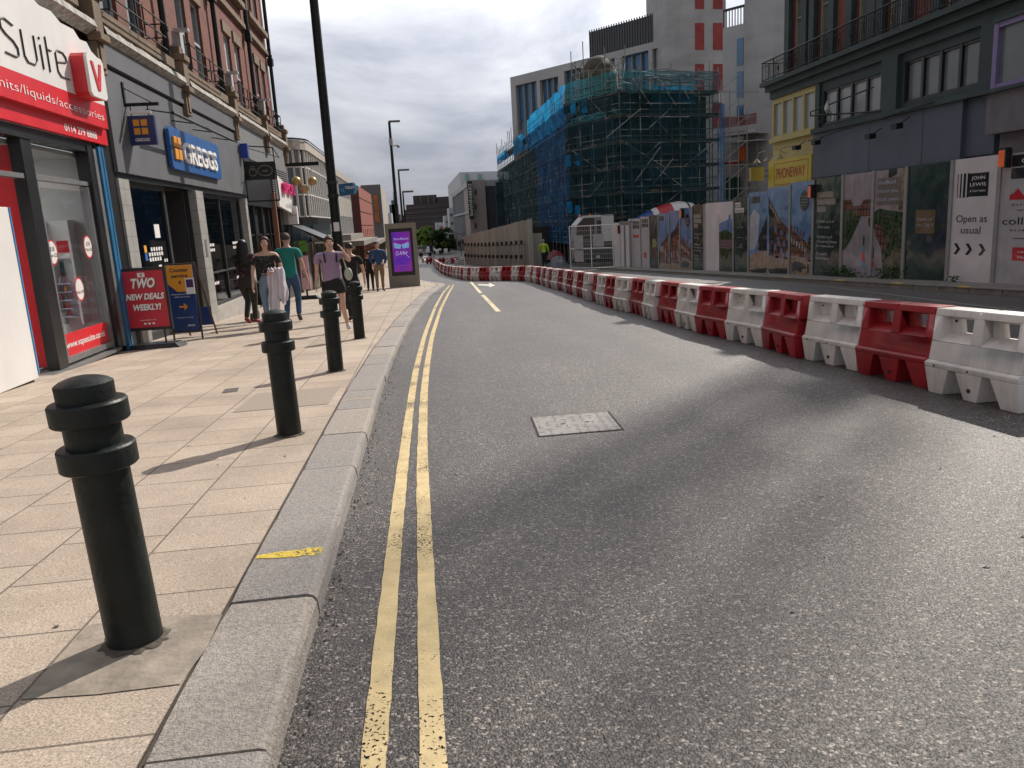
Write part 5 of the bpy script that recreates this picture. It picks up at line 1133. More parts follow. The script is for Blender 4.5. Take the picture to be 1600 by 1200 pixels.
def speck(name, base, spots, sc):
    m, t, b, n, l = newmat(name); tc = n('ShaderNodeTexCoord'); v = n('ShaderNodeTexVoronoi'); v.inputs['Scale'].default_value = sc; l(tc.outputs['Object'], v.inputs['Vector']); r = n('ShaderNodeValToRGB'); r.color_ramp.interpolation = 'CONSTANT'
    r.color_ramp.elements[0].color = (*spots, 1); r.color_ramp.elements[1].position = .25; r.color_ramp.elements[1].color = (*base, 1); l(v.outputs['Distance'], r.inputs[0]); l(r.outputs[0], b.inputs['Base Color']); b.inputs['Roughness'].default_value = .8; return m
p, H = at_px(394, 505, 20.3, 373)
person('person in dark flowered top and dark trousers pushing a buggy past the bakery window', p, H, 165, 'long', HAIRK, speck('dark_floral', (.014, .012, .016), (.16, .05, .07), 9), 'long', olive, shoes=M('red_shoe', (.2, .02, .02), .6), width=1.12, legs={'kneL': (.08, -.12, .50), 'ankL': (.08, .06, .12), 'toeL': (.08, -.08, .035)}, arms={'elbL': (.22, -.12, 1.18), 'wriL': (.18, -.34, 1.08), 'elbR': (-.22, -.12, 1.18), 'wriR': (-.18, -.34, 1.08)})
p, H = at_px(427, 500, 18.2, 366); 
tw = person('person with long brown hair, black off-shoulder top and pale jeans carrying a white jacket', p, H * .985, 5, 'long', HAIRB, speck('black_speckled', (.016, .016, .017), (.22, .21, .19), 24), 'short', denim_l, shoes=shoew, crop=True, legs={'kneL': (.07, -.13, .50), 'ankL': (.05, -.08, .10), 'toeL': (.05, -.22, .05)}, arms={'elbR': (-.27, .02, 1.13), 'wriR': (-.29, -.01, .88), 'elbL': (.26, -.02, 1.15), 'wriL': (.14, -.22, 1.10)})
jk = MB(); rj = random.Random(4)
W0 = Wall((0, -.24), (1, 0)); nU, nZ = 12, 14
for side, dx, wd, ln in ((0, .10, .20, .80), (1, .22, .20, .62)):
    vs = []
    for i in range(nZ + 1):
        for k in range(nU + 1):
            u = k / nU; v = i / nZ; ww = wd * (.62 + .35 * math.sin(math.pi * min(1, v * .8 + .1)) + .12 * math.sin(v * 9 + side))
            vs.append((dx + (u - .5) * ww + .03 * v * (1 if side else -1), -.20 - .07 * math.sin(math.pi * u) - .025 * math.sin(u * 13 + v * 5 + side * 2), 1.14 - ln * v + .05 * math.sin(u * 5 + side * 2) * v + .02 * math.sin(u * 17)))
    jk.add(vs, [(i * (nU + 1) + k, i * (nU + 1) + k + 1, (i + 1) * (nU + 1) + k + 1, (i + 1) * (nU + 1) + k) for i in range(nZ) for k in range(nU)], True)
    b2_ = [(x, -.13, z) for x, y, z in vs]; jk.add(b2_, [((i + 1) * (nU + 1) + k, (i + 1) * (nU + 1) + k + 1, i * (nU + 1) + k + 1, i * (nU + 1) + k) for i in range(nZ) for k in range(nU)], True)
    edge = [i * (nU + 1) for i in range(nZ + 1)]
    for E_ in (edge, [i + nU for i in edge], list(range(nU + 1)), [nZ * (nU + 1) + k for k in range(nU + 1)]):
        for a, b in zip(E_, E_[1:]): jk.add([vs[a], vs[b], b2_[b], b2_[a]], [(0, 1, 2, 3)])
jo = jk.build('white_jacket', None, M('white_cloth', (.60, .57, .63), .85, var=.06, scale=5, bump=.5, bscale=7), org=(0, 0, 0)); jo.location = p; jo.scale = (H / 1.75,) * 3; jo.rotation_euler = (0, 0, R(5)); tag(jo, 'white jacket draped over the forearm of the person with long brown hair', 'jacket')
p, H = at_px(461, 503, 20.0, 363)
person('person with short hair in a teal T-shirt and blue jeans walking away', p, H, 178, 'short', HAIRS, teal, 'short', denim, shoes=shoeb, width=1.05, legs={'kneR': (-.1, -.1, .5), 'ankR': (-.1, .02, .13), 'toeR': (-.1, -.1, .04), 'kneL': (.09, .05, .49), 'ankL': (.1, .2, .12), 'toeL': (.12, .06, .035)}, arms={'elbR': (-.27, .03, 1.14), 'wriR': (-.31, -.06, .90)})
p, H = at_px(527, 510, 16.2, 368)
tl = person('person in lilac T-shirt and black shorts striding towards the camera, one hand at the shoulder', p, H, 8, 'bun', HAIRB, lilac, 'short', M('shorts_black', (.01, .01, .012), .8), 'short', shoew, width=1.24,
    legs={'kneR': (-.09, -.12, .5), 'ankR': (-.08, -.2, .09), 'toeR': (-.08, -.35, .05), 'kneL': (.13, -.02, .49), 'ankL': (.20, .24, .13), 'toeL': (.22, .17, .03)}, arms={'elbL': (.34, -.06, 1.28), 'wriL': (.24, -.12, 1.46), 'elbR': (-.26, .02, 1.14), 'wriR': (-.30, -.10, .93)})
mb = MB()
for s_ in (-1, 1): mb.path([(s_ * .10, -.115, 1.28), (s_ * .11, -.10, 1.42), (s_ * .11, .02, 1.475), (s_ * .11, .13, 1.36), (s_ * .10, .14, 1.1)], .017, 6)
mb.box((0, .19, 1.22), (.26, .12, .36))
bp_ = mb.build('rucksack', None, blk, org=(0, 0, 0), bevel=.01); bp_.location = p; bp_.scale = (H / 1.75,) * 3; bp_.rotation_euler = (0, 0, R(8)); tag(bp_, 'black rucksack worn by the person in the lilac T-shirt, only its straps showing', 'rucksack')
mb = MB(); mb.sph((.29, -.06, 1.05), .1, 14, 10, (.75, .45, 1.15)); mb.path([(.27, -.05, 1.12), (.2, -.04, 1.45), (.14, .06, 1.46)], .012, 6)
bg = mb.build('shoulder_bag', None, M('pale_leather', (.42, .45, .36), .5), org=(0, 0, 0)); bg.location = p; bg.scale = (H / 1.75,) * 3; bg.rotation_euler = (0, 0, R(8)); tag(bg, 'pale green shoulder bag hanging at the side of the person in lilac', 'bag')
p, H = at_px(556, 500, 19.0, 378)
person('person in black mostly hidden behind the one in lilac', p, H, 190, 'short', HAIRK, blk, 'short', blk, shoes=shoeb)
p, H = at_px(580, 453, 36.6, 392)
person('small far person in dark clothes walking away beside the one in the blue jacket', p, H, 185, 'short', HAIRK, blk, 'long', blk, shoes=shoeb, legs={'kneL': (.1, -.08, .5), 'ankL': (.12, .08, .1)})
p, H = at_px(595, 454, 36.4, 377)
person('far person in a blue jacket and tan trousers standing beside the ad totem', p, H, 10, 'short', HAIRS, M('blue_jacket', (.012, .055, .15), .7, var=.15), 'long', M('tan_trousers', (.22, .14, .08), .8), shoes=shoeb, width=1.15, arms={'elbL': (.29, .02, 1.14), 'wriL': (.2, -.08, .96), 'elbR': (-.29, .02, 1.14), 'wriR': (-.2, -.08, .96)})
# buggy pushed by the first person
p = Vector((PY(412, 500, 21.4).x, 21.6, gz(21.6))); bgy = thing('pushchair', 'dark folding pushchair in front of the person in the flowered top', 'pushchair', p)
mb = MB()
for x in (-.24, .24):
    mb.path([p + Vector((x, -.35, 1.05)), p + Vector((x, -.1, .55)), p + Vector((x, .45, .12))], .016, 6); mb.path([p + Vector((x, .2, .75)), p + Vector((x, -.35, .12))], .016, 6)
mb.cyl(p + Vector((-.24, -.35, 1.05)), p + Vector((.24, -.35, 1.05)), .02, n=6); mb.build('frame', bgy, STEEL)
mb = MB(); mb.box(p + Vector((0, .1, .45)), (.44, .42, .06)); mb.box(p + Vector((0, -.12, .7)), (.44, .06, .5)); mb.sph(p + Vector((0, .05, .88)), .27, 14, 8, (.85, .9, .6)); mb.build('seat', bgy, blk)
for x in (-.26, .26):
    for y in (-.35, .42): mb = MB(); c = p + Vector((x, y, .12)); mb.cyl(c - Vector((.025, 0, 0)), c + Vector((.025, 0, 0)), .12, n=18); mb.build('wheel', bgy, DARK)
# ================================================================ RIGHT SIDE: PAINTED HOARDINGS
WH = Wall((13.3, 0), (0, 1), -1)      # out = towards the road (-x)
postm = M('hoarding_post', (.30, .295, .28), .6, .2, var=.1)
hg_green = M('print_green', (.018, .045, .038), .14, var=.3, scale=1.2); hg_white = M('print_white', (.64, .61, .61), .14, var=.06, scale=1); hg_grey = M('print_grey', (.42, .41, .41), .14, var=.06)
hg_sky = M('print_sky', (.12, .24, .44), .14, var=.3, scale=.9); hg_cloud = M('print_cloud', (.40, .43, .48), .14, var=.15); hg_mauve = M('print_mauve', (.30, .26, .28), .14, var=.1)
hg_brick = brick_mat('print_brick', (.20, .07, .04), (.26, .10, .055), (.045, .035, .035), axis='YZ', bw=.16, rh=.21, ms=.035, rough=.15, bump=0, off=0); hg_red = M('print_red', (.5, .03, .04), .14); hg_river = M('print_river', (.27, .25, .27), .14, var=.2, scale=2); hg_tree = M('print_tree', (.03, .055, .022), .14, var=.9, scale=9); hg_gold = M('print_gold', (.16, .12, .055), .14); hg_sand = M('print_sand', (.28, .21, .14), .14, var=.4, scale=6); hg_dark = M('print_dark', (.02, .025, .028), .14)
def uH(px, py=400): return WH.uz(px, py)[0]
def zH(px, py): return WH.uz(px, py)[1]
for k_, m_ in MATS.items():
    if k_.startswith('print_'):
        t = m_.node_tree; b_n = t.nodes['Principled BSDF']; tc = t.nodes.new('ShaderNodeTexCoord'); no = t.nodes.new('ShaderNodeTexNoise'); no.inputs['Scale'].default_value = 1.1; no.inputs['Detail'].default_value = 1.5
        t.links.new(tc.outputs['Object'], no.inputs['Vector']); bp = t.nodes.new('ShaderNodeBump'); bp.inputs['Strength'].default_value = .5; bp.inputs['Distance'].default_value = .12; t.links.new(no.outputs['Fac'], bp.inputs['Height']); t.links.new(bp.outputs[0], b_n.inputs['Normal'])
hn = [0]
def panel(px0, px1, pyt0, pyt1, draw, label, post=True):
    """one hoarding panel between two photo columns; draw(mb, U, Z, o) prints on it"""
    a0, b0 = WH.uz(px0, pyt0), WH.uz(px1, pyt1); u1, u0 = a0[0], b0[0]   # u falls as px grows
    zt = (a0[1] + b0[1]) / 2; zb = gz((u0 + u1) / 2) - .06
    t = thing('hoarding_panel', label, 'hoarding', WH.pt(u0, zb), 'printed hoarding panels along the far pavement')
    mb = MB(); U = lambda f: u1 + (u0 - u1) * f; Z = lambda f: zb + (zt - zb) * f
    def rect(m, f0, f1, g0, g1, o=.0): mb.use(m).wbox(WH, U(f1), U(f0), Z(g0), Z(g1), .0, .012 + o)
    def pol(m, pts, o=.0): mb.use(m).add([WH.pt(U(a), Z(b), .012 + o) for a, b in pts], [list(range(len(pts)))])
    def txt(m, s_, f, g, h, wf, o=.006, bold=0.0): mb.use(m).text(s_, WHr, -(U(f)), Z(g), (zt - zb) * h, .012 + o, wid=(u1 - u0) * wf, bold=bold)
    draw(rect, pol, txt); mb.build('print', t)
    mb = MB(); mb.wbox(WH, u0, u1, zb, zt - .005, -.05, -.002); mb.build('board', t, postm)
    if post: mb = MB(); mb.wbox(WH, u0 - .06, u0 + .06, zb - .03, zt + .02, -.06, .05); mb.build('post', t, postm)
    return t
class _R(Wall):
    def pt(s, u, z, o=0): return WH.pt(-u, z, o)
WHr = _R((13.3, 0), (0, 1), -1)
rs_ = random.Random(9)
def open_as(rect, pol, txt):
    rect(hg_white, 0, 1, 0, 1)
    rect(hg_dark, .36, .78, .70, .88, .004)
    for f, w_ in ((.12, .015), (.18, .03), (.25, .05), (.335, .03)): rect(hg_dark, f, f + w_, .695, .885, .004)
    txt(txtw, 'JOHN', .57, .83, .026, .28, .012); txt(txtw, 'LEWIS', .57, .78, .026, .33, .012); txt(txtw, '& PARTNERS', .57, .735, .013, .33, .012)
    txt(hg_dark, 'Open as', .47, .50, .058, .66, .006); txt(hg_dark, 'usual', .47, .41, .058, .42, .006)
    for f in (.12, .38, .66): pol(hg_dark, [(f, .33), (f + .07, .33), (f + .15, .285), (f + .07, .24), (f, .24), (f + .08, .285)], .004)
def agents(rect, pol, txt):
    rect(hg_grey, 0, 1, 0, 1); rect(hg_dark, .2, 1, .90, .985, .004); rect(hg_dark, .2, 1, .81, .89, .004)
    txt(txtw, 'Office Letting', .75, .925, .03, .75, .012, .01); txt(txtw, 'Agents', .7, .835, .03, .32, .012, .01)
    pol(hg_red, [(.2, .655), (.2, .69), (.28, .71), (.34, .74), (.42, .70), (.5, .66), (.5, .655)], .004); txt(hg_dark, 'CUSHMAN', .76, .70, .02, .42, .006); txt(hg_dark, 'WAKEFIELD', .76, .665, .02, .42, .006)
    txt(hg_dark, '0114 263', .5, .61, .016, .5); rect(hg_dark, .35, .6, .575, .58, .004); txt(hg_dark, 'colloco', .5, .47, .055, .8); txt(hg_dark, '0114 270', .5, .42, .016, .5); rect(hg_dark, .3, .55, .365, .37, .004)
    rect(hg_red, .32, 1, .20, .30, .004); txt(txtw, 'Lambert Smith', .68, .26, .018, .5, .012); txt(txtw, 'Hampton', .6, .22, .018, .34, .012)
def green_heart(rect, pol, txt):
    rect(hg_green, 0, 1, 0, 1); rect(hg_gold, .25, .68, .42, .62, .004); txt(hg_cloud, 'Heart of', .46, .53, .028, .34, .010); txt(hg_cloud, 'the City II', .46, .48, .028, .36, .010)
def river_r(rect, pol, txt):
    rect(hg_mauve, 0, 1, 0, 1); pol(hg_tree, [(0, .62), (.2, .66), (.5, .64), (1, .62), (1, 0), (0, 0)], .002); pol(hg_river, [(0, .0), (0, .46), (.12, .5), (.3, .33), (.42, .0)], .004)
    pol(hg_brick, [(.05, .52), (.3, .5), (.45, .36), (.5, .28), (.3, .3), (.1, .42)], .005); pol(hg_sand, [(.8, 1), (.95, 1), (.95, .62), (.8, .64)], .004); pol(hg_dark, [(.45, 1), (.7, 1), (.7, .95), (.45, .92)], .003)
    for g in range(7): x = .56 + g * .06; pol(hg_sand, [(x, .64), (x + .03, .64), (x + .03, .72), (x, .72)], .004)
    rect(M('print_taupe', (.13, .105, .085), .3), .12, .85, .69, .93, .006)
    for k, s_ in enumerate(('Sheffield', 'makes you', 'think again')): txt(hg_cloud, s_, .46 + (-.05 if k == 0 else 0), .875 - k * .075, .034, (.55, .62, .70)[k], .014, .02)
    pol(hg_red, [(.03, .14), (.09, .2), (.13, .12), (.11, .07), (.06, .1)], .006); pol(hg_sky, [(.02, .16), (.16, .04), (.14, .03), (.0, .13)], .007); pol(hg_dark, [(.06, .3), (.09, .3), (.1, .2), (.05, .2)], .007)
def river_l(rect, pol, txt):
    rect(hg_mauve, 0, 1, 0, 1); pol(hg_brick, [(0, .6), (.02, .76), (.3, .76), (.34, .70), (.6, .70), (.7, .75), (1, .76), (1, .6)], .003); pol(hg_tree, [(0, .64), (.25, .66), (.5, .62), (.62, .6), (.45, .4), (.2, .28), (0, .26)], .004)
    pol(hg_river, [(0, 0), (.02, .25), (.3, .36), (.62, .58), (.85, .58), (1, .5), (1, 0)], .005); pol(hg_brick, [(.85, .58), (1, .6), (1, .48), (.9, .5)], .006)
    pol(M('print_teal', (.03, .25, .25), .3), [(.72, .33), (.78, .33), (.78, .26), (.72, .26)], .008); pol(hg_red, [(.7, .26), (.79, .26), (.8, .18), (.69, .18)], .008); pol(hg_sky, [(.7, .2), (.86, .12), (.8, .1), (.68, .16)], .009); pol(hg_dark, [(.73, .42), (.77, .42), (.78, .33), (.72, .33)], .008)
    pol(hg_tree, [(0, 0), (0, .12), (.15, .13), (.35, .05), (.5, .07), (.6, 0)], .010)
def text_green(rect, pol, txt):
    rect(hg_green, 0, 1, 0, 1)
    for k, (w_, s_) in enumerate(((.55, 'Leopold House'), (.62, 'Isaacs Building'), (.3, 'Block B'))): rect(M('print_taupe2', (.24, .20, .14), .3), .12, .14 + w_, .80 - k * .07, .86 - k * .07, .004); txt(hg_cloud, s_, .13 + w_ / 2, .815 - k * .07, .025, w_ * .9, .010, .02)
    for g, s_, w_ in ((.555, '70,000 sq ft of', .6), (.50, 'office space', .45), (.40, '50,000 sq ft', .55), (.355, 'of premium shops', .7), (.31, 'and restaurants', .6), (.23, '52 quality', .4), (.185, 'apartments', .45)): txt(hg_cloud, s_, .14 + w_ / 2, g, .024, w_, .006, .015)
def city(kind):
    def f(rect, pol, txt):
        rect(hg_sky, 0, 1, 0, 1)
        if kind == 0:   # sky with round badge, terrace of shops
            pol(hg_dark, [(.62 + .2 * math.cos(k * math.pi / 10), .80 + .105 * math.sin(k * math.pi / 10)) for k in range(20)], .004)
            for k in range(4): txt(hg_cloud, ('62,000 sq ft', 'premium retail', 'restaurants and', 'leisure units')[k], .62, .84 - k * .03, .012, .26, .010)
            pol(hg_brick, [(0, .52), (.5, .42), (.8, .36), (.8, .2), (0, .22)], .003)
            for k in range(5): pol(hg_brick, [(.05 + k * .13, .50 - k * .02), (.11 + k * .13, .50 - k * .02), (.11 + k * .13, .56 - k * .02), (.05 + k * .13, .56 - k * .02)], .004)
            for k in range(6): pol(hg_cloud, [(.06 + k * .12, .42 - k * .02), (.11 + k * .12, .415 - k * .02), (.11 + k * .12, .36 - k * .02), (.06 + k * .12, .365 - k * .02)], .005)
            pol(hg_tree, [(.8, .4), (.88, .46), (1, .3), (1, .15), (.8, .18)], .004); pol(hg_sand, [(0, .22), (1, .18), (1, 0), (0, 0)], .004); pol(hg_dark, [(.1, .12), (.25, .16), (.6, .15), (.8, .1), (.1, .04)], .006)
            for k in range(7): x = rs_.uniform(.1, .9); pol(hg_dark, [(x, .05), (x + .04, .05), (x + .04, .14), (x, .14)], .007)
        elif kind == 1:  # dark glass gable and orange brick block
            pol(hg_dark, [(.05, .9), (.12, .86), (.62, .62), (.62, .2), (.1, .2)], .003); pol(hg_brick, [(.3, .66), (.62, .62), (1, .52), (1, .2), (.3, .2)], .004)
            for k in range(5):
                for j in range(3): pol(hg_dark if (k + j) % 2 else hg_sky, [(.34 + k * .13, .56 - k * .02 - j * .1), (.42 + k * .13, .555 - k * .02 - j * .1), (.42 + k * .13, .49 - k * .02 - j * .1), (.34 + k * .13, .495 - k * .02 - j * .1)], .005)
            for k in range(4): pol(hg_sand, [(.14 + k * .1, .82 - k * .04), (.2 + k * .1, .80 - k * .04), (.2 + k * .1, .74 - k * .04), (.14 + k * .1, .76 - k * .04)], .005)
            pol(hg_sand, [(0, .22), (1, .22), (1, 0), (0, 0)], .004); pol(hg_dark, [(0, .06), (.9, .1), (1, .04), (.2, 0)], .006)
            for k in range(7): x = rs_.uniform(.3, .95); pol(hg_mauve, [(x, .15), (x + .04, .15), (x + .03, .26), (x, .26)], .007)
        elif kind == 2:
            pol(hg_cloud, [(0, .7), (.3, .8), (.6, .72), (.5, .4), (.3, .3), (0, .3)], .002); pol(hg_dark, [(1, .72), (.62, .5), (.5, .38), (.52, .3), (1, .3)], .004); rect(hg_dark, .12, .6, .87, .95, .004); pol(hg_sand, [(0, .2), (.4, .28), (1, .3), (1, 0), (0, 0)], .003); pol(hg_dark, [(0, .04), (1, .1), (1, .04), (.4, 0)], .005)
        elif kind == 3:
            pol(hg_dark, [(.1, .62), (.55, .7), (.9, .84), (.9, .55), (.1, .45)], .003); pol(hg_brick, [(0, .45), (.5, .58), (1, .72), (1, .1), (0, .1)], .004)
            for k in range(9): x, z = rs_.uniform(0, .85), rs_.uniform(.12, .42); pol(rs_.choice((hg_sand, hg_dark, hg_mauve)), [(x, z), (x + .12, z + .02), (x + .12, z + .13), (x, z + .1)], .005 + k * .0003)
            pol(hg_sand, [(0, .12), (1, .12), (1, 0), (0, 0)], .009)
        elif kind == 4:
            pol(hg_dark, [(.2, .45), (.6, .55), (1, .7), (1, .4), (.2, .3)], .003); pol(hg_brick, [(.2, .38), (1, .52), (1, .12), (.1, .12)], .004); pol(hg_tree, [(0, .3), (.2, .36), (.3, .1), (0, .1)], .005)
            for k in range(8): x, z = rs_.uniform(.2, .85), rs_.uniform(.12, .36); pol(rs_.choice((hg_sand, hg_dark, hg_mauve)), [(x, z), (x + .12, z + .02), (x + .12, z + .13), (x, z + .1)], .0055 + k * .0003)
            rect(hg_dark, .08, .5, .87, .95, .004); pol(hg_sand, [(0, .12), (1, .12), (1, 0), (0, 0)], .009)
    return f
def further(rect, pol, txt):
    rect(hg_green, 0, 1, 0, 1)
    rect(hg_white, .08, .45, .87, .93, .004); rect(hg_white, .08, .68, .80, .86, .004); txt(hg_dark, 'Further', .26, .885, .022, .3, .010, .01); txt(hg_dark, 'information', .37, .815, .022, .5, .010, .01)
    for k in range(3): txt(hg_cloud, ('heartofcity', 'call us', 'follow us')[k], .45, .60 - k * .13, .014, .4, .006)
def blankwhite(rect, pol, txt):
    rect(hg_white, 0, 1, 0, 1); pol(hg_sky, [(.5, .70), (.82, .76), (.84, .82), (.9, .82), (.9, .76), (1, .77), (1, .5), (.5, .5)], .003); pol(hg_tree, [(.5, .02), (.5, .58), (.75, .62), (1, .55), (1, .02)], .004); rect(M('print_maroon', (.10, .035, .04), .3), .52, 1, .36, .48, .006)
    for k, s_ in enumerate(('There is a new', 'destination in', 'the city')): txt(hg_cloud, s_, .74, .455 - k * .05, .018, .36 - .06 * (k == 2), .012)
def plain_green(rect, pol, txt): rect(hg_green, 0, 1, 0, 1); rect(M('print_lime', (.22, .28, .05), .3), .3, .7, .42, .56, .003); pol(hg_dark, [(.2, .3), (.5, .36), (.9, .2), (.8, 0), (.2, 0)], .003)
def greyinfo(k):
    def f(rect, pol, txt):
        rect(hg_grey, 0, 1, 0, 1); rect(hg_dark, .15, .85, .88, .95, .004); rect(hg_dark, .15, .85, .80, .87, .004); txt(hg_cloud, ('Retail', 'Residential')[k], .5, .895, .02, .5, .012); txt(hg_cloud, ('Leasing', 'Agents')[k], .5, .815, .02, .4, .012)
        if k == 0: rect(hg_red, .15, .8, .62, .68, .004)
        else: rect(hg_red, .3, .6, .22, .32, .004)
    return f
PANELS = [(1488, 1610, 250, 237, 'x'), ]
panel(1566, 1660, 241, 231, agents, 'grey hoarding panel of letting agents cut by the right edge of the photo', False)
panel(1491, 1566, 250, 241, open_as, 'white hoarding panel reading Open as usual with three arrows')
panel(1419, 1491, 261, 250, green_heart, 'dark green hoarding panel with a small gold square in its middle')
panel(1367, 1419, 268, 261, river_r, 'hoarding panel with a river picture under a taupe block of three text lines')
panel(1319, 1367, 273, 268, river_l, 'hoarding panel with pale sky and river, left half of the river picture')
panel(1273, 1319, 280, 273, text_green, 'dark green text-covered hoarding panel between the city picture and the river picture')
panel(1236, 1273, 287, 280, city(0), 'hoarding panel with blue sky, a dark round badge and a brick terrace')
panel(1200, 1236, 296, 287, city(1), 'hoarding panel picturing a dark glass gable and an orange brick block', )
panel(1171, 1200, 304, 296, city(2), 'hoarding panel picturing clouds and the edge of a dark wedge building', False)
panel(1147, 1171, 311, 304, further, 'dark green Further information hoarding panel')
panel(1103, 1147, 320, 312, blankwhite, 'mostly blank white hoarding panel with a strip of picture on its right half')
panel(1082, 1101, 322, 318, text_green, 'narrow dark green text panel left of the blank white hoarding')
panel(1063, 1082, 327, 322, city(0), 'narrow city picture panel with the round badge, under the mixer drum end')
panel(1046, 1063, 331, 327, city(3), 'narrow brick street picture panel, middle one below the union flag drum')
panel(1029, 1046, 335, 331, city(4), 'narrow brick street picture panel, left one below the union flag drum')
panel(1015, 1029, 337, 335, plain_green, 'narrow green panel with a lime square below the drum')
panel(1001, 1015, 340, 337, greyinfo(1), 'narrow grey panel headed Residential Agents')
panel(987, 1001, 343, 340, greyinfo(0), 'narrow grey panel headed Retail Leasing')
# plain white gate leaf and frame at the end of the hoardings
u0, u1 = uH(987), uH(960)
ge = thing('site_door', 'white site door with vision strips and grey frame at the end of the hoarding', 'door', WH.pt(u0, -2.1))
zt = zH(975, 348); mb = MB(); mb.use(hg_white).wbox(WH, u0 + .1, u1, -2.2, zt, -.08, -.0); mb.use(M('frame_grey', (.12, .12, .125), .5)).wbox(WH, u0, u0 + (u1 - u0) * .62, -2.2, zt + .1, -.02, .03)
mb.build('frame', ge); mb = MB(); w_ = u1 - u0
for a in (.06, .37): mb.wbox(WH, u0 + w_ * a, u0 + w_ * (a + .2), -2.0, zt - .15, .03, .05)
mb.build('door_leaf', ge, hg_white); mb = MB(); mb.cyl(WH.pt(u0 - .1, -2.2, .1), WH.pt(u0 - .1, zt + .1, .1), .08, n=8); mb.lathe(WH.pt(u0 - .1, zt + .1, .1), [(.13, 0), (.08, .12), (0, .14)], 10); mb.build('gatepost', ge, STEEL)
lampm = M('amber_lamp', (.55, .10, .02), .3, emit=.25)
for i, (px, py, sc) in enumerate(((1577, 248, 1.0), (1273, 300, 1.0), (1069, 334, 1.1), (969, 359, 1.2))):
    t = thing('warning_lamp', ('large orange warning lamp on top of the agents panel at the right edge', 'orange warning lamp on the post right of the round-badge picture panel', 'orange warning lamp below the mixer drum end', 'orange warning lamp on the white site door')[i], 'warning lamp', WH.pt(*WH.uz(px, py), .1), 'warning lamps on the hoardings')
    u, z = WH.uz(px, py); mb = MB(); mb.wbox(WH, u - .1 * sc, u + .1 * sc, z - .17 * sc, z + .19 * sc, .06, .2); mb.build('lens', t, lampm, bevel=.02); mb = MB(); mb.wbox(WH, u - .14 * sc, u - .1 * sc, z - .2 * sc, z + .22 * sc, .05, .2); mb.wbox(WH, u - .1 * sc, u + .1 * sc, z + .19 * sc, z + .24 * sc, .05, .2); mb.build('holder', t, DARK)
# weeds at the foot of the hoarding
weedm = M('weed_green', (.035, .07, .02), .8, var=.5, scale=9)
for i, px in enumerate((1310, 1335, 1390, 1500)):
    u = uH(px, 435); mb = MB(); r = random.Random(i); n_ = 55 if i < 3 else 18
    for k in range(n_):
        c = WH.pt(u + r.gauss(0, .35 if i < 3 else .12), gz(u) + r.uniform(0, .30) * (1 if i < 3 else .5), .12 + r.uniform(0, .12)); a = Vector((r.uniform(-1, 1), r.uniform(-1, 1), r.uniform(-.3, 1))).normalized() * .07; b = a.orthogonal().normalized() * .03
        mb.add([c - a, c + b, c + a, c - b], [(0, 1, 2, 3)])
    tag(mb.build('weed', mat=weedm), ('low green weeds at the foot of the dark green text panel', 'bushy weeds at the foot of the left river panel', 'weeds at the foot of the right river panel', 'tiny weed at the foot of the Open as usual panel')[i], 'weed')

# ---- dark balcony building with the yellow phone shop
yb = M('yellow_render', (.44, .39, .15), .6, var=.08, scale=2, stain=.1); dkb = M('dark_paint_stone', (.034, .058, .062), .7, var=.25, scale=1.5, bump=.2, bscale=12, stain=.3); slate = M('slate_fascia', (.08, .105, .14), .6, var=.12, scale=1.0, stain=.15); brd = brick_mat('dark_red_brick', (.20, .05, .035), (.25, .07, .045), (.12, .09, .07), axis='YZ')
paneg = M('blind_glass', (.26, .29, .30), .25, var=.15, scale=.8, spec=.6); paneg2 = M('blind_glass_dark', (.13, .15, .15), .2, var=.2, scale=.8, spec=.7)
WB2 = Wall((13.6, 0), (0, 1), -1)
db = thing('balcony_building', 'dark painted building with a long iron balcony above the hoardings on the right', 'building', (13.6, 23, -1))
U2 = lambda px, py: WB2.uz(px, py)[0]; Z2 = lambda px, py: WB2.uz(px, py)[1]
yE = 29.5; HT = 9.95
mb = MB()
hl = [(26.9, 27.75, 6.1, 8.6), (28.1, 28.9, 6.1, 8.6)]
hl = [(a, a + .95, 6.1, 8.7) for a in (28.15, 26.3, 23.9, 22.2, 19.6, 17.4)]
mb.wallholes(WB2, 9, yE - .2, 5.9, HT, hl, -.6, .25); mb.add([WB2.pt(yE - .2, -1.5, -.6), WB2.pt(yE - .2, -1.5, -10), WB2.pt(yE - .2, HT, -10), WB2.pt(yE - .2, HT, -.6)], [(0, 1, 2, 3)]); mb.add([WB2.pt(9, 5.9, -.6), WB2.pt(9, 5.9, -10), WB2.pt(9, HT, -10), WB2.pt(9, HT, -.6)], [(3, 2, 1, 0)]); mb.build('upper_wall', db, brd)
mb = MB(); mb.wbox(WB2, 8.9, yE - .1, HT, HT + .25, -10, -.4)
for u in (18.3, 21.2, 26.4): mb.wbox(WB2, u, u + .9, HT + .25, HT + 1.9, -1.4, -.7); mb.wbox(WB2, u + .2, u + .6, HT + 1.9, HT + 2.9, -1.2, -.9)  # unseen chimneys, added and sized for the shadows they throw on the road
mb.build('roof', db, dkb)
for a, b, z0, z1 in hl:
    f = MB(); f.wbox(WB2, a, a + .09, z0, z1, -.85, -.72); f.wbox(WB2, b - .09, b, z0, z1, -.85, -.72); f.wbox(WB2, a + .09, b - .09, z1 - .09, z1, -.85, -.72); f.wbox(WB2, a + .09, b - .09, z0, z0 + .09, -.85, -.72); f.wbox(WB2, (a + b) / 2 - .03, (a + b) / 2 + .03, z0 + .09, z1 - .09, -.84, -.74); f.wbox(WB2, a + .09, b - .09, z1 - .75, z1 - .69, -.84, -.74); fo = f.build('balcony_window', db, M('cream_window_frame', (.30, .29, .24), .6))
    g = MB(); g.wbox(WB2, a + .09, b - .09, z0 + .09, z1 - .09, -.83, -.80); g.build('pane', fo, paneg2)
mb = MB()
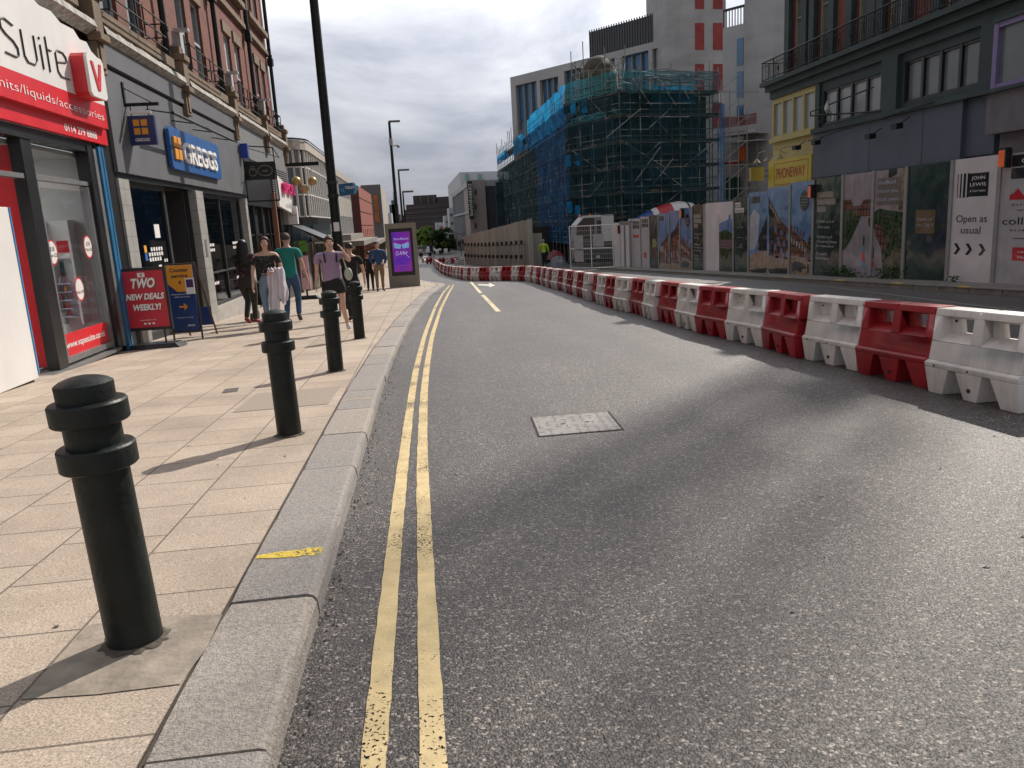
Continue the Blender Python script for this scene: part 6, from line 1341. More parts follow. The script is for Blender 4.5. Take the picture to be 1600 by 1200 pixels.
for a, b, z0, z1 in hl: mb.wbox(WB2, a - .35, a, 5.9, HT - .2, -.62, -.45); mb.wbox(WB2, b, b + .35, 5.9, HT - .2, -.62, -.45)
mb.build('pilaster', db, dkb)
mb = MB()   # balcony slab and stepped cornice
mb.wbox(WB2, 9, yE + .1, 5.72, 5.86, -.6, .42); mb.wbox(WB2, 9, yE, 5.52, 5.72, -.6, .25); mb.wbox(WB2, 9, yE - .1, 5.25, 5.52, -.6, .10); mb.build('balcony_slab', db, dkb)
mb = MB(); ub = yE + .02; o_ = .36
mb.cyl(WB2.pt(9, 6.58, o_), WB2.pt(ub, 6.58, o_), .025, n=6); mb.cyl(WB2.pt(9, 5.95, o_), WB2.pt(ub, 5.95, o_), .018, n=6); mb.cyl(WB2.pt(9, 6.42, o_), WB2.pt(ub, 6.42, o_), .012, n=6); mb.cyl(WB2.pt(ub, 6.58, o_), WB2.pt(ub, 6.58, -.5), .025, n=6); mb.cyl(WB2.pt(ub, 5.95, o_), WB2.pt(ub, 5.95, -.5), .018, n=6)
u = 12.0
k = 0
while u < ub:
    mb.cyl(WB2.pt(u, 5.86, o_), WB2.pt(u, 6.58, o_), .009 if k % 12 else .022, n=5)
    if k % 6 == 3: ring(mb, Wall((13.6 - o_, 0), (0, 1), -1), u, 6.18, .13, .2, .008, 0, 10); ring(mb, Wall((13.6 - o_, 0), (0, 1), -1), u, 6.18, .05, .1, .008, 0, 8)
    u += .115; k += 1
for k in range(7): mb.cyl(WB2.pt(ub, 5.86, o_ - k * .13), WB2.pt(ub, 6.58, o_ - k * .13), .009, n=5)
mb.build('balcony_railing', db, BLACK)
# first floor: bands of windows between dark piers
mb = MB(); mb.wallholes(WB2, 17.5, 26.0, 3.72, 5.25, [(22.25, 25.6, 3.9, 4.95), (18.25, 21.2, 3.95, 5.02)], 0, .2)
mb.wbox(WB2, 21.35, 22.1, 3.72, 5.25, .002, .14); mb.wbox(WB2, 25.72, 26.0, 3.72, 5.2, .002, .08); mb.wbox(WB2, 17.5, 18.1, 3.72, 5.25, .002, .14); mb.wbox(WB2, 17.5, 26.0, 3.66, 3.80, .002, .22); mb.build('first_floor_wall', db, dkb)
for a, b, z0, z1 in ((22.25, 25.6, 3.9, 4.95), (18.25, 21.2, 3.95, 5.02)):
    n_ = 4; w_ = (b - a) / n_
    f = MB()
    for k in range(n_ + 1): f.wbox(WB2, a + k * w_ - .05, a + k * w_ + .05, z0, z1, -.15, -.02)
    f.wbox(WB2, a, b, z1 - .06, z1, -.14, -.04); f.wbox(WB2, a, b, z0, z0 + .06, -.14, -.03); fo = f.build('window_band', db, blackf)
    for k in range(n_): g = MB(); g.wbox(WB2, a + k * w_ + .05, a + (k + 1) * w_ - .05, z0 + .06, z1 - .06, -.12, -.10); g.build('pane', fo, paneg if a > 20 else paneg2)
mb = MB(); mb.wbox(WB2, 18.6, 26.0, 2.22, 3.66, -.3, .12); mb.wbox(WB2, 17.6, 18.6, 2.3, 3.66, -.3, .0); mb.build('blank_fascia', db, slate)
mb = MB()
for u in (20.1, 22.6): mb.wbox(WB2, u, u + .03, 2.22, 3.66, .12, .123)
mb.wbox(WB2, 9, 26, -1.2, 2.2, -.6, -.5); mb.build('dark_gaps', db, blackf)
sb_ = thing('sign_spot_bar', 'thin rail of black spotlights on the slate fascia under the balcony', 'sign light', WB2.pt(22, 3.6, .3))
mb = MB(); mb.cyl(WB2.pt(26.0, 3.45, .28), WB2.pt(19.5, 3.75, .28), .018, n=6)
for (px, py) in ((1282, 218), (1292, 222), (1381, 210), (1425, 192), (1260, 228)): pass
for (px, py) in ((1262, 229), (1293, 221), (1380, 211), (1423, 195)):
    u, z = WB2.uz(px, py); mb.wbox(WB2, u - .13, u + .13, z - .09, z + .05, .30, .5); mb.cyl(WB2.pt(u, z, .4), WB2.pt(u - .25, z + .18, .2), .015, n=6)
mb.pieces('spotlight', sb_, BLACK)
br2 = thing('iron_sign_bracket', 'ornate black iron sign bracket with a pale finial in front of the first floor windows', 'bracket', WB2.pt(24, 3.8, .2))
mb = MB(); WJ = WB2; L2 = [WB2.uz(*q) for q in ((1289, 174), (1370, 136), (1289, 180), (1390, 173))]
mb.cyl(WB2.pt(*L2[0], .5), WB2.pt(*L2[1], .1), .02, n=6); mb.cyl(WB2.pt(*L2[2], .5), WB2.pt(*L2[3], .1), .025, n=6); mb.cyl(WB2.pt(*L2[0], .5), WB2.pt(*L2[2], .5), .02, n=6)
for k, px in enumerate((1302, 1314, 1328)): u, z = WB2.uz(px, 183); ring(mb, WB2, u, z, .16, .14, .011, .42, 12); ring(mb, WB2, u - .1, z + .1, .08, .08, .01, .42, 10)
mb.build('bracket', br2, BLACK); u, z = WB2.uz(1312, 166); mb = MB(); mb.lathe(WB2.pt(u, z - .2, .42), [(.02, 0), (.09, .12), (.07, .22), (.02, .36), (0, .4)], 10); mb.build('finial', br2, M('pale_finial', (.5, .5, .48), .5))
# yellow shop
ys = thing('yellow_phone_shop', 'yellow shop front with oriel windows and red lettering at the end of the dark building', 'shop front', (13.6, 27.7, -1.1))
mb = MB(); mb.wbox(WB2, 26.0, 29.3, 3.68, 3.84, -.2, .16); mb.wbox(WB2, 26.0, 29.3, 2.35, 3.68, -.2, .0); mb.wbox(WB2, 26.0, 29.4, 3.0, 3.12, -.2, .08); mb.wbox(WB2, 26.0, 29.3, -1.2, 2.0, -.3, -.12); mb.wbox(WB2, 25.95, 29.32, 5.14, 5.25, -.2, .02)
for u in (26.0, 26.82, 27.62, 28.4, 29.18): mb.wbox(WB2, u, u + .12, 3.84, 5.14, -.1, .04)
mb.wbox(WB2, 26.12, 29.18, 3.84, 3.92, -.09, .03); mb.wbox(WB2, 26.12, 29.18, 5.06, 5.14, -.09, .03); mb.build('front', ys, yb)
for a, b in ((26.12, 26.82), (26.94, 27.62), (27.74, 28.4), (28.52, 29.18)): mb = MB(); mb.wbox(WB2, a, b, 3.92, 5.06, -.06, -.04); mb.build('oriel_pane', ys, paneg)
mb = MB(); mb.wbox(WB2, 26.05, 29.35, 1.95, 3.02, .0, .14); mb.build('fascia_board', ys, M('fascia_yellow', (.52, .42, .04), .4, var=.05))
mb = MB(); mb.text('PHONEWAY', WHr if False else type('q', (), {'pt': lambda s, u, z, o=0: WB2.pt(-u, z, o)})(), -27.55, 2.36, .36, .15, wid=2.2, bold=.01); WQ2 = WB2
for z in (2.12, 2.88): mb.wbox(WB2, 26.25, 28.85, z, z + .02, .14, .148)
for u in (26.25, 28.83): mb.wbox(WB2, u, u + .02, 2.12, 2.9, .14, .148)
mb.build('lettering', ys, M('phone_red', (.42, .03, .02), .4))
mb = MB()
for u in (27.0, 28.0, 28.9):
    mb.path([WB2.pt(u, 3.2, .1), WB2.pt(u + .1, 3.4, .4), WB2.pt(u + .3, 3.35, .6), WB2.pt(u + .35, 3.1, .65)], .012, 6); mb.lathe(WB2.pt(u + .35, 3.0, .65), [(.14, 0), (.05, .12), (0, .13)], 10)
mb.build('swan_neck_lamp', ys, M('lamp_cream', (.3, .26, .14), .5))
pj = thing('projecting_box_sign', 'small dull yellow box sign projecting beyond the yellow phone shop', 'sign', (13, 29.8, 2.6))
yj = 29.9; a, b = PY(1172, 262, yj), PY(1192, 282, yj); mb = MB(); mb.box(((a.x + b.x) / 2, yj, (a.z + b.z) / 2), (b.x - a.x, .22, a.z - b.z)); mb.build('box', pj, M('dull_yellow', (.33, .27, .06), .5)); mb = MB(); mb.cyl((b.x, yj, (a.z + b.z) / 2 + .1), (13.7, yj - .5, (a.z + b.z) / 2 + .1), .02, n=6); mb.cyl((b.x, yj, (a.z + b.z) / 2 - .1), (13.7, yj - .5, (a.z + b.z) / 2 - .1), .02, n=6); mb.build('arm', pj, BLACK)
# purple-framed building at the right edge
pu = thing('purple_window_building', 'grey rendered building with a purple framed bay window at the right edge of the photo', 'building', (13.4, 15, -.6))
mb = MB(); mb.wbox(WH, 8, 17.5, 2.72, 3.62, -1, .02); mb.wbox(WH, 8, 17.35, 1.9, 2.72, -1, -.25); mb.build('wall', pu, M('grey_render', (.16, .155, .17), .8, var=.12, stain=.2)); mb = MB(); mb.wbox(WH, 8, 17.65, 3.62, 3.70, -1, .14); mb.wbox(WH, 8, 17.4, 5.12, 5.2, -1, .08); mb.wbox(WH, 8, 17.3, 5.2, 9.5, -8, -.3); mb.build('stonework', pu, dkb)
for a in (15.3, 12.9):
    f = MB(); b = a + 2.1
    f.wbox(WH, a, a + .14, 3.7, 5.12, -.1, .04); f.wbox(WH, b - .14, b, 3.7, 5.12, -.1, .04); f.wbox(WH, a + .14, b - .14, 5.0, 5.12, -.1, .03); f.wbox(WH, a + .14, b - .14, 3.7, 3.8, -.1, .03); f.wbox(WH, a + .95, a + 1.05, 3.8, 5.0, -.1, .03); fo = f.build('bay_window', pu, M('purple_frame', (.20, .16, .33), .5)); g = MB(); g.wbox(WH, a + .14, b - .14, 3.8, 5.0, -.07, -.05); g.build('pane', fo, paneg2)
# ================================================================ CONSTRUCTION SITE
def hdir(px):   # horizontal world direction whose vanishing point sits at column px on the horizon
    r = ray(px, HY - (px - HX) * math.tan(ROLL)); return (r[0], r[1])
PA = (13.75, 70.0)
wing = Wall(PA, (0, 1), -1)                       # face along the street
d2_ = hdir(-100); f2 = Wall(PA, (-d2_[0], -d2_[1]), 1)   # rounded corner face
if f2.n.y > 0: f2 = Wall(PA, (-d2_[0], -d2_[1]), -1)
uB = f2.uz(970, 250)[0]; PB = f2.pt(uB, 0)
f3 = Wall((PB.x, PB.y), hdir(4000), 1)
if f3.n.y > 0: f3 = Wall((PB.x, PB.y), hdir(4000), -1)
uC = f3.uz(1122, 250)[0]; PC = f3.pt(uC, 0)
zT = f2.uz(890, 132)[1]; uW = wing.uz(778, 270)[0]
sbk = brick_mat('soot_brick', (.035, .032, .028), (.05, .045, .04), (.04, .036, .03), axis='DZ', bw=.3, rh=.12)
sc_b = thing('wrapped_building', 'dark old corner building wrapped in scaffolding and blue-green netting', 'building', (PB.x, PB.y, -2.8))
mb = MB(); OFF = -1.7
def holes_for(L_, n_, zs): return [(L_ * (k + .32) / n_, L_ * (k + .68) / n_, z, z + 1.7) for k in range(n_) for z in zs]
zs = [-1.5, 1.3, 4.1, 6.9]
hA, hB, hC = holes_for(uW, 16, zs), holes_for(uB, 3, zs), holes_for(uC, 6, zs)
mb.wallholes(wing, 0, uW, -4, zT - 2.2, hA, OFF, .3); mb.wallholes(f2, 0, uB, -4, zT - 1.6, hB, OFF, .3); mb.wallholes(f3, 0, uC, -4, zT - 1.6, hC, OFF, .3)
rf = [wing.pt(uW, zT - 2.2, OFF), wing.pt(0, zT - 1.8, OFF), f2.pt(0, zT - 1.6, OFF), f2.pt(uB, zT - 1.6, OFF), f3.pt(uC, zT - 1.6, OFF), Vector((PC.x + 2, PC.y + 20, zT - 1.6)), Vector((30, 70 + uW, zT - 2.2))]
mb.add(rf, [list(range(len(rf)))]); q = f3.pt(uC, 0, OFF); mb.add([(q.x, q.y, -4), (q.x + 1, q.y + 20, -4), (q.x + 1, q.y + 20, zT - 1.6), (q.x, q.y, zT - 1.6)], [(0, 1, 2, 3)]); mb.build('wall', sc_b, sbk)
mb = MB()
for W_, hs_ in ((wing, hA), (f2, hB), (f3, hC)):
    for a, b, z0, z1 in hs_: mb.wbox(W_, a, b, z0, z1, OFF - .35, OFF - .3)
struct(mb.build('window_panes', sc_b, dark_glass('site_glass', (.05, .08, .09), .1)), 'stuff')
wfm = M('pale_sash', (.30, .32, .31), .6)
for W_, hs_ in ((f2, hB), (f3, hC)):
    for a, b, z0, z1 in hs_:
        f = MB(); f.wbox(W_, a, a + .1, z0, z1, OFF - .3, OFF - .2); f.wbox(W_, b - .1, b, z0, z1, OFF - .3, OFF - .2); f.wbox(W_, a + .1, b - .1, (z0 + z1) / 2 - .05, (z0 + z1) / 2 + .05, OFF - .3, OFF - .2); f.wbox(W_, (a + b) / 2 - .04, (a + b) / 2 + .04, z0, z1, OFF - .29, OFF - .21); f.build('window_frame', sc_b, wfm)
mb = MB()
for z in (.4, 3.4, 6.2, 9.0): mb.wbox(f2, 0, uB, z, z + .25, OFF, OFF + .2); mb.wbox(f3, 0, uC, z, z + .25, OFF, OFF + .2); mb.wbox(wing, 0, uW, z, z + .25, OFF, OFF + .2)
mb.build('string_course', sc_b, M('dirty_stone', (.11, .105, .085), .9, stain=.4))
# cupola
cu = PY(935, 110, 77); mb = MB(); mb.lathe((cu.x, 77, zT - 1.6), [(1.9, 0), (1.9, 1.8), (2.1, 1.9), (2.0, 2.1), (1.85, 3.4), (1.75, 3.5), (1.6, 4.1), (1.0, 4.9), (.4, 5.2), (0, 5.3)], 8); mb.build('cupola', sc_b, M('old_copper', (.055, .043, .028), .85, var=.5, scale=1.5))
# scaffolding
scf = thing('scaffolding', 'steel scaffolding with boarded lifts all round the wrapped corner building', 'scaffolding', (PB.x, PB.y, -2.8))
polem = M('scaffold_tube', (.22, .225, .20), .6, .2, var=.3, scale=2); boardm = M('scaffold_board', (.12, .105, .075), .85, var=.35, scale=3); brightp = M('new_tube', (.27, .28, .27), .5, .4, var=.3)
lifts = [-1.0, 1.0, 3.0, 5.0, 7.0, 9.05, zT - 1.6]
for W_, Ln, step in ((wing, uW, 2.0), (f2, uB, 1.7), (f3, uC, 1.9)):
    n_ = max(2, round(Ln / step))
    for k in range(n_ + 1):
        u = Ln * k / n_; far = W_ is wing and k > 8
        mb = MB()
        for o in ((.0,) if far else (.0, -1.2)): mb.cyl(W_.pt(u, gz((W_.pt(u, 0)).y) - .2, o), W_.pt(u, zT + random.uniform(-.3, 1.2), o), .045, n=5)
        mb.build('upright', scf, polem)
    for z in lifts:
        mb = MB()
        for o in (0, -1.2): mb.cyl(W_.pt(0, z, o), W_.pt(Ln, z, o), .035, n=5)
        for dz in (.55, 1.05): mb.cyl(W_.pt(0, z + dz, 0), W_.pt(Ln, z + dz, 0), .03, n=5)
        mb.build('ledger', scf, polem); mb = MB(); mb.wbox(W_, -.2, Ln + .2, z + .04, z + .09, -1.2, -.1); mb.wbox(W_, -.2, Ln + .2, z + .09, z + .26, -.09, -.05); mb.build('boards', scf, boardm)
rsx = random.Random(21)
for W_, Ln, n_ in ((f3, uC, 8), (f2, uB, 4), (wing, uW, 12)):
    for k in range(n_):
        z = rsx.choice(lifts[:-1]); u = rsx.uniform(0, max(1, Ln - 3.5)); s_ = rsx.choice((-1, 1)); w_ = rsx.uniform(2, 3.8)
        mb = MB(); mb.cyl(W_.pt(u, z if s_ > 0 else z + 2, .08), W_.pt(min(Ln, u + w_), z + 2 if s_ > 0 else z, .08), .035, n=5); mb.build('brace', scf, polem if rsx.random() < .6 else brightp)
for (a, b) in (((987, 123), (1016, 165)), ((1027, 123), (1055, 165)), ((1058, 126), (1078, 160)), ((1008, 162), (1085, 162)), ((1022, 183), (1075, 183)), ((945, 216), (1000, 170)), ((1013, 200), (1048, 168)), ((1018, 290), (1050, 248)), ((990, 285), (1030, 230))):
    mb = MB(); mb.cyl(f3.pt(*f3.uz(*a), .15), f3.pt(*f3.uz(*b), .15), .035, n=5); mb.build('brace', scf, brightp)
# tangle of tubes and boards on the top lift, cage round the cupola
mb = MB()
for k in range(46):
    u = rsx.uniform(1, uC); o = rsx.uniform(-3, .2); z = zT + rsx.uniform(-.4, .25); mb.cyl(f3.pt(u, z, o), f3.pt(min(uC + .5, u + rsx.uniform(.8, 3)), z + rsx.uniform(-.15, .15), o + rsx.uniform(-.6, .6)), .04, n=5)
struct(mb.build('loose_tubes', scf, M('dull_tube', (.24, .24, .23), .6, .4, var=.4)), 'stuff')
mb = MB()
for k in range(8):
    t = 2 * math.pi * k / 8; x, y = cu.x + 2.6 * math.cos(t), 77 + 2.6 * math.sin(t); mb.cyl((x, y, zT - 2), (x, y, zT + rsx.uniform(3.2, 5.0)), .045, n=5); t2 = 2 * math.pi * (k + 1) / 8; x2, y2 = cu.x + 2.6 * math.cos(t2), 77 + 2.6 * math.sin(t2)
    for z in (0, 1, 2, 3): mb.cyl((x, y, zT + z), (x2, y2, zT + z + rsx.uniform(-.1, .1)), .035, n=5)
    mb.cyl((x, y, zT + 1), (x2, y2, zT + 3), .035, n=5)
mb.build('cupola_cage', scf, polem)
# end bay and stair tower to the right
for k in range(4):
    mb = MB()
    for o in (0, -1.2): mb.cyl(f3.pt(uC + .3 + k * .9, -3, o), f3.pt(uC + .3 + k * .9, zT - .5 - k * .8, o), .045, n=5)
    mb.build('upright', scf, polem)
for j in range(7): mb = MB(); z = -1 + j * 2; mb.cyl(f3.pt(uC, z, 0), f3.pt(uC + 4.2, z, 0), .035, n=5); mb.cyl(f3.pt(uC, z, 0), f3.pt(uC + 3, z + 2, 0), .03, n=5); mb.build('ledger', scf, polem)
# netting, one sheet per lift and face
dn = net_mat('net_dark', (.008, .062, .070), (.013, .105, .145), .56); bn = net_mat('net_blue', (.01, .20, .48), (.02, .42, .80), .84); wn = net_mat('net_deep_blue', (.008, .10, .26), (.012, .20, .48), .62)
def sheet(W_, u0, u1, z0, z1, o, mat, sag=.2, seed=0):
    r = random.Random(seed); n_, m_ = max(2, int((u1 - u0) / .8)), 4; vs = []
    for j in range(m_ + 1):
        for i in range(n_ + 1): vs.append(W_.pt(u0 + (u1 - u0) * i / n_, z0 + (z1 - z0) * j / m_, o + r.uniform(-sag, sag)))
    mb = MB(); mb.add(vs, [(j * (n_ + 1) + i, j * (n_ + 1) + i + 1, (j + 1) * (n_ + 1) + i + 1, (j + 1) * (n_ + 1) + i) for j in range(m_) for i in range(n_)], True); return mb.build('netting', scf, mat)
tops = lifts[1:] + [zT + .1]
for j, (z0, z1) in enumerate(zip(lifts, tops)):
    sheet(f2, 0, uB, z0, z1, .1, dn, seed=j); sheet(f3, 0, uC, z0, z1, .1, dn, seed=10 + j)
    if j < 6: sheet(wing, 0, uW * (.30 if j < 5 else .42), z0, z1, .1, wn, seed=20 + j); sheet(wing, uW * (.30 if j < 5 else .42), uW, z0, min(z1, zT - 3), .1, dn, seed=30 + j) if j < 5 else None
sheet(wing, 0, uW * .40, zT - 3.1, zT + .1, .15, bn, seed=50); sheet(wing, uW * .45, uW * .62, zT - 2.9, zT - .9, .15, bn, seed=51); sheet(wing, uW * .72, uW * .97, zT - 2.4, zT - 1.2, .15, bn, seed=52)
a, b = f3.uz(1030, 130), f3.uz(1095, 160)
sheet(f3, a[0], b[0], b[1], a[1], -.9, bn, seed=60); sheet(f3, uC - .1, uC + .5, -2, zT - 2.5, .2, wn, seed=61)
for k, (px, py) in enumerate(((890, 250), (905, 248), (893, 322), (905, 328), (898, 168), (916, 165))): u, z = f2.uz(px, py); sheet(f2, u - .35, u + .35, z - .6, z + .4, .2, bn, .05, 70 + k)

# modern stone building, concrete core and wall behind
dM = hdir(-363); md = Wall((PY(1048, 200, 96).x, 96.0), dM, 1)
if md.n.y > 0: md = Wall((md.P.x, md.P.y), dM, -1)
mod = thing('stone_office_building', 'new grey stone office building with tall window bays behind the scaffolding', 'building', md.pt(5, -3))
uL = md.uz(797, 122)[0]; um = md.uz(890, 150)[0]; zA = md.uz(797, 121)[1]; zR = md.uz(1040, 66)[1]; zU = md.uz(1040, 32)[1]
stn = M('office_stone', (.42, .42, .42), .85, var=.08, scale=.4, stain=.08); uR = md.uz(1048, 60)[0]
lo, hi = min(uL, uR), max(uL, uR)
bays_m = []
for (p0, p1, q0, q1) in ((805, 838, 131, 300), (843, 872, 124, 300), (881, 908, 110, 300), (971, 1013, 81, 300), (1019, 1047, 68, 300), (920, 960, 92, 300)):
    a, b = md.uz(p0, q0), md.uz(p1, q0 - 5); bays_m.append((min(a[0], b[0]), max(a[0], b[0]), -1, min(a[1], b[1])))
mb = MB(); mb.wallholes(md, lo, hi, -4, zA, [(a, b, z0, min(z1, zA - .8)) for a, b, z0, z1 in bays_m], 0, .7)
s_ = 1 if uL < uR else -1
mb.add([md.pt(uL, -4, 0), md.pt(uL, -4, -22), md.pt(uL, zA, -22), md.pt(uL, zA, 0)], [(0, 1, 2, 3)]); mb.add([md.pt(uL, zA, 0), md.pt(uR, zA, 0), md.pt(uR, zA, -22), md.pt(uL, zA, -22)], [(0, 1, 2, 3)])
mb.build('wall', mod, stn)
blg = dark_glass('blue_glass', (.05, .14, .26), .1); pale_g = dark_glass('pale_sky_glass', (.34, .38, .42), .1)
for a, b, z0, z1 in bays_m:
    z1 = min(z1, zA - .8); f = MB(); n_ = 3
    for k in range(n_ + 1): u = a + (b - a) * k / n_; f.wbox(md, u - .07, u + .07, z0, z1, -.65, -.3)
    for z in (z0 + 3, z0 + 6.4, z0 + 9.8, z0 + 13.2):
        if z < z1: f.wbox(md, a, b, z, z + .5, -.66, -.4)
    fo = f.build('window_bay', mod, M('bay_frame', (.24, .235, .22), .6)); g = MB(); g.wbox(md, a, b, z0, z1, -.72, -.67); g.build('pane', fo, blg if a > md.uz(930, 150)[0] or md.uz(797, 122)[0] > uR else pale_g)
mb = MB(); u913 = md.uz(913, 66)[0]; a_, b_ = sorted((u913, uR)); mb.wbox(md, a_, b_, zA - .1, zA + 3.4, -9, -1.2); mb.build('plant_screen', mod, M('dark_cladding', (.11, .118, .13), .6, var=.1))
mb = MB()
for k in range(34): u = a_ + (b_ - a_) * k / 33; mb.wbox(md, u, u + .08, zA - .1, zA + 3.6, -1.2, -1.05)
struct(mb.build('screen_fins', mod, M('fin_grey', (.09, .09, .095), .5)), 'stuff')
# concrete lift core
dC = hdir(-363); yT = 93; cxl, cxr = PY(1048, 200, yT).x, PY(1137, 200, yT).x
ct = thing('concrete_core', 'raw concrete stair tower with red netted openings rising above the scaffolding', 'tower', (cxl, yT, -3))
xm = PY(1082, 200, yT).x
cpn = M('board_marked_concrete', (.40, .39, .385), .9, var=.15, scale=.25, bump=.2, bscale=2, stain=.2, stretch=(1, 1, 3))
mb = MB(); mb.add([(cxl, yT + 1.6, -4), (xm, yT, -4), (cxr, yT + .6, -4), (cxr, yT + 9, -4), (cxl, yT + 9, -4), (cxl, yT + 1.6, 30), (xm, yT, 30), (cxr, yT + .6, 30), (cxr, yT + 9, 30), (cxl, yT + 9, 30)], [(0, 1, 6, 5), (1, 2, 7, 6), (2, 3, 8, 7), (3, 4, 9, 8), (4, 0, 5, 9), (5, 6, 7, 8, 9)]); mb.build('shaft', ct, cpn)
WTt = Wall((xm, yT), (cxr - xm, .6), 1)
if WTt.n.y > 0: WTt = Wall((xm, yT), (cxr - xm, .6), -1)
rn = M('red_netting', (.30, .05, .045), .8, var=.25, scale=1)
for p0, p1 in ((1086, 1100), (1114, 1129)):
    for q0, q1 in ((-25, 14), (36, 78), (100, 142), (160, 200)):
        a, b = WTt.uz(p0, q1), WTt.uz(p1, q0); mb = MB(); mb.wbox(WTt, a[0], b[0], a[1], b[1], -.05, .04); mb.build('netted_opening', ct, rn)
# grey side wall building with slit windows and site hoist platform
yW = 74; sw = Wall((PY(1140, 200, yW).x, yW), hdir(-363), 1)
if sw.n.y > 0: sw = Wall((sw.P.x, sw.P.y), hdir(-363), -1)
cw = thing('concrete_side_building', 'grey shuttered concrete building with tall slit windows between tower and balcony building', 'building', sw.pt(0, -3))
ua, ub2 = sw.uz(1127, 200)[0], sw.uz(1236, 100)[0]; zw = sw.uz(1165, -10)[1]
mb = MB(); a_, b_ = sorted((ua, ub2)); um2 = sw.uz(1163, 60)[0]; mb.wbox(sw, min(um2, ub2), max(um2, ub2), -4, zw + 6, -6, 0); mb.build('shuttered_wall', cw, cpn)
mb = MB(); mb.wbox(sw, min(ua, um2) , max(ua, um2), -4, sw.uz(1150, 38)[1], -6, -.3); mb.build('window_wall', cw, stn)
for q0, q1 in ((58, 102), (110, 153), (163, 190)):
    a, b = sw.uz(1149, q1), sw.uz(1159, q0); mb = MB(); mb.wbox(sw, min(a[0], b[0]), max(a[0], b[0]), a[1], b[1], -.28, -.24); mb.build('slit_window', cw, blg)
mb = MB()
for k in range(9): u = ua + (um2 - ua) * k / 8; mb.wbox(sw, u, u + .07, sw.uz(1150, 38)[1], sw.uz(1150, 8)[1], -.5, -.43)
mb.wbox(sw, min(ua, um2), max(ua, um2), sw.uz(1150, 12)[1], sw.uz(1150, 8)[1], -.5, -.4); mb.build('railing', cw, DARK)
hp = thing('red_edge_platform', 'site deck edged with red and white boards and red mesh below the slit windows', 'platform', sw.pt(0, 1))
def swbox(mb, p0, q0, p1, q1, o0, o1): a, b = sw.uz(p0, q0), sw.uz(p1, q1); mb.wbox(sw, min(a[0], b[0]), max(a[0], b[0]), min(a[1], b[1]), max(a[1], b[1]), o0, o1)
mb = MB(); swbox(mb, 1145, 214, 1200, 208, .0, 2.0); mb.use(CONC) if False else None; swbox(mb, 1145, 226, 1200, 218, .0, 1.8); mb.build('deck', hp, cpn)
mb = MB(); swbox(mb, 1146, 211, 1200, 203, 2.0, 2.05); swbox(mb, 1140, 259, 1167, 251, 1.0, 1.05); mb.build('edge_board', hp, M('edge_red', (.32, .03, .03), .6, var=.1))
mb = MB(); swbox(mb, 1155, 213, 1172, 209, 2.06, 2.08); swbox(mb, 1185, 208, 1199, 203, 2.06, 2.08); swbox(mb, 1147, 254, 1162, 250, 1.06, 1.08); mb.build('white_board', hp, hg_white)
mb = MB(); swbox(mb, 1146, 202, 1200, 178, 2.0, 2.02); mb.build('red_mesh', hp, net_mat('red_mesh', (.25, .04, .04), (.32, .06, .06), .5))
mb = MB(); swbox(mb, 1165, 252, 1173, 229, .9, 1.3); mb.build('orange_box', hp, M('site_orange', (.50, .10, .02), .6)); mb = MB()
for k in range(6): swbox(mb, 1177, 232 + k * 5, 1196, 231 + k * 5, .5, .7)
for p_ in (1175, 1187): swbox(mb, p_, 330, p_ + 3, 215, .6, .9)
mb.pieces('steel_prop', hp, polem)
gd_ = thing('green_site_opening', 'dark doorway with green mesh in the concrete wall above the hoarding', 'opening', sw.pt(0, -2)); mb = MB(); swbox(mb, 1135, 312, 1157, 276, .02, .1); mb.build('recess', gd_, M('green_dark', (.006, .05, .04), .6)); mb = MB()
for p_ in (1139, 1146, 1153): swbox(mb, p_, 312, p_ + 1, 276, .1, .16)
mb.build('mesh_bars', gd_, M('bar_green', (.05, .2, .16), .5))

# ---- site gate, mixer truck, worker, timber hoarding
gA, gB = G(892, 420), G(960, 417)
WG = Wall((gA.x, gA.y), (gB.x - gA.x, gB.y - gA.y), 1)
if WG.n.y > 0: WG = Wall((gA.x, gA.y), (gB.x - gA.x, gB.y - gA.y), -1)
gt = thing('mesh_site_gate', 'pair of white framed mesh site gates in front of the mixer truck', 'gate', WG.pt(0, gz(gA.y)))
Ug, zg1 = WG.uz(957, 350); zg0 = gz(gA.y) + .05; zg1 = (WG.uz(889, 355)[1] + zg1) / 2; mb = MB()
for u in (0, Ug * .5, Ug): mb.cyl(WG.pt(u, zg0), WG.pt(u, zg1), .035, n=6)
for z in (zg0, zg1, (zg0 + zg1) / 2 - .1): mb.cyl(WG.pt(0, z), WG.pt(Ug, z), .03, n=6)
mb.build('gate_frame', gt, WPAINT); mb = MB()
for k in range(1, 9): z = zg0 + (zg1 - zg0) * k / 9; mb.cyl(WG.pt(0, z), WG.pt(Ug, z), .014, n=4)
for k in range(1, 22): u = Ug * k / 22; mb.cyl(WG.pt(u, zg0), WG.pt(u, zg1), .007, n=4)
mb.build('mesh', gt, M('wire_grey', (.4, .4, .4), .5)); mb = MB(); hz = zg1 - zg0
for a, b, c_, d2 in ((.12, .32, .45, .78), (.12, .32, .15, .42), (.56, .8, .5, .8)): mb.wbox(WG, Ug * a, Ug * b, zg0 + hz * c_, zg0 + hz * d2, .05, .07)
mb.build('notice', gt, hg_grey)
mt = thing('mixer_truck', 'white concrete mixer truck with a red, white and blue drum behind the site gate', 'truck', (14.5, 61, gz(60)))
yt = 60.5
def T(px, py, y=yt): return PY(px, py, y)
a, b = T(889, 352), T(958, 412); WTk = Wall((0, yt), (1, 0))
cabx0, cabx1 = T(892, 380).x, T(960, 380).x; zc0, zc1 = gz(yt) + .55, T(930, 338).z; mb = MB()
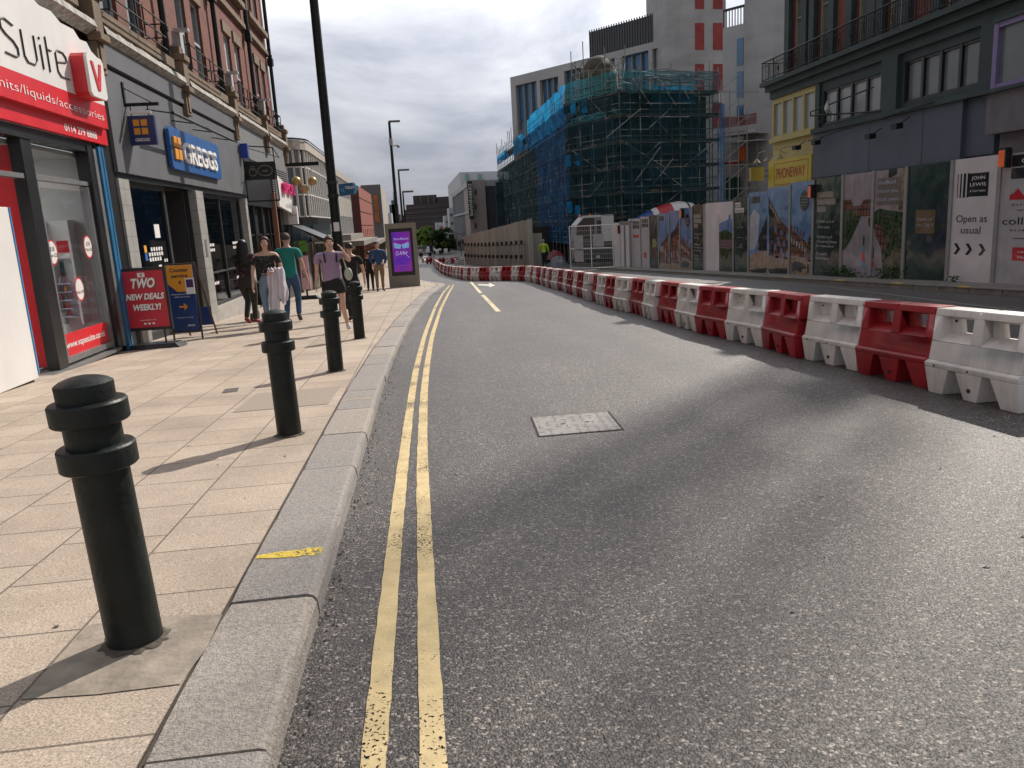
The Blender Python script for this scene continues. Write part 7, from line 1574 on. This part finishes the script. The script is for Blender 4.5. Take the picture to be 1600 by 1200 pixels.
P = [(cabx0 + .45, zc0), (cabx1, zc0), (cabx1, zc1 + .1), (cabx0 + 1.1, zc1), (cabx0 + .5, T(900, 352).z), (cabx0 + .4, T(893, 375).z)]
mb.poly(Wall((0, yt + 2.2), (1, 0)), P, 0, 2.2); mb.build('cab', mt, M('truck_shaded_body', (.24, .24, .235), .4, var=.15), bevel=.05)  # white cab painted grey, its shade put into the colour
mb = MB(); mb.wbox(WTk, cabx1 - 1.0, cabx1 - .02, zc0 + .9, zc1 - .02, .012, .05); mb.wbox(WTk, cabx0 + .95, cabx1 - 1.02, zc1 - .08, zc1 + .1, .012, .05); mb.build('white_side', mt, M('truck_white', (.55, .54, .52), .35, var=.06)); mb = MB(); mb.poly(WTk, [(cabx0 + .42, zc0 + 1.35), (cabx0 + 1.9, zc0 + 1.35), (cabx0 + 1.9, zc1 - .06), (cabx0 + 1.1, zc1 - .08), (cabx0 + .52, T(900, 352.6).z)], .01, .04); mb.poly(WTk, [(cabx0 + 2.1, zc0 + 1.5), (cabx0 + 2.9, zc0 + 1.5), (cabx0 + 2.9, zc1 - .4), (cabx0 + 2.1, zc1 - .3)], .01, .04); mb.build('windscreen', mt, dark_glass('cab_glass', (.03, .04, .04), .1))
mb = MB(); mb.use(M('grille', (.05, .05, .05), .5)).wbox(WTk, cabx0 + .5, cabx1 - .2, zc0 + .25, zc0 + 1.25, .01, .06); mb.wbox(WTk, cabx0 + .4, cabx1, zc0 - .1, zc0 + .25, -.1, .08); mb.wbox(WTk, cabx0 + .2, cabx1 + 6, zc0 - .2, zc0 + .1, -2, -.3); mb.build('bumper', mt)
for x in (cabx0 + .7, cabx0 + 2.1): mb = MB(); mb.wbox(WTk, x - .15, x + .15, zc0 + .0, zc0 + .2, .085, .12); mb.build('headlight', mt, M('lamp_lens', (.5, .5, .45), .2))
for x in (cabx0 + .9, cabx0 + 1.7): mb = MB(); mb.cyl((x, yt - .0 + .6, zc1 - .02), (x, yt + .6, zc1 + .2), .08, n=8); mb.build('beacon', mt, lampm)
for x in (cabx0 + 2.6, cabx0 + 5.2, cabx0 + 6.5):
    mb = MB(); mb.cyl((x, yt + .05, gz(yt) + .5), (x, yt + .4, gz(yt) + .5), .5, n=20); mb.build('wheel', mt, DARK)
c0, c1 = PY(986, 355, 61.5), PY(1094, 342, 61.5); ax = (c1 - c0).normalized(); Ld = (c1 - c0).length
prof = [(0, 0), (.3, .02), (.95, .9), (1.35, 2.0), (1.6, 3.0), (1.7, 4.2), (1.45, 5.3), (1.1, Ld)]
prof = [(r * .93, z * Ld / 6.0 if z < 6 else z) for r, z in prof]
base = M('drum_white', (.55, .53, .50), .4)
dr = MB()
def band(z0, z1, m, k=0):
    def rad(z):
        for (r0, a0), (r1, a1) in zip(prof, prof[1:]):
            if a0 <= z <= a1: return r0 + (r1 - r0) * (z - a0) / max(1e-6, a1 - a0)
        return prof[-1][0]
    n_ = 5; dr.use(m).lathe(c0, [(rad(z0 + (z1 - z0) * i / n_), z0 + (z1 - z0) * i / n_) for i in range(n_ + 1)], 24, ax)
L6 = Ld / 6.0; blu = M('drum_blue', (.015, .05, .22), .4); rdd = M('drum_red', (.36, .02, .03), .4)
for z0, z1, m_ in ((0, .55, base), (.55, 1.75, blu), (1.75, 2.2, base), (2.2, 3.4, rdd), (3.4, 4.7, base), (4.7, 4.9, blackf), (4.9, 6.0, base)): band(z0 * L6, z1 * L6, m_)
dr.build('drum', mt)
mb = MB(); mb.lathe(c1 - ax * .3, [(.5, 0), (.75, .4), (.75, .5)], 14, ax); mb.cyl(c1, c1 + Vector((.5, 0, -1.4)), .25, .3, n=8); mb.cyl(c0 + Vector((-.3, 0, -1.5)), c1 + Vector((0, 0, -1.9)), .14, n=6); mb.build('chute', mt, STEEL)
p, H = at_px(851, 416, 66, 374)
person('distant site worker in a yellow high-visibility jacket and dark trousers at the site entrance', p, H, 150, 'short', M('hard_hat_grey', (.3, .3, .28), .4), M('hi_vis_yellow', (.42, .60, .03), .6, var=.06), 'long', M('dark_work_cloth', (.01, .02, .03), .8), shoes=shoeb, width=1.15)
tp = thing('tarpaulin_heap', 'heap of grey sheeting with a red tarpaulin on top beside the worker', 'heap', (12.5, 66, gz(66)))
def heap(px0, px1, pyb, pyt, y, mat, nm, seed):
    a, b = PY(px0, pyb, y), PY(px1, pyt, y); r = random.Random(seed); n_ = 10; vs = []; zz = gz(y)
    for j in range(n_ + 1):
        for i in range(n_ + 1):
            u, v = i / n_, j / n_; h_ = max(0, math.sin(math.pi * u) ** .6 * math.sin(math.pi * v) ** .6) * (b.z - a.z) * r.uniform(.75, 1.05); vs.append((a.x + (b.x - a.x) * u, y + v * 2, a.z + h_))
    mb = MB(); mb.add(vs, [(j * (n_ + 1) + i, j * (n_ + 1) + i + 1, (j + 1) * (n_ + 1) + i + 1, (j + 1) * (n_ + 1) + i) for j in range(n_) for i in range(n_)]); mb.build(nm, tp, mat)
heap(861, 889, 418, 398, 65, M('sheet_grey', (.16, .17, .2), .6, var=.35, scale=2), 'grey_sheet', 1); heap(857, 884, 406, 390, 67, M('tarp_red', (.20, .025, .03), .6, var=.3, scale=2), 'red_sheet', 2)
# timber hoarding
hA1, hB1 = G(829, 417), G(735, 411)
WO = Wall((hA1.x, hA1.y), (hB1.x - hA1.x, hB1.y - hA1.y), -1)
if WO.n.x > 0: WO = Wall((hA1.x, hA1.y), (hB1.x - hA1.x, hB1.y - hA1.y), 1)
th_ = thing('timber_hoarding', 'tall bare timber board hoarding receding towards the department store', 'hoarding', WO.pt(0, gz(70)))
Uo = WO.uz(727, 405)[0]; timb = M('raw_timber', (.33, .28, .225), .85, var=.22, scale=1.2, bump=.2, bscale=14, stain=.15, stretch=(3, 3, .25)); timb2 = M('raw_timber_grey', (.26, .225, .19), .85, var=.22, scale=1.2, bump=.2, bscale=14, stretch=(3, 3, .25))
zt0 = WO.uz(823, 343)[1]; zt1 = WO.uz(733, 370)[1]; rt = random.Random(2); mb = MB(); u = 0
while u < Uo:
    w_ = rt.uniform(.7, 1.3); y = WO.pt(u, 0).y; z1 = zt0 + (zt1 - zt0) * min(1, u / Uo); mb.use(timb if rt.random() < .6 else timb2).wbox(WO, u + .01, u + w_ - .01, gz(y) - .1, z1 + rt.uniform(-.04, .04), -.05 - rt.uniform(0, .02), 0); u += w_
mb.build('boards', th_)
mb = MB(); u = 1.5
while u < Uo - 1: y = WO.pt(u, 0).y; mb.wbox(WO, u, u + .12, gz(y), gz(y) + 2.0, .3, .4); mb.wbox(WO, u, u + .12, gz(y) + 1.9, gz(y) + 2.0, 0, .4); u += 1.7
mb.pieces('prop_post', th_, M('prop_pale', (.38, .34, .30), .8)); mb = MB(); u = 1.2
while u < Uo - 1: y = WO.pt(u, 0).y; mb.wbox(WO, u, u + .4, gz(y) + .75, gz(y) + 1.05, .3, .5); mb.wbox(WO, u, u + .35, gz(y) + 2.0, gz(y) + 2.3, .25, .4); u += 1.7
struct(mb.build('dark_clamps', th_, M('clamp_dark', (.02, .016, .016), .7)), 'stuff')
ep = MB(); ep.box((hA1.x + .1, hA1.y - .2, (gz(69) + zt0) / 2), (.35, .3, zt0 - gz(69) + .1)); ep.box((hA1.x + .75, hA1.y + .6, (gz(69) + zt0) / 2 - .6), (.9, .15, zt0 - gz(69) - 1.2)); ep.build('end_post', th_, M('end_pale', (.36, .335, .28), .8))
rs2 = MB(); a = PY(826, 408, 69); rs2.box((a.x, 69, a.z), (.25, .1, .9)); tag(rs2.build('red_notice', mat=hg_red), 'small red notice strapped to the end post of the timber hoarding', 'notice')
p0, p1 = PY(843, 372, 72), PY(833, 372, 72); mb = MB(); mb.use(timb2)
for k in range(6): x = p1.x + (p0.x - p1.x) * k / 6 + .0; mb.box((x + .2, 72 + .02 * k, (gz(72) + p0.z) / 2 + .2), (.3, .08, p0.z - gz(72)))
tag(mb.build('inner_timber_screen'), 'short timber screen between the end of the hoarding and the worker', 'screen')
mb = MB(); a, b = PY(858, 385, 80), PY(895, 385, 80); mb.box(((a.x + b.x) / 2, 82, a.z - .5), (b.x - a.x + 6, .4, 5)); tag(mb.build('site_back_wall', mat=M('brown_dark', (.05, .04, .03), .9)), 'dark brown wall at the back of the site entrance behind the worker', 'wall')

# ================================================================ FAR END OF THE STREET
yD = 128; dp = thing('department_store', 'grey louvred department store carrying a tall vertical black sign', 'building', (9, yD, -3.4))
xd = PY(734, 340, yD).x; WD = Wall((xd, yD), (0, 1), -1); zD = PY(731, 283, yD).z; uD = WD.uz(708, 300)[0]
lou = brick_mat('louvre_grey', (.10, .11, .13), (.13, .14, .16), (.05, .055, .065), axis='YZ', bw=.9, rh=6, ms=.08, off=0)
mb = MB(); mb.wbox(WD, 0, uD, -4, zD - .9, -20, 0); mb.build('louvre_wall', dp, lou); mb = MB(); mb.wbox(WD, 0, uD, zD - .9, zD, -20, .2)
for z in (zD - 5.0, zD - 9.4): mb.wbox(WD, 0, uD, z, z + .3, 0, .15)
mb.wbox(WD, uD, uD + .8, -4, zD, -20, .3); mb.build('pale_bands', dp, M('pale_grey_clad', (.36, .37, .39), .6, var=.05))
x1_ = PY(758, 300, yD).x; z_ = PY(750, 281, yD).z; mb = MB(); mb.box(((xd + x1_) / 2, yD + 5.6, (z_ - 4) / 2), (x1_ - xd, 12, z_ + 4)); mb.build('end_wall', dp, M('cream_stone', (.33, .29, .26), .85, var=.08, scale=.2, stain=.1))
mb = MB()
for q in (300, 323, 352): a, b = PY(741, q - 4, yD - .5), PY(745, q + 4, yD - .5); mb.box(((a.x + b.x) / 2, yD - .42, (a.z + b.z) / 2), (b.x - a.x, .3, a.z - b.z))
mb.build('small_window', dp, M('slot_dark', (.08, .06, .06), .6))
a, b = PY(731, 283, yD - 1.2), PY(741, 342, yD - 1.2); vsn = thing('vertical_store_sign', 'tall black vertical sign with white letters on the department store corner', 'sign', ((a.x + b.x) / 2, yD - 1.2, 3)); xw0, xw1 = PY(731.5, 312, yD - 1.2).x, PY(739, 312, yD - 1.2).x
Wv = Wall((0, yD - 1.2), (1, 0)); mb = MB(); mb.wbox(Wv, xw0, xw1, b.z, a.z, -.4, 0); mb.build('panel', vsn, M('sign_bottle_black', (.008, .022, .02), .4)); mb = MB(); hh = a.z - b.z; mb.text('DEBENHAMS', Wv, (xw0 + xw1) / 2 - .22, (a.z + b.z) / 2, .5, .03, wid=hh * .84, ang=-math.pi / 2); mb.build('letters', vsn, txtw)
# glass-topped block behind it
yG = 150; wb_ = thing('white_glass_block', 'pale block with green tinted windows showing above the department store', 'building', (10, yG, -3.4)); a = PY(718, 269, yG); b = PY(790, 268, yG); c = PY(706, 285, yG); mb = MB()
mb.add([(a.x, yG, -4), (b.x + 6, yG, -4), (b.x + 6, yG, b.z), (a.x, yG, a.z), (a.x - .2, yG + 50, -4), (a.x - .2, yG + 50, a.z), (b.x + 6, yG + 50, b.z)], [(0, 1, 2, 3), (4, 0, 3, 5), (3, 2, 6, 5)]); mb.build('walls', wb_, M('pale_panel', (.42, .44, .46), .5, var=.04)); mb = MB()
for p0, p1 in ((727, 733), (747, 753)): q0, q1 = PY(p0, 272, yG - .2), PY(p1, 282, yG - .2); mb.box(((q0.x + q1.x) / 2, yG - .1, (q0.z + q1.z) / 2), (q1.x - q0.x, .3, q0.z - q1.z))
mb.build('tinted_window', wb_, M('green_tint', (.16, .30, .27), .2))
mb = MB(); a, b = PY(774, 285, 115), PY(787, 303, 115); mb.box(((a.x + b.x) / 2, 115, (a.z + b.z) / 2), (b.x - a.x, .4, a.z - b.z)); mb.box(((a.x + b.x) / 2, 115.4, (-4 + b.z) / 2), (b.x - a.x, .4, b.z + 4)); tag(mb.build('dark_glazed_bay', mat=dark_glass('bay_glass', (.03, .05, .06), .1)), 'dark glazed bay between the cream end wall and the scaffold', 'glazing')
# white stepped blocks at the bend
for i, (p0, p1, q, y, m_) in enumerate(((694, 712, 337, 190, 'pale_panel'), (701, 714, 325, 180, 'pale_panel'), (681, 697, 348, 210, 'pale_panel'))):
    a, b = PY(p0, q, y), PY(p1, q, y); t = thing('pale_block', ('pale building stepping down left of the department store', 'taller pale strip of building against the department store', 'low white building with red shop lettering above the tree')[i], 'building', (a.x, y, -3.4)); mb = MB(); mb.use(MATS[m_]).box(((a.x + b.x) / 2, y + 5, (a.z - 4) / 2), (b.x - a.x, 10, a.z + 4)); mb.build('body', t)
    mb = MB()
    if i == 2: mb.use(hg_red).box((a.x + (b.x - a.x) * .62, y - .1, a.z - 1.2), (1.2, .2, .5)); mb.use(M('mint_strip', (.25, .42, .40), .5)).box((a.x + .5, y - .1, a.z - 1.4), (.6, .2, 1.6))
    else:
        for k in range(3): mb.use(M('window_grey', (.12, .13, .15), .3)).box(((a.x + b.x) / 2, y - .1, a.z - 1.5 - k * 1.9), ((b.x - a.x) * .8, .2, .5))
    mb.build('sign' if i == 2 else 'windows', t)
# brown stepped office ziggurat
yM = 260; mo = thing('stepped_brown_offices', 'large dark brown stepped office block closing the view', 'building', (2, yM, -5)); brn = M('brown_precast', (.066, .048, .048), .85, var=.15, scale=.3); brw = dark_glass('brown_glass', (.03, .03, .035), .2)
steps = [(645, 683, 305, 318), (683, 712, 307, 316), (634, 712, 318, 326), (630, 712, 326, 334), (627, 712, 334, 342), (624, 712, 342, 350), (600, 714, 350, 358), (596, 714, 358, 368), (592, 716, 368, 410)]
mb = MB(); mw = MB()
for i, (p0, p1, q0, q1) in enumerate(steps):
    a, b = PY(p0, q0 + .3, yM - i * 1.2), PY(p1, q1, yM - i * 1.2); z1 = PY((p0 + p1) / 2, q0, yM - i * 1.2).z; z0 = PY((p0 + p1) / 2, q1, yM - i * 1.2).z
    mb.bm((a.x, yM - i * 1.2, z0 - .2), (b.x, yM + 30, z1)); 
    if i > 1: mw.bm((a.x + .5, yM - i * 1.2 - .1, z0 + .25), (b.x - .5, yM - i * 1.2, z0 + (z1 - z0) * .5))
mb.build('floors', mo, brn); mw.build('ribbon_windows', mo, brw); mb = MB()
for p in (657, 669, 678): a = PY(p, 312, yM - .3); mb.box((a.x, yM - .2, a.z), (.25, .2, 2.4))
mb.build('ribs', mo, M('rib_pale', (.2, .17, .16), .8))
hz_ = thing('distant_tower', 'hazy blue-grey building with a thin mast far beyond the left shops', 'building', (-12, 300, -5)); mb = MB(); 
for p0, p1, q in ((602, 626, 336), (608, 622, 320), (611, 616, 313)): a, b = PY(p0, q, 300), PY(p1, q, 300); mb.bm((a.x, 300, -6), (b.x, 310, a.z))
mb.build('body', hz_, M('blue_grey', (.12, .13, .16), .8)); mb = MB(); a = PY(614, 300, 303); mb.cyl((a.x, 303, 5), (a.x, 303, a.z), .3, .05, n=6); mb.build('mast', hz_, MATS['blue_grey'])
mb = MB(); a, b = PY(604, 333, 160), PY(612, 345, 160); mb.bm((a.x, 160, -4), (b.x, 170, a.z)); tag(mb.build('small_white_block', mat=MATS['pale_panel']), 'small white building edge beside the grey tower block', 'building')

# trees at the bend: trunk, limbs, leaf clumps
leafA = M('leaf_light', (.17, .28, .045), .6, var=.35, scale=1.5); leafB = M('leaf_dark', (.035, .08, .02), .6, var=.4, scale=1.5); bark = M('bark', (.06, .045, .03), .9)
for m_ in (leafA, leafB):   # sunlight comes through the leaves
    t_ = m_.node_tree; tl2 = t_.nodes.new('ShaderNodeBsdfTranslucent'); mx2 = t_.nodes.new('ShaderNodeMixShader'); mx2.inputs[0].default_value = .5; pb_ = t_.nodes['Principled BSDF']; t_.links.new(pb_.inputs['Base Color'].links[0].from_socket, tl2.inputs[0]); t_.links.new(pb_.outputs[0], mx2.inputs[1]); t_.links.new(tl2.outputs[0], mx2.inputs[2]); t_.links.new(mx2.outputs[0], t_.nodes['Material Output'].inputs[0])
def tree(px, py_top, py_bot, wpx, y, label, light, seed):
    r = random.Random(seed); a, b = PY(px, py_top, y), PY(px, py_bot, y); z0 = gz(y); t = thing('street_tree', label, 'tree', (a.x, y, z0), 'trees at the far junction')
    H_ = a.z - z0; rw = wpx / 2 / F_PX * y
    mb = MB(); mb.cyl((a.x, y, z0), (a.x, y, z0 + H_ * .5), .25, .14, n=8); tips = []
    for k in range(9):
        an = r.uniform(0, 6.28); l_ = r.uniform(.4, .85); e_ = Vector((a.x + rw * l_ * math.cos(an), y + rw * l_ * math.sin(an), z0 + H_ * r.uniform(.5, .9))); mb.cyl((a.x, y, z0 + H_ * r.uniform(.3, .5)), e_, .1, .03, n=5); tips.append(e_)
    mb.build('trunk', t, bark); mb = MB(); vs = []
    cl = tips + [Vector((a.x + r.gauss(0, rw * .45), y + r.gauss(0, rw * .45), z0 + H_ * r.uniform(.28, .92))) for _ in range(34)]
    for c in cl:
        R_ = r.uniform(.35, .75) * rw * .42; mb.use(leafA if r.random() < light else leafB)
        for k in range(85):
            d = Vector((r.gauss(0, 1), r.gauss(0, 1), r.gauss(0, .75))).normalized() * R_ * r.uniform(.5, 1.05); p = c + d; n1 = Vector((r.uniform(-1, 1), r.uniform(-1, 1), r.uniform(-1, 1))).normalized(); n2 = n1.orthogonal().normalized(); s_ = r.uniform(.12, .24)
            mb.add([p - n1 * s_, p + n2 * s_ * .6, p + n1 * s_, p - n2 * s_ * .6], [(0, 1, 2, 3)])
    mb.build('crown', t)
tree(660, 353, 400, 30, 150, 'bright yellow-green tree just right of the ad totem', .85, 1); tree(672, 360, 400, 26, 142, 'light green tree between the bright tree and the big dark tree', .6, 2); tree(689, 357, 402, 30, 134, 'large dark green tree in the centre of the street end', .08, 3); tree(649, 362, 400, 20, 160, 'pale green tree half hidden behind the ad totem', .7, 4); tree(700, 372, 404, 14, 138, 'narrow dark green tree beside the pale building', .1, 5)
# vehicles and clutter at the junction
def car(px0, px1, py0, py1, y, mat, label, van=False):
    a, b = PY(px0, py1, y), PY(px1, py0, y); Ln, Hh = b.x - a.x, b.z - a.z; z0 = gz(y) - LOW; t = thing('parked_car', label, 'car', ((a.x + b.x) / 2, y, z0)); Hh = b.z - z0
    P = [(0, .25), (.02, .5), (.18, .60), (.32, .95), (.62, 1.0), (.80, .64), (.97, .56), (1, .25)]
    Wc = Wall((a.x, y), (1, 0)); mb = MB(); mb.poly(Wc, [(u * Ln, z0 + v * Hh) for u, v in P], -1.7, 0); mb.build('body', t, mat, bevel=.05)
    mb = MB(); mb.poly(Wc, [(u * Ln, z0 + v * Hh) for u, v in ((.24, .64), (.34, .90), (.60, .94), (.74, .66))], 0, .02); mb.build('side_window', t, dark_glass('car_glass', (.02, .025, .03), .1))
    for u in (.2, .8): mb = MB(); mb.cyl((a.x + u * Ln, y - .04, z0 + .32), (a.x + u * Ln, y + .2, z0 + .32), .32, n=16); mb.build('wheel', t, DARK)
    for u in (.01, .97): mb = MB(); mb.wbox(Wc, u * Ln, u * Ln + .08, z0 + .42 * Hh, z0 + .52 * Hh, .0, .03); mb.build('lamp', t, MATS['lamp_lens'])
crd = M('car_red', (.30, .012, .02), .25, var=.05)
car(654, 677, 401.5, 411, 126, crd, 'dark red car at the far junction just right of the ad totem'); car(676, 692, 403, 410, 133, crd, 'second smaller red car behind the far barriers'); 
sh_ = thing('bus_shelter', 'flat-roofed dark shelter under the bright tree beyond the totem', 'shelter', (1, 140, -3.4)); a, b = PY(648, 385, 138), PY(667, 389, 138); mb = MB(); mb.bm((a.x, 138, b.z), (b.x, 140, a.z)); mb.build('roof', sh_, M('shelter_roof', (.10, .13, .11), .6)); mb = MB()
for k in range(4): x = a.x + (b.x - a.x) * (k + .2) / 4; mb.cyl((x, 138.2, gz(138)), (x, 138.2, b.z), .06, n=6)
mb.build('post', sh_, STEEL)
tl_ = thing('traffic_light', 'small traffic light on a pale pole in front of the dark tree', 'traffic light', PY(674, 408, 112)); a = PY(673, 384, 112); mb = MB(); mb.cyl((a.x + .3, 112, gz(112) - .1), (a.x + .3, 112, a.z), .06, n=6); mb.build('pole', tl_, STEEL); mb = MB(); mb.box((a.x, 112, a.z - .3), (.4, .3, 1.0)); mb.build('signal_head', tl_, blackf)
a = PY(719, 371, 118); rsn = thing('round_road_sign', 'round white road sign on a pole in front of the pale shop fronts', 'road sign', (a.x, 118, gz(118))); mb = MB(); mb.cyl((a.x, 118, a.z), (a.x, 118.05, a.z), .28, n=18); mb.build('disc', rsn, hg_white); mb = MB(); mb.cyl((a.x, 117.98, a.z), (a.x, 118.0, a.z), .14, n=14); mb.build('centre', rsn, blackf); mb = MB(); mb.cyl((a.x, 118.1, gz(118)), (a.x, 118.1, a.z), .05, n=6); mb.build('pole', rsn, DARK)
# pale shop frontage at the bend, behind the loose barriers
fa, fb = PY(700, 365, 150), PY(728, 365, 150); pf = thing('pale_shop_fronts', 'pale mixed shop fronts at the bend left of the timber hoarding', 'shop front', (fa.x, 150, -3.4)); mb = MB(); mb.bm((fa.x, 150, -4), (fb.x, 152, fa.z)); mb.build('wall', pf, M('pale_stone_far', (.30, .29, .28), .8, var=.2, scale=.5)); mb = MB(); r = random.Random(8)
for k in range(9): x = fa.x + r.uniform(.1, .85) * (fb.x - fa.x); z = r.uniform(-3.2, fa.z - 1); mb.box((x, 149.95, z), (r.uniform(.2, .6), .12, r.uniform(.5, 1.1)))
mb.build('openings', pf, M('slot_black', (.02, .02, .022), .4))
mb = MB(); a, b = PY(711, 409, 100), PY(728, 413, 100); mb.bm((a.x, 100, b.z), (b.x, 100.4, a.z)); tag(mb.build('white_beam', mat=WPAINT), 'low white beam lying across the road at the foot of the timber hoarding', 'beam')

# ---- added unseen crane, placed so its mast shades a band of the road
cr = thing('added_crane', 'added unseen lattice crane behind the right-hand buildings, shading a band of the road', 'crane', (47.6, 55.7, -2.4))
crm = M('crane_yellow', (.45, .30, .04), .5); mb = MB(); cx, cy, s_ = 47.7, 55.75, .7
for x in (-s_, s_):
    for y in (-s_, s_): mb.cyl((cx + x, cy + y, -3), (cx + x, cy + y, 60), .11, n=4)
z = -3
while z < 59:
    for (xa, ya), (xb, yb) in (((-s_, -s_), (s_, -s_)), ((s_, -s_), (s_, s_)), ((s_, s_), (-s_, s_)), ((-s_, s_), (-s_, -s_))):
        mb.cyl((cx + xa, cy + ya, z), (cx + xb, cy + yb, z + 1.6), .07, n=4); mb.cyl((cx + xa, cy + ya, z), (cx + xb, cy + yb, z), .07, n=4)
    z += 1.6
mb.build('mast', cr, crm)
mb = MB(); dx, dy = math.sin(SUN_AZ), math.cos(SUN_AZ)
for o in (-.6, .6): mb.cyl((cx + o * dy, cy - o * dx, 60), (cx + o * dy + 30 * dx, cy - o * dx + 30 * dy, 61), .07, n=4)
mb.cyl((cx, cy, 62), (cx + 30 * dx, cy + 30 * dy, 61.5), .06, n=4); mb.build('jib', cr, crm)
mb = MB(); mb.box((cx + 1.2, cy + 1.2, 56), (.7, .7, 1.3)); mb.build('cab', cr, WPAINT)
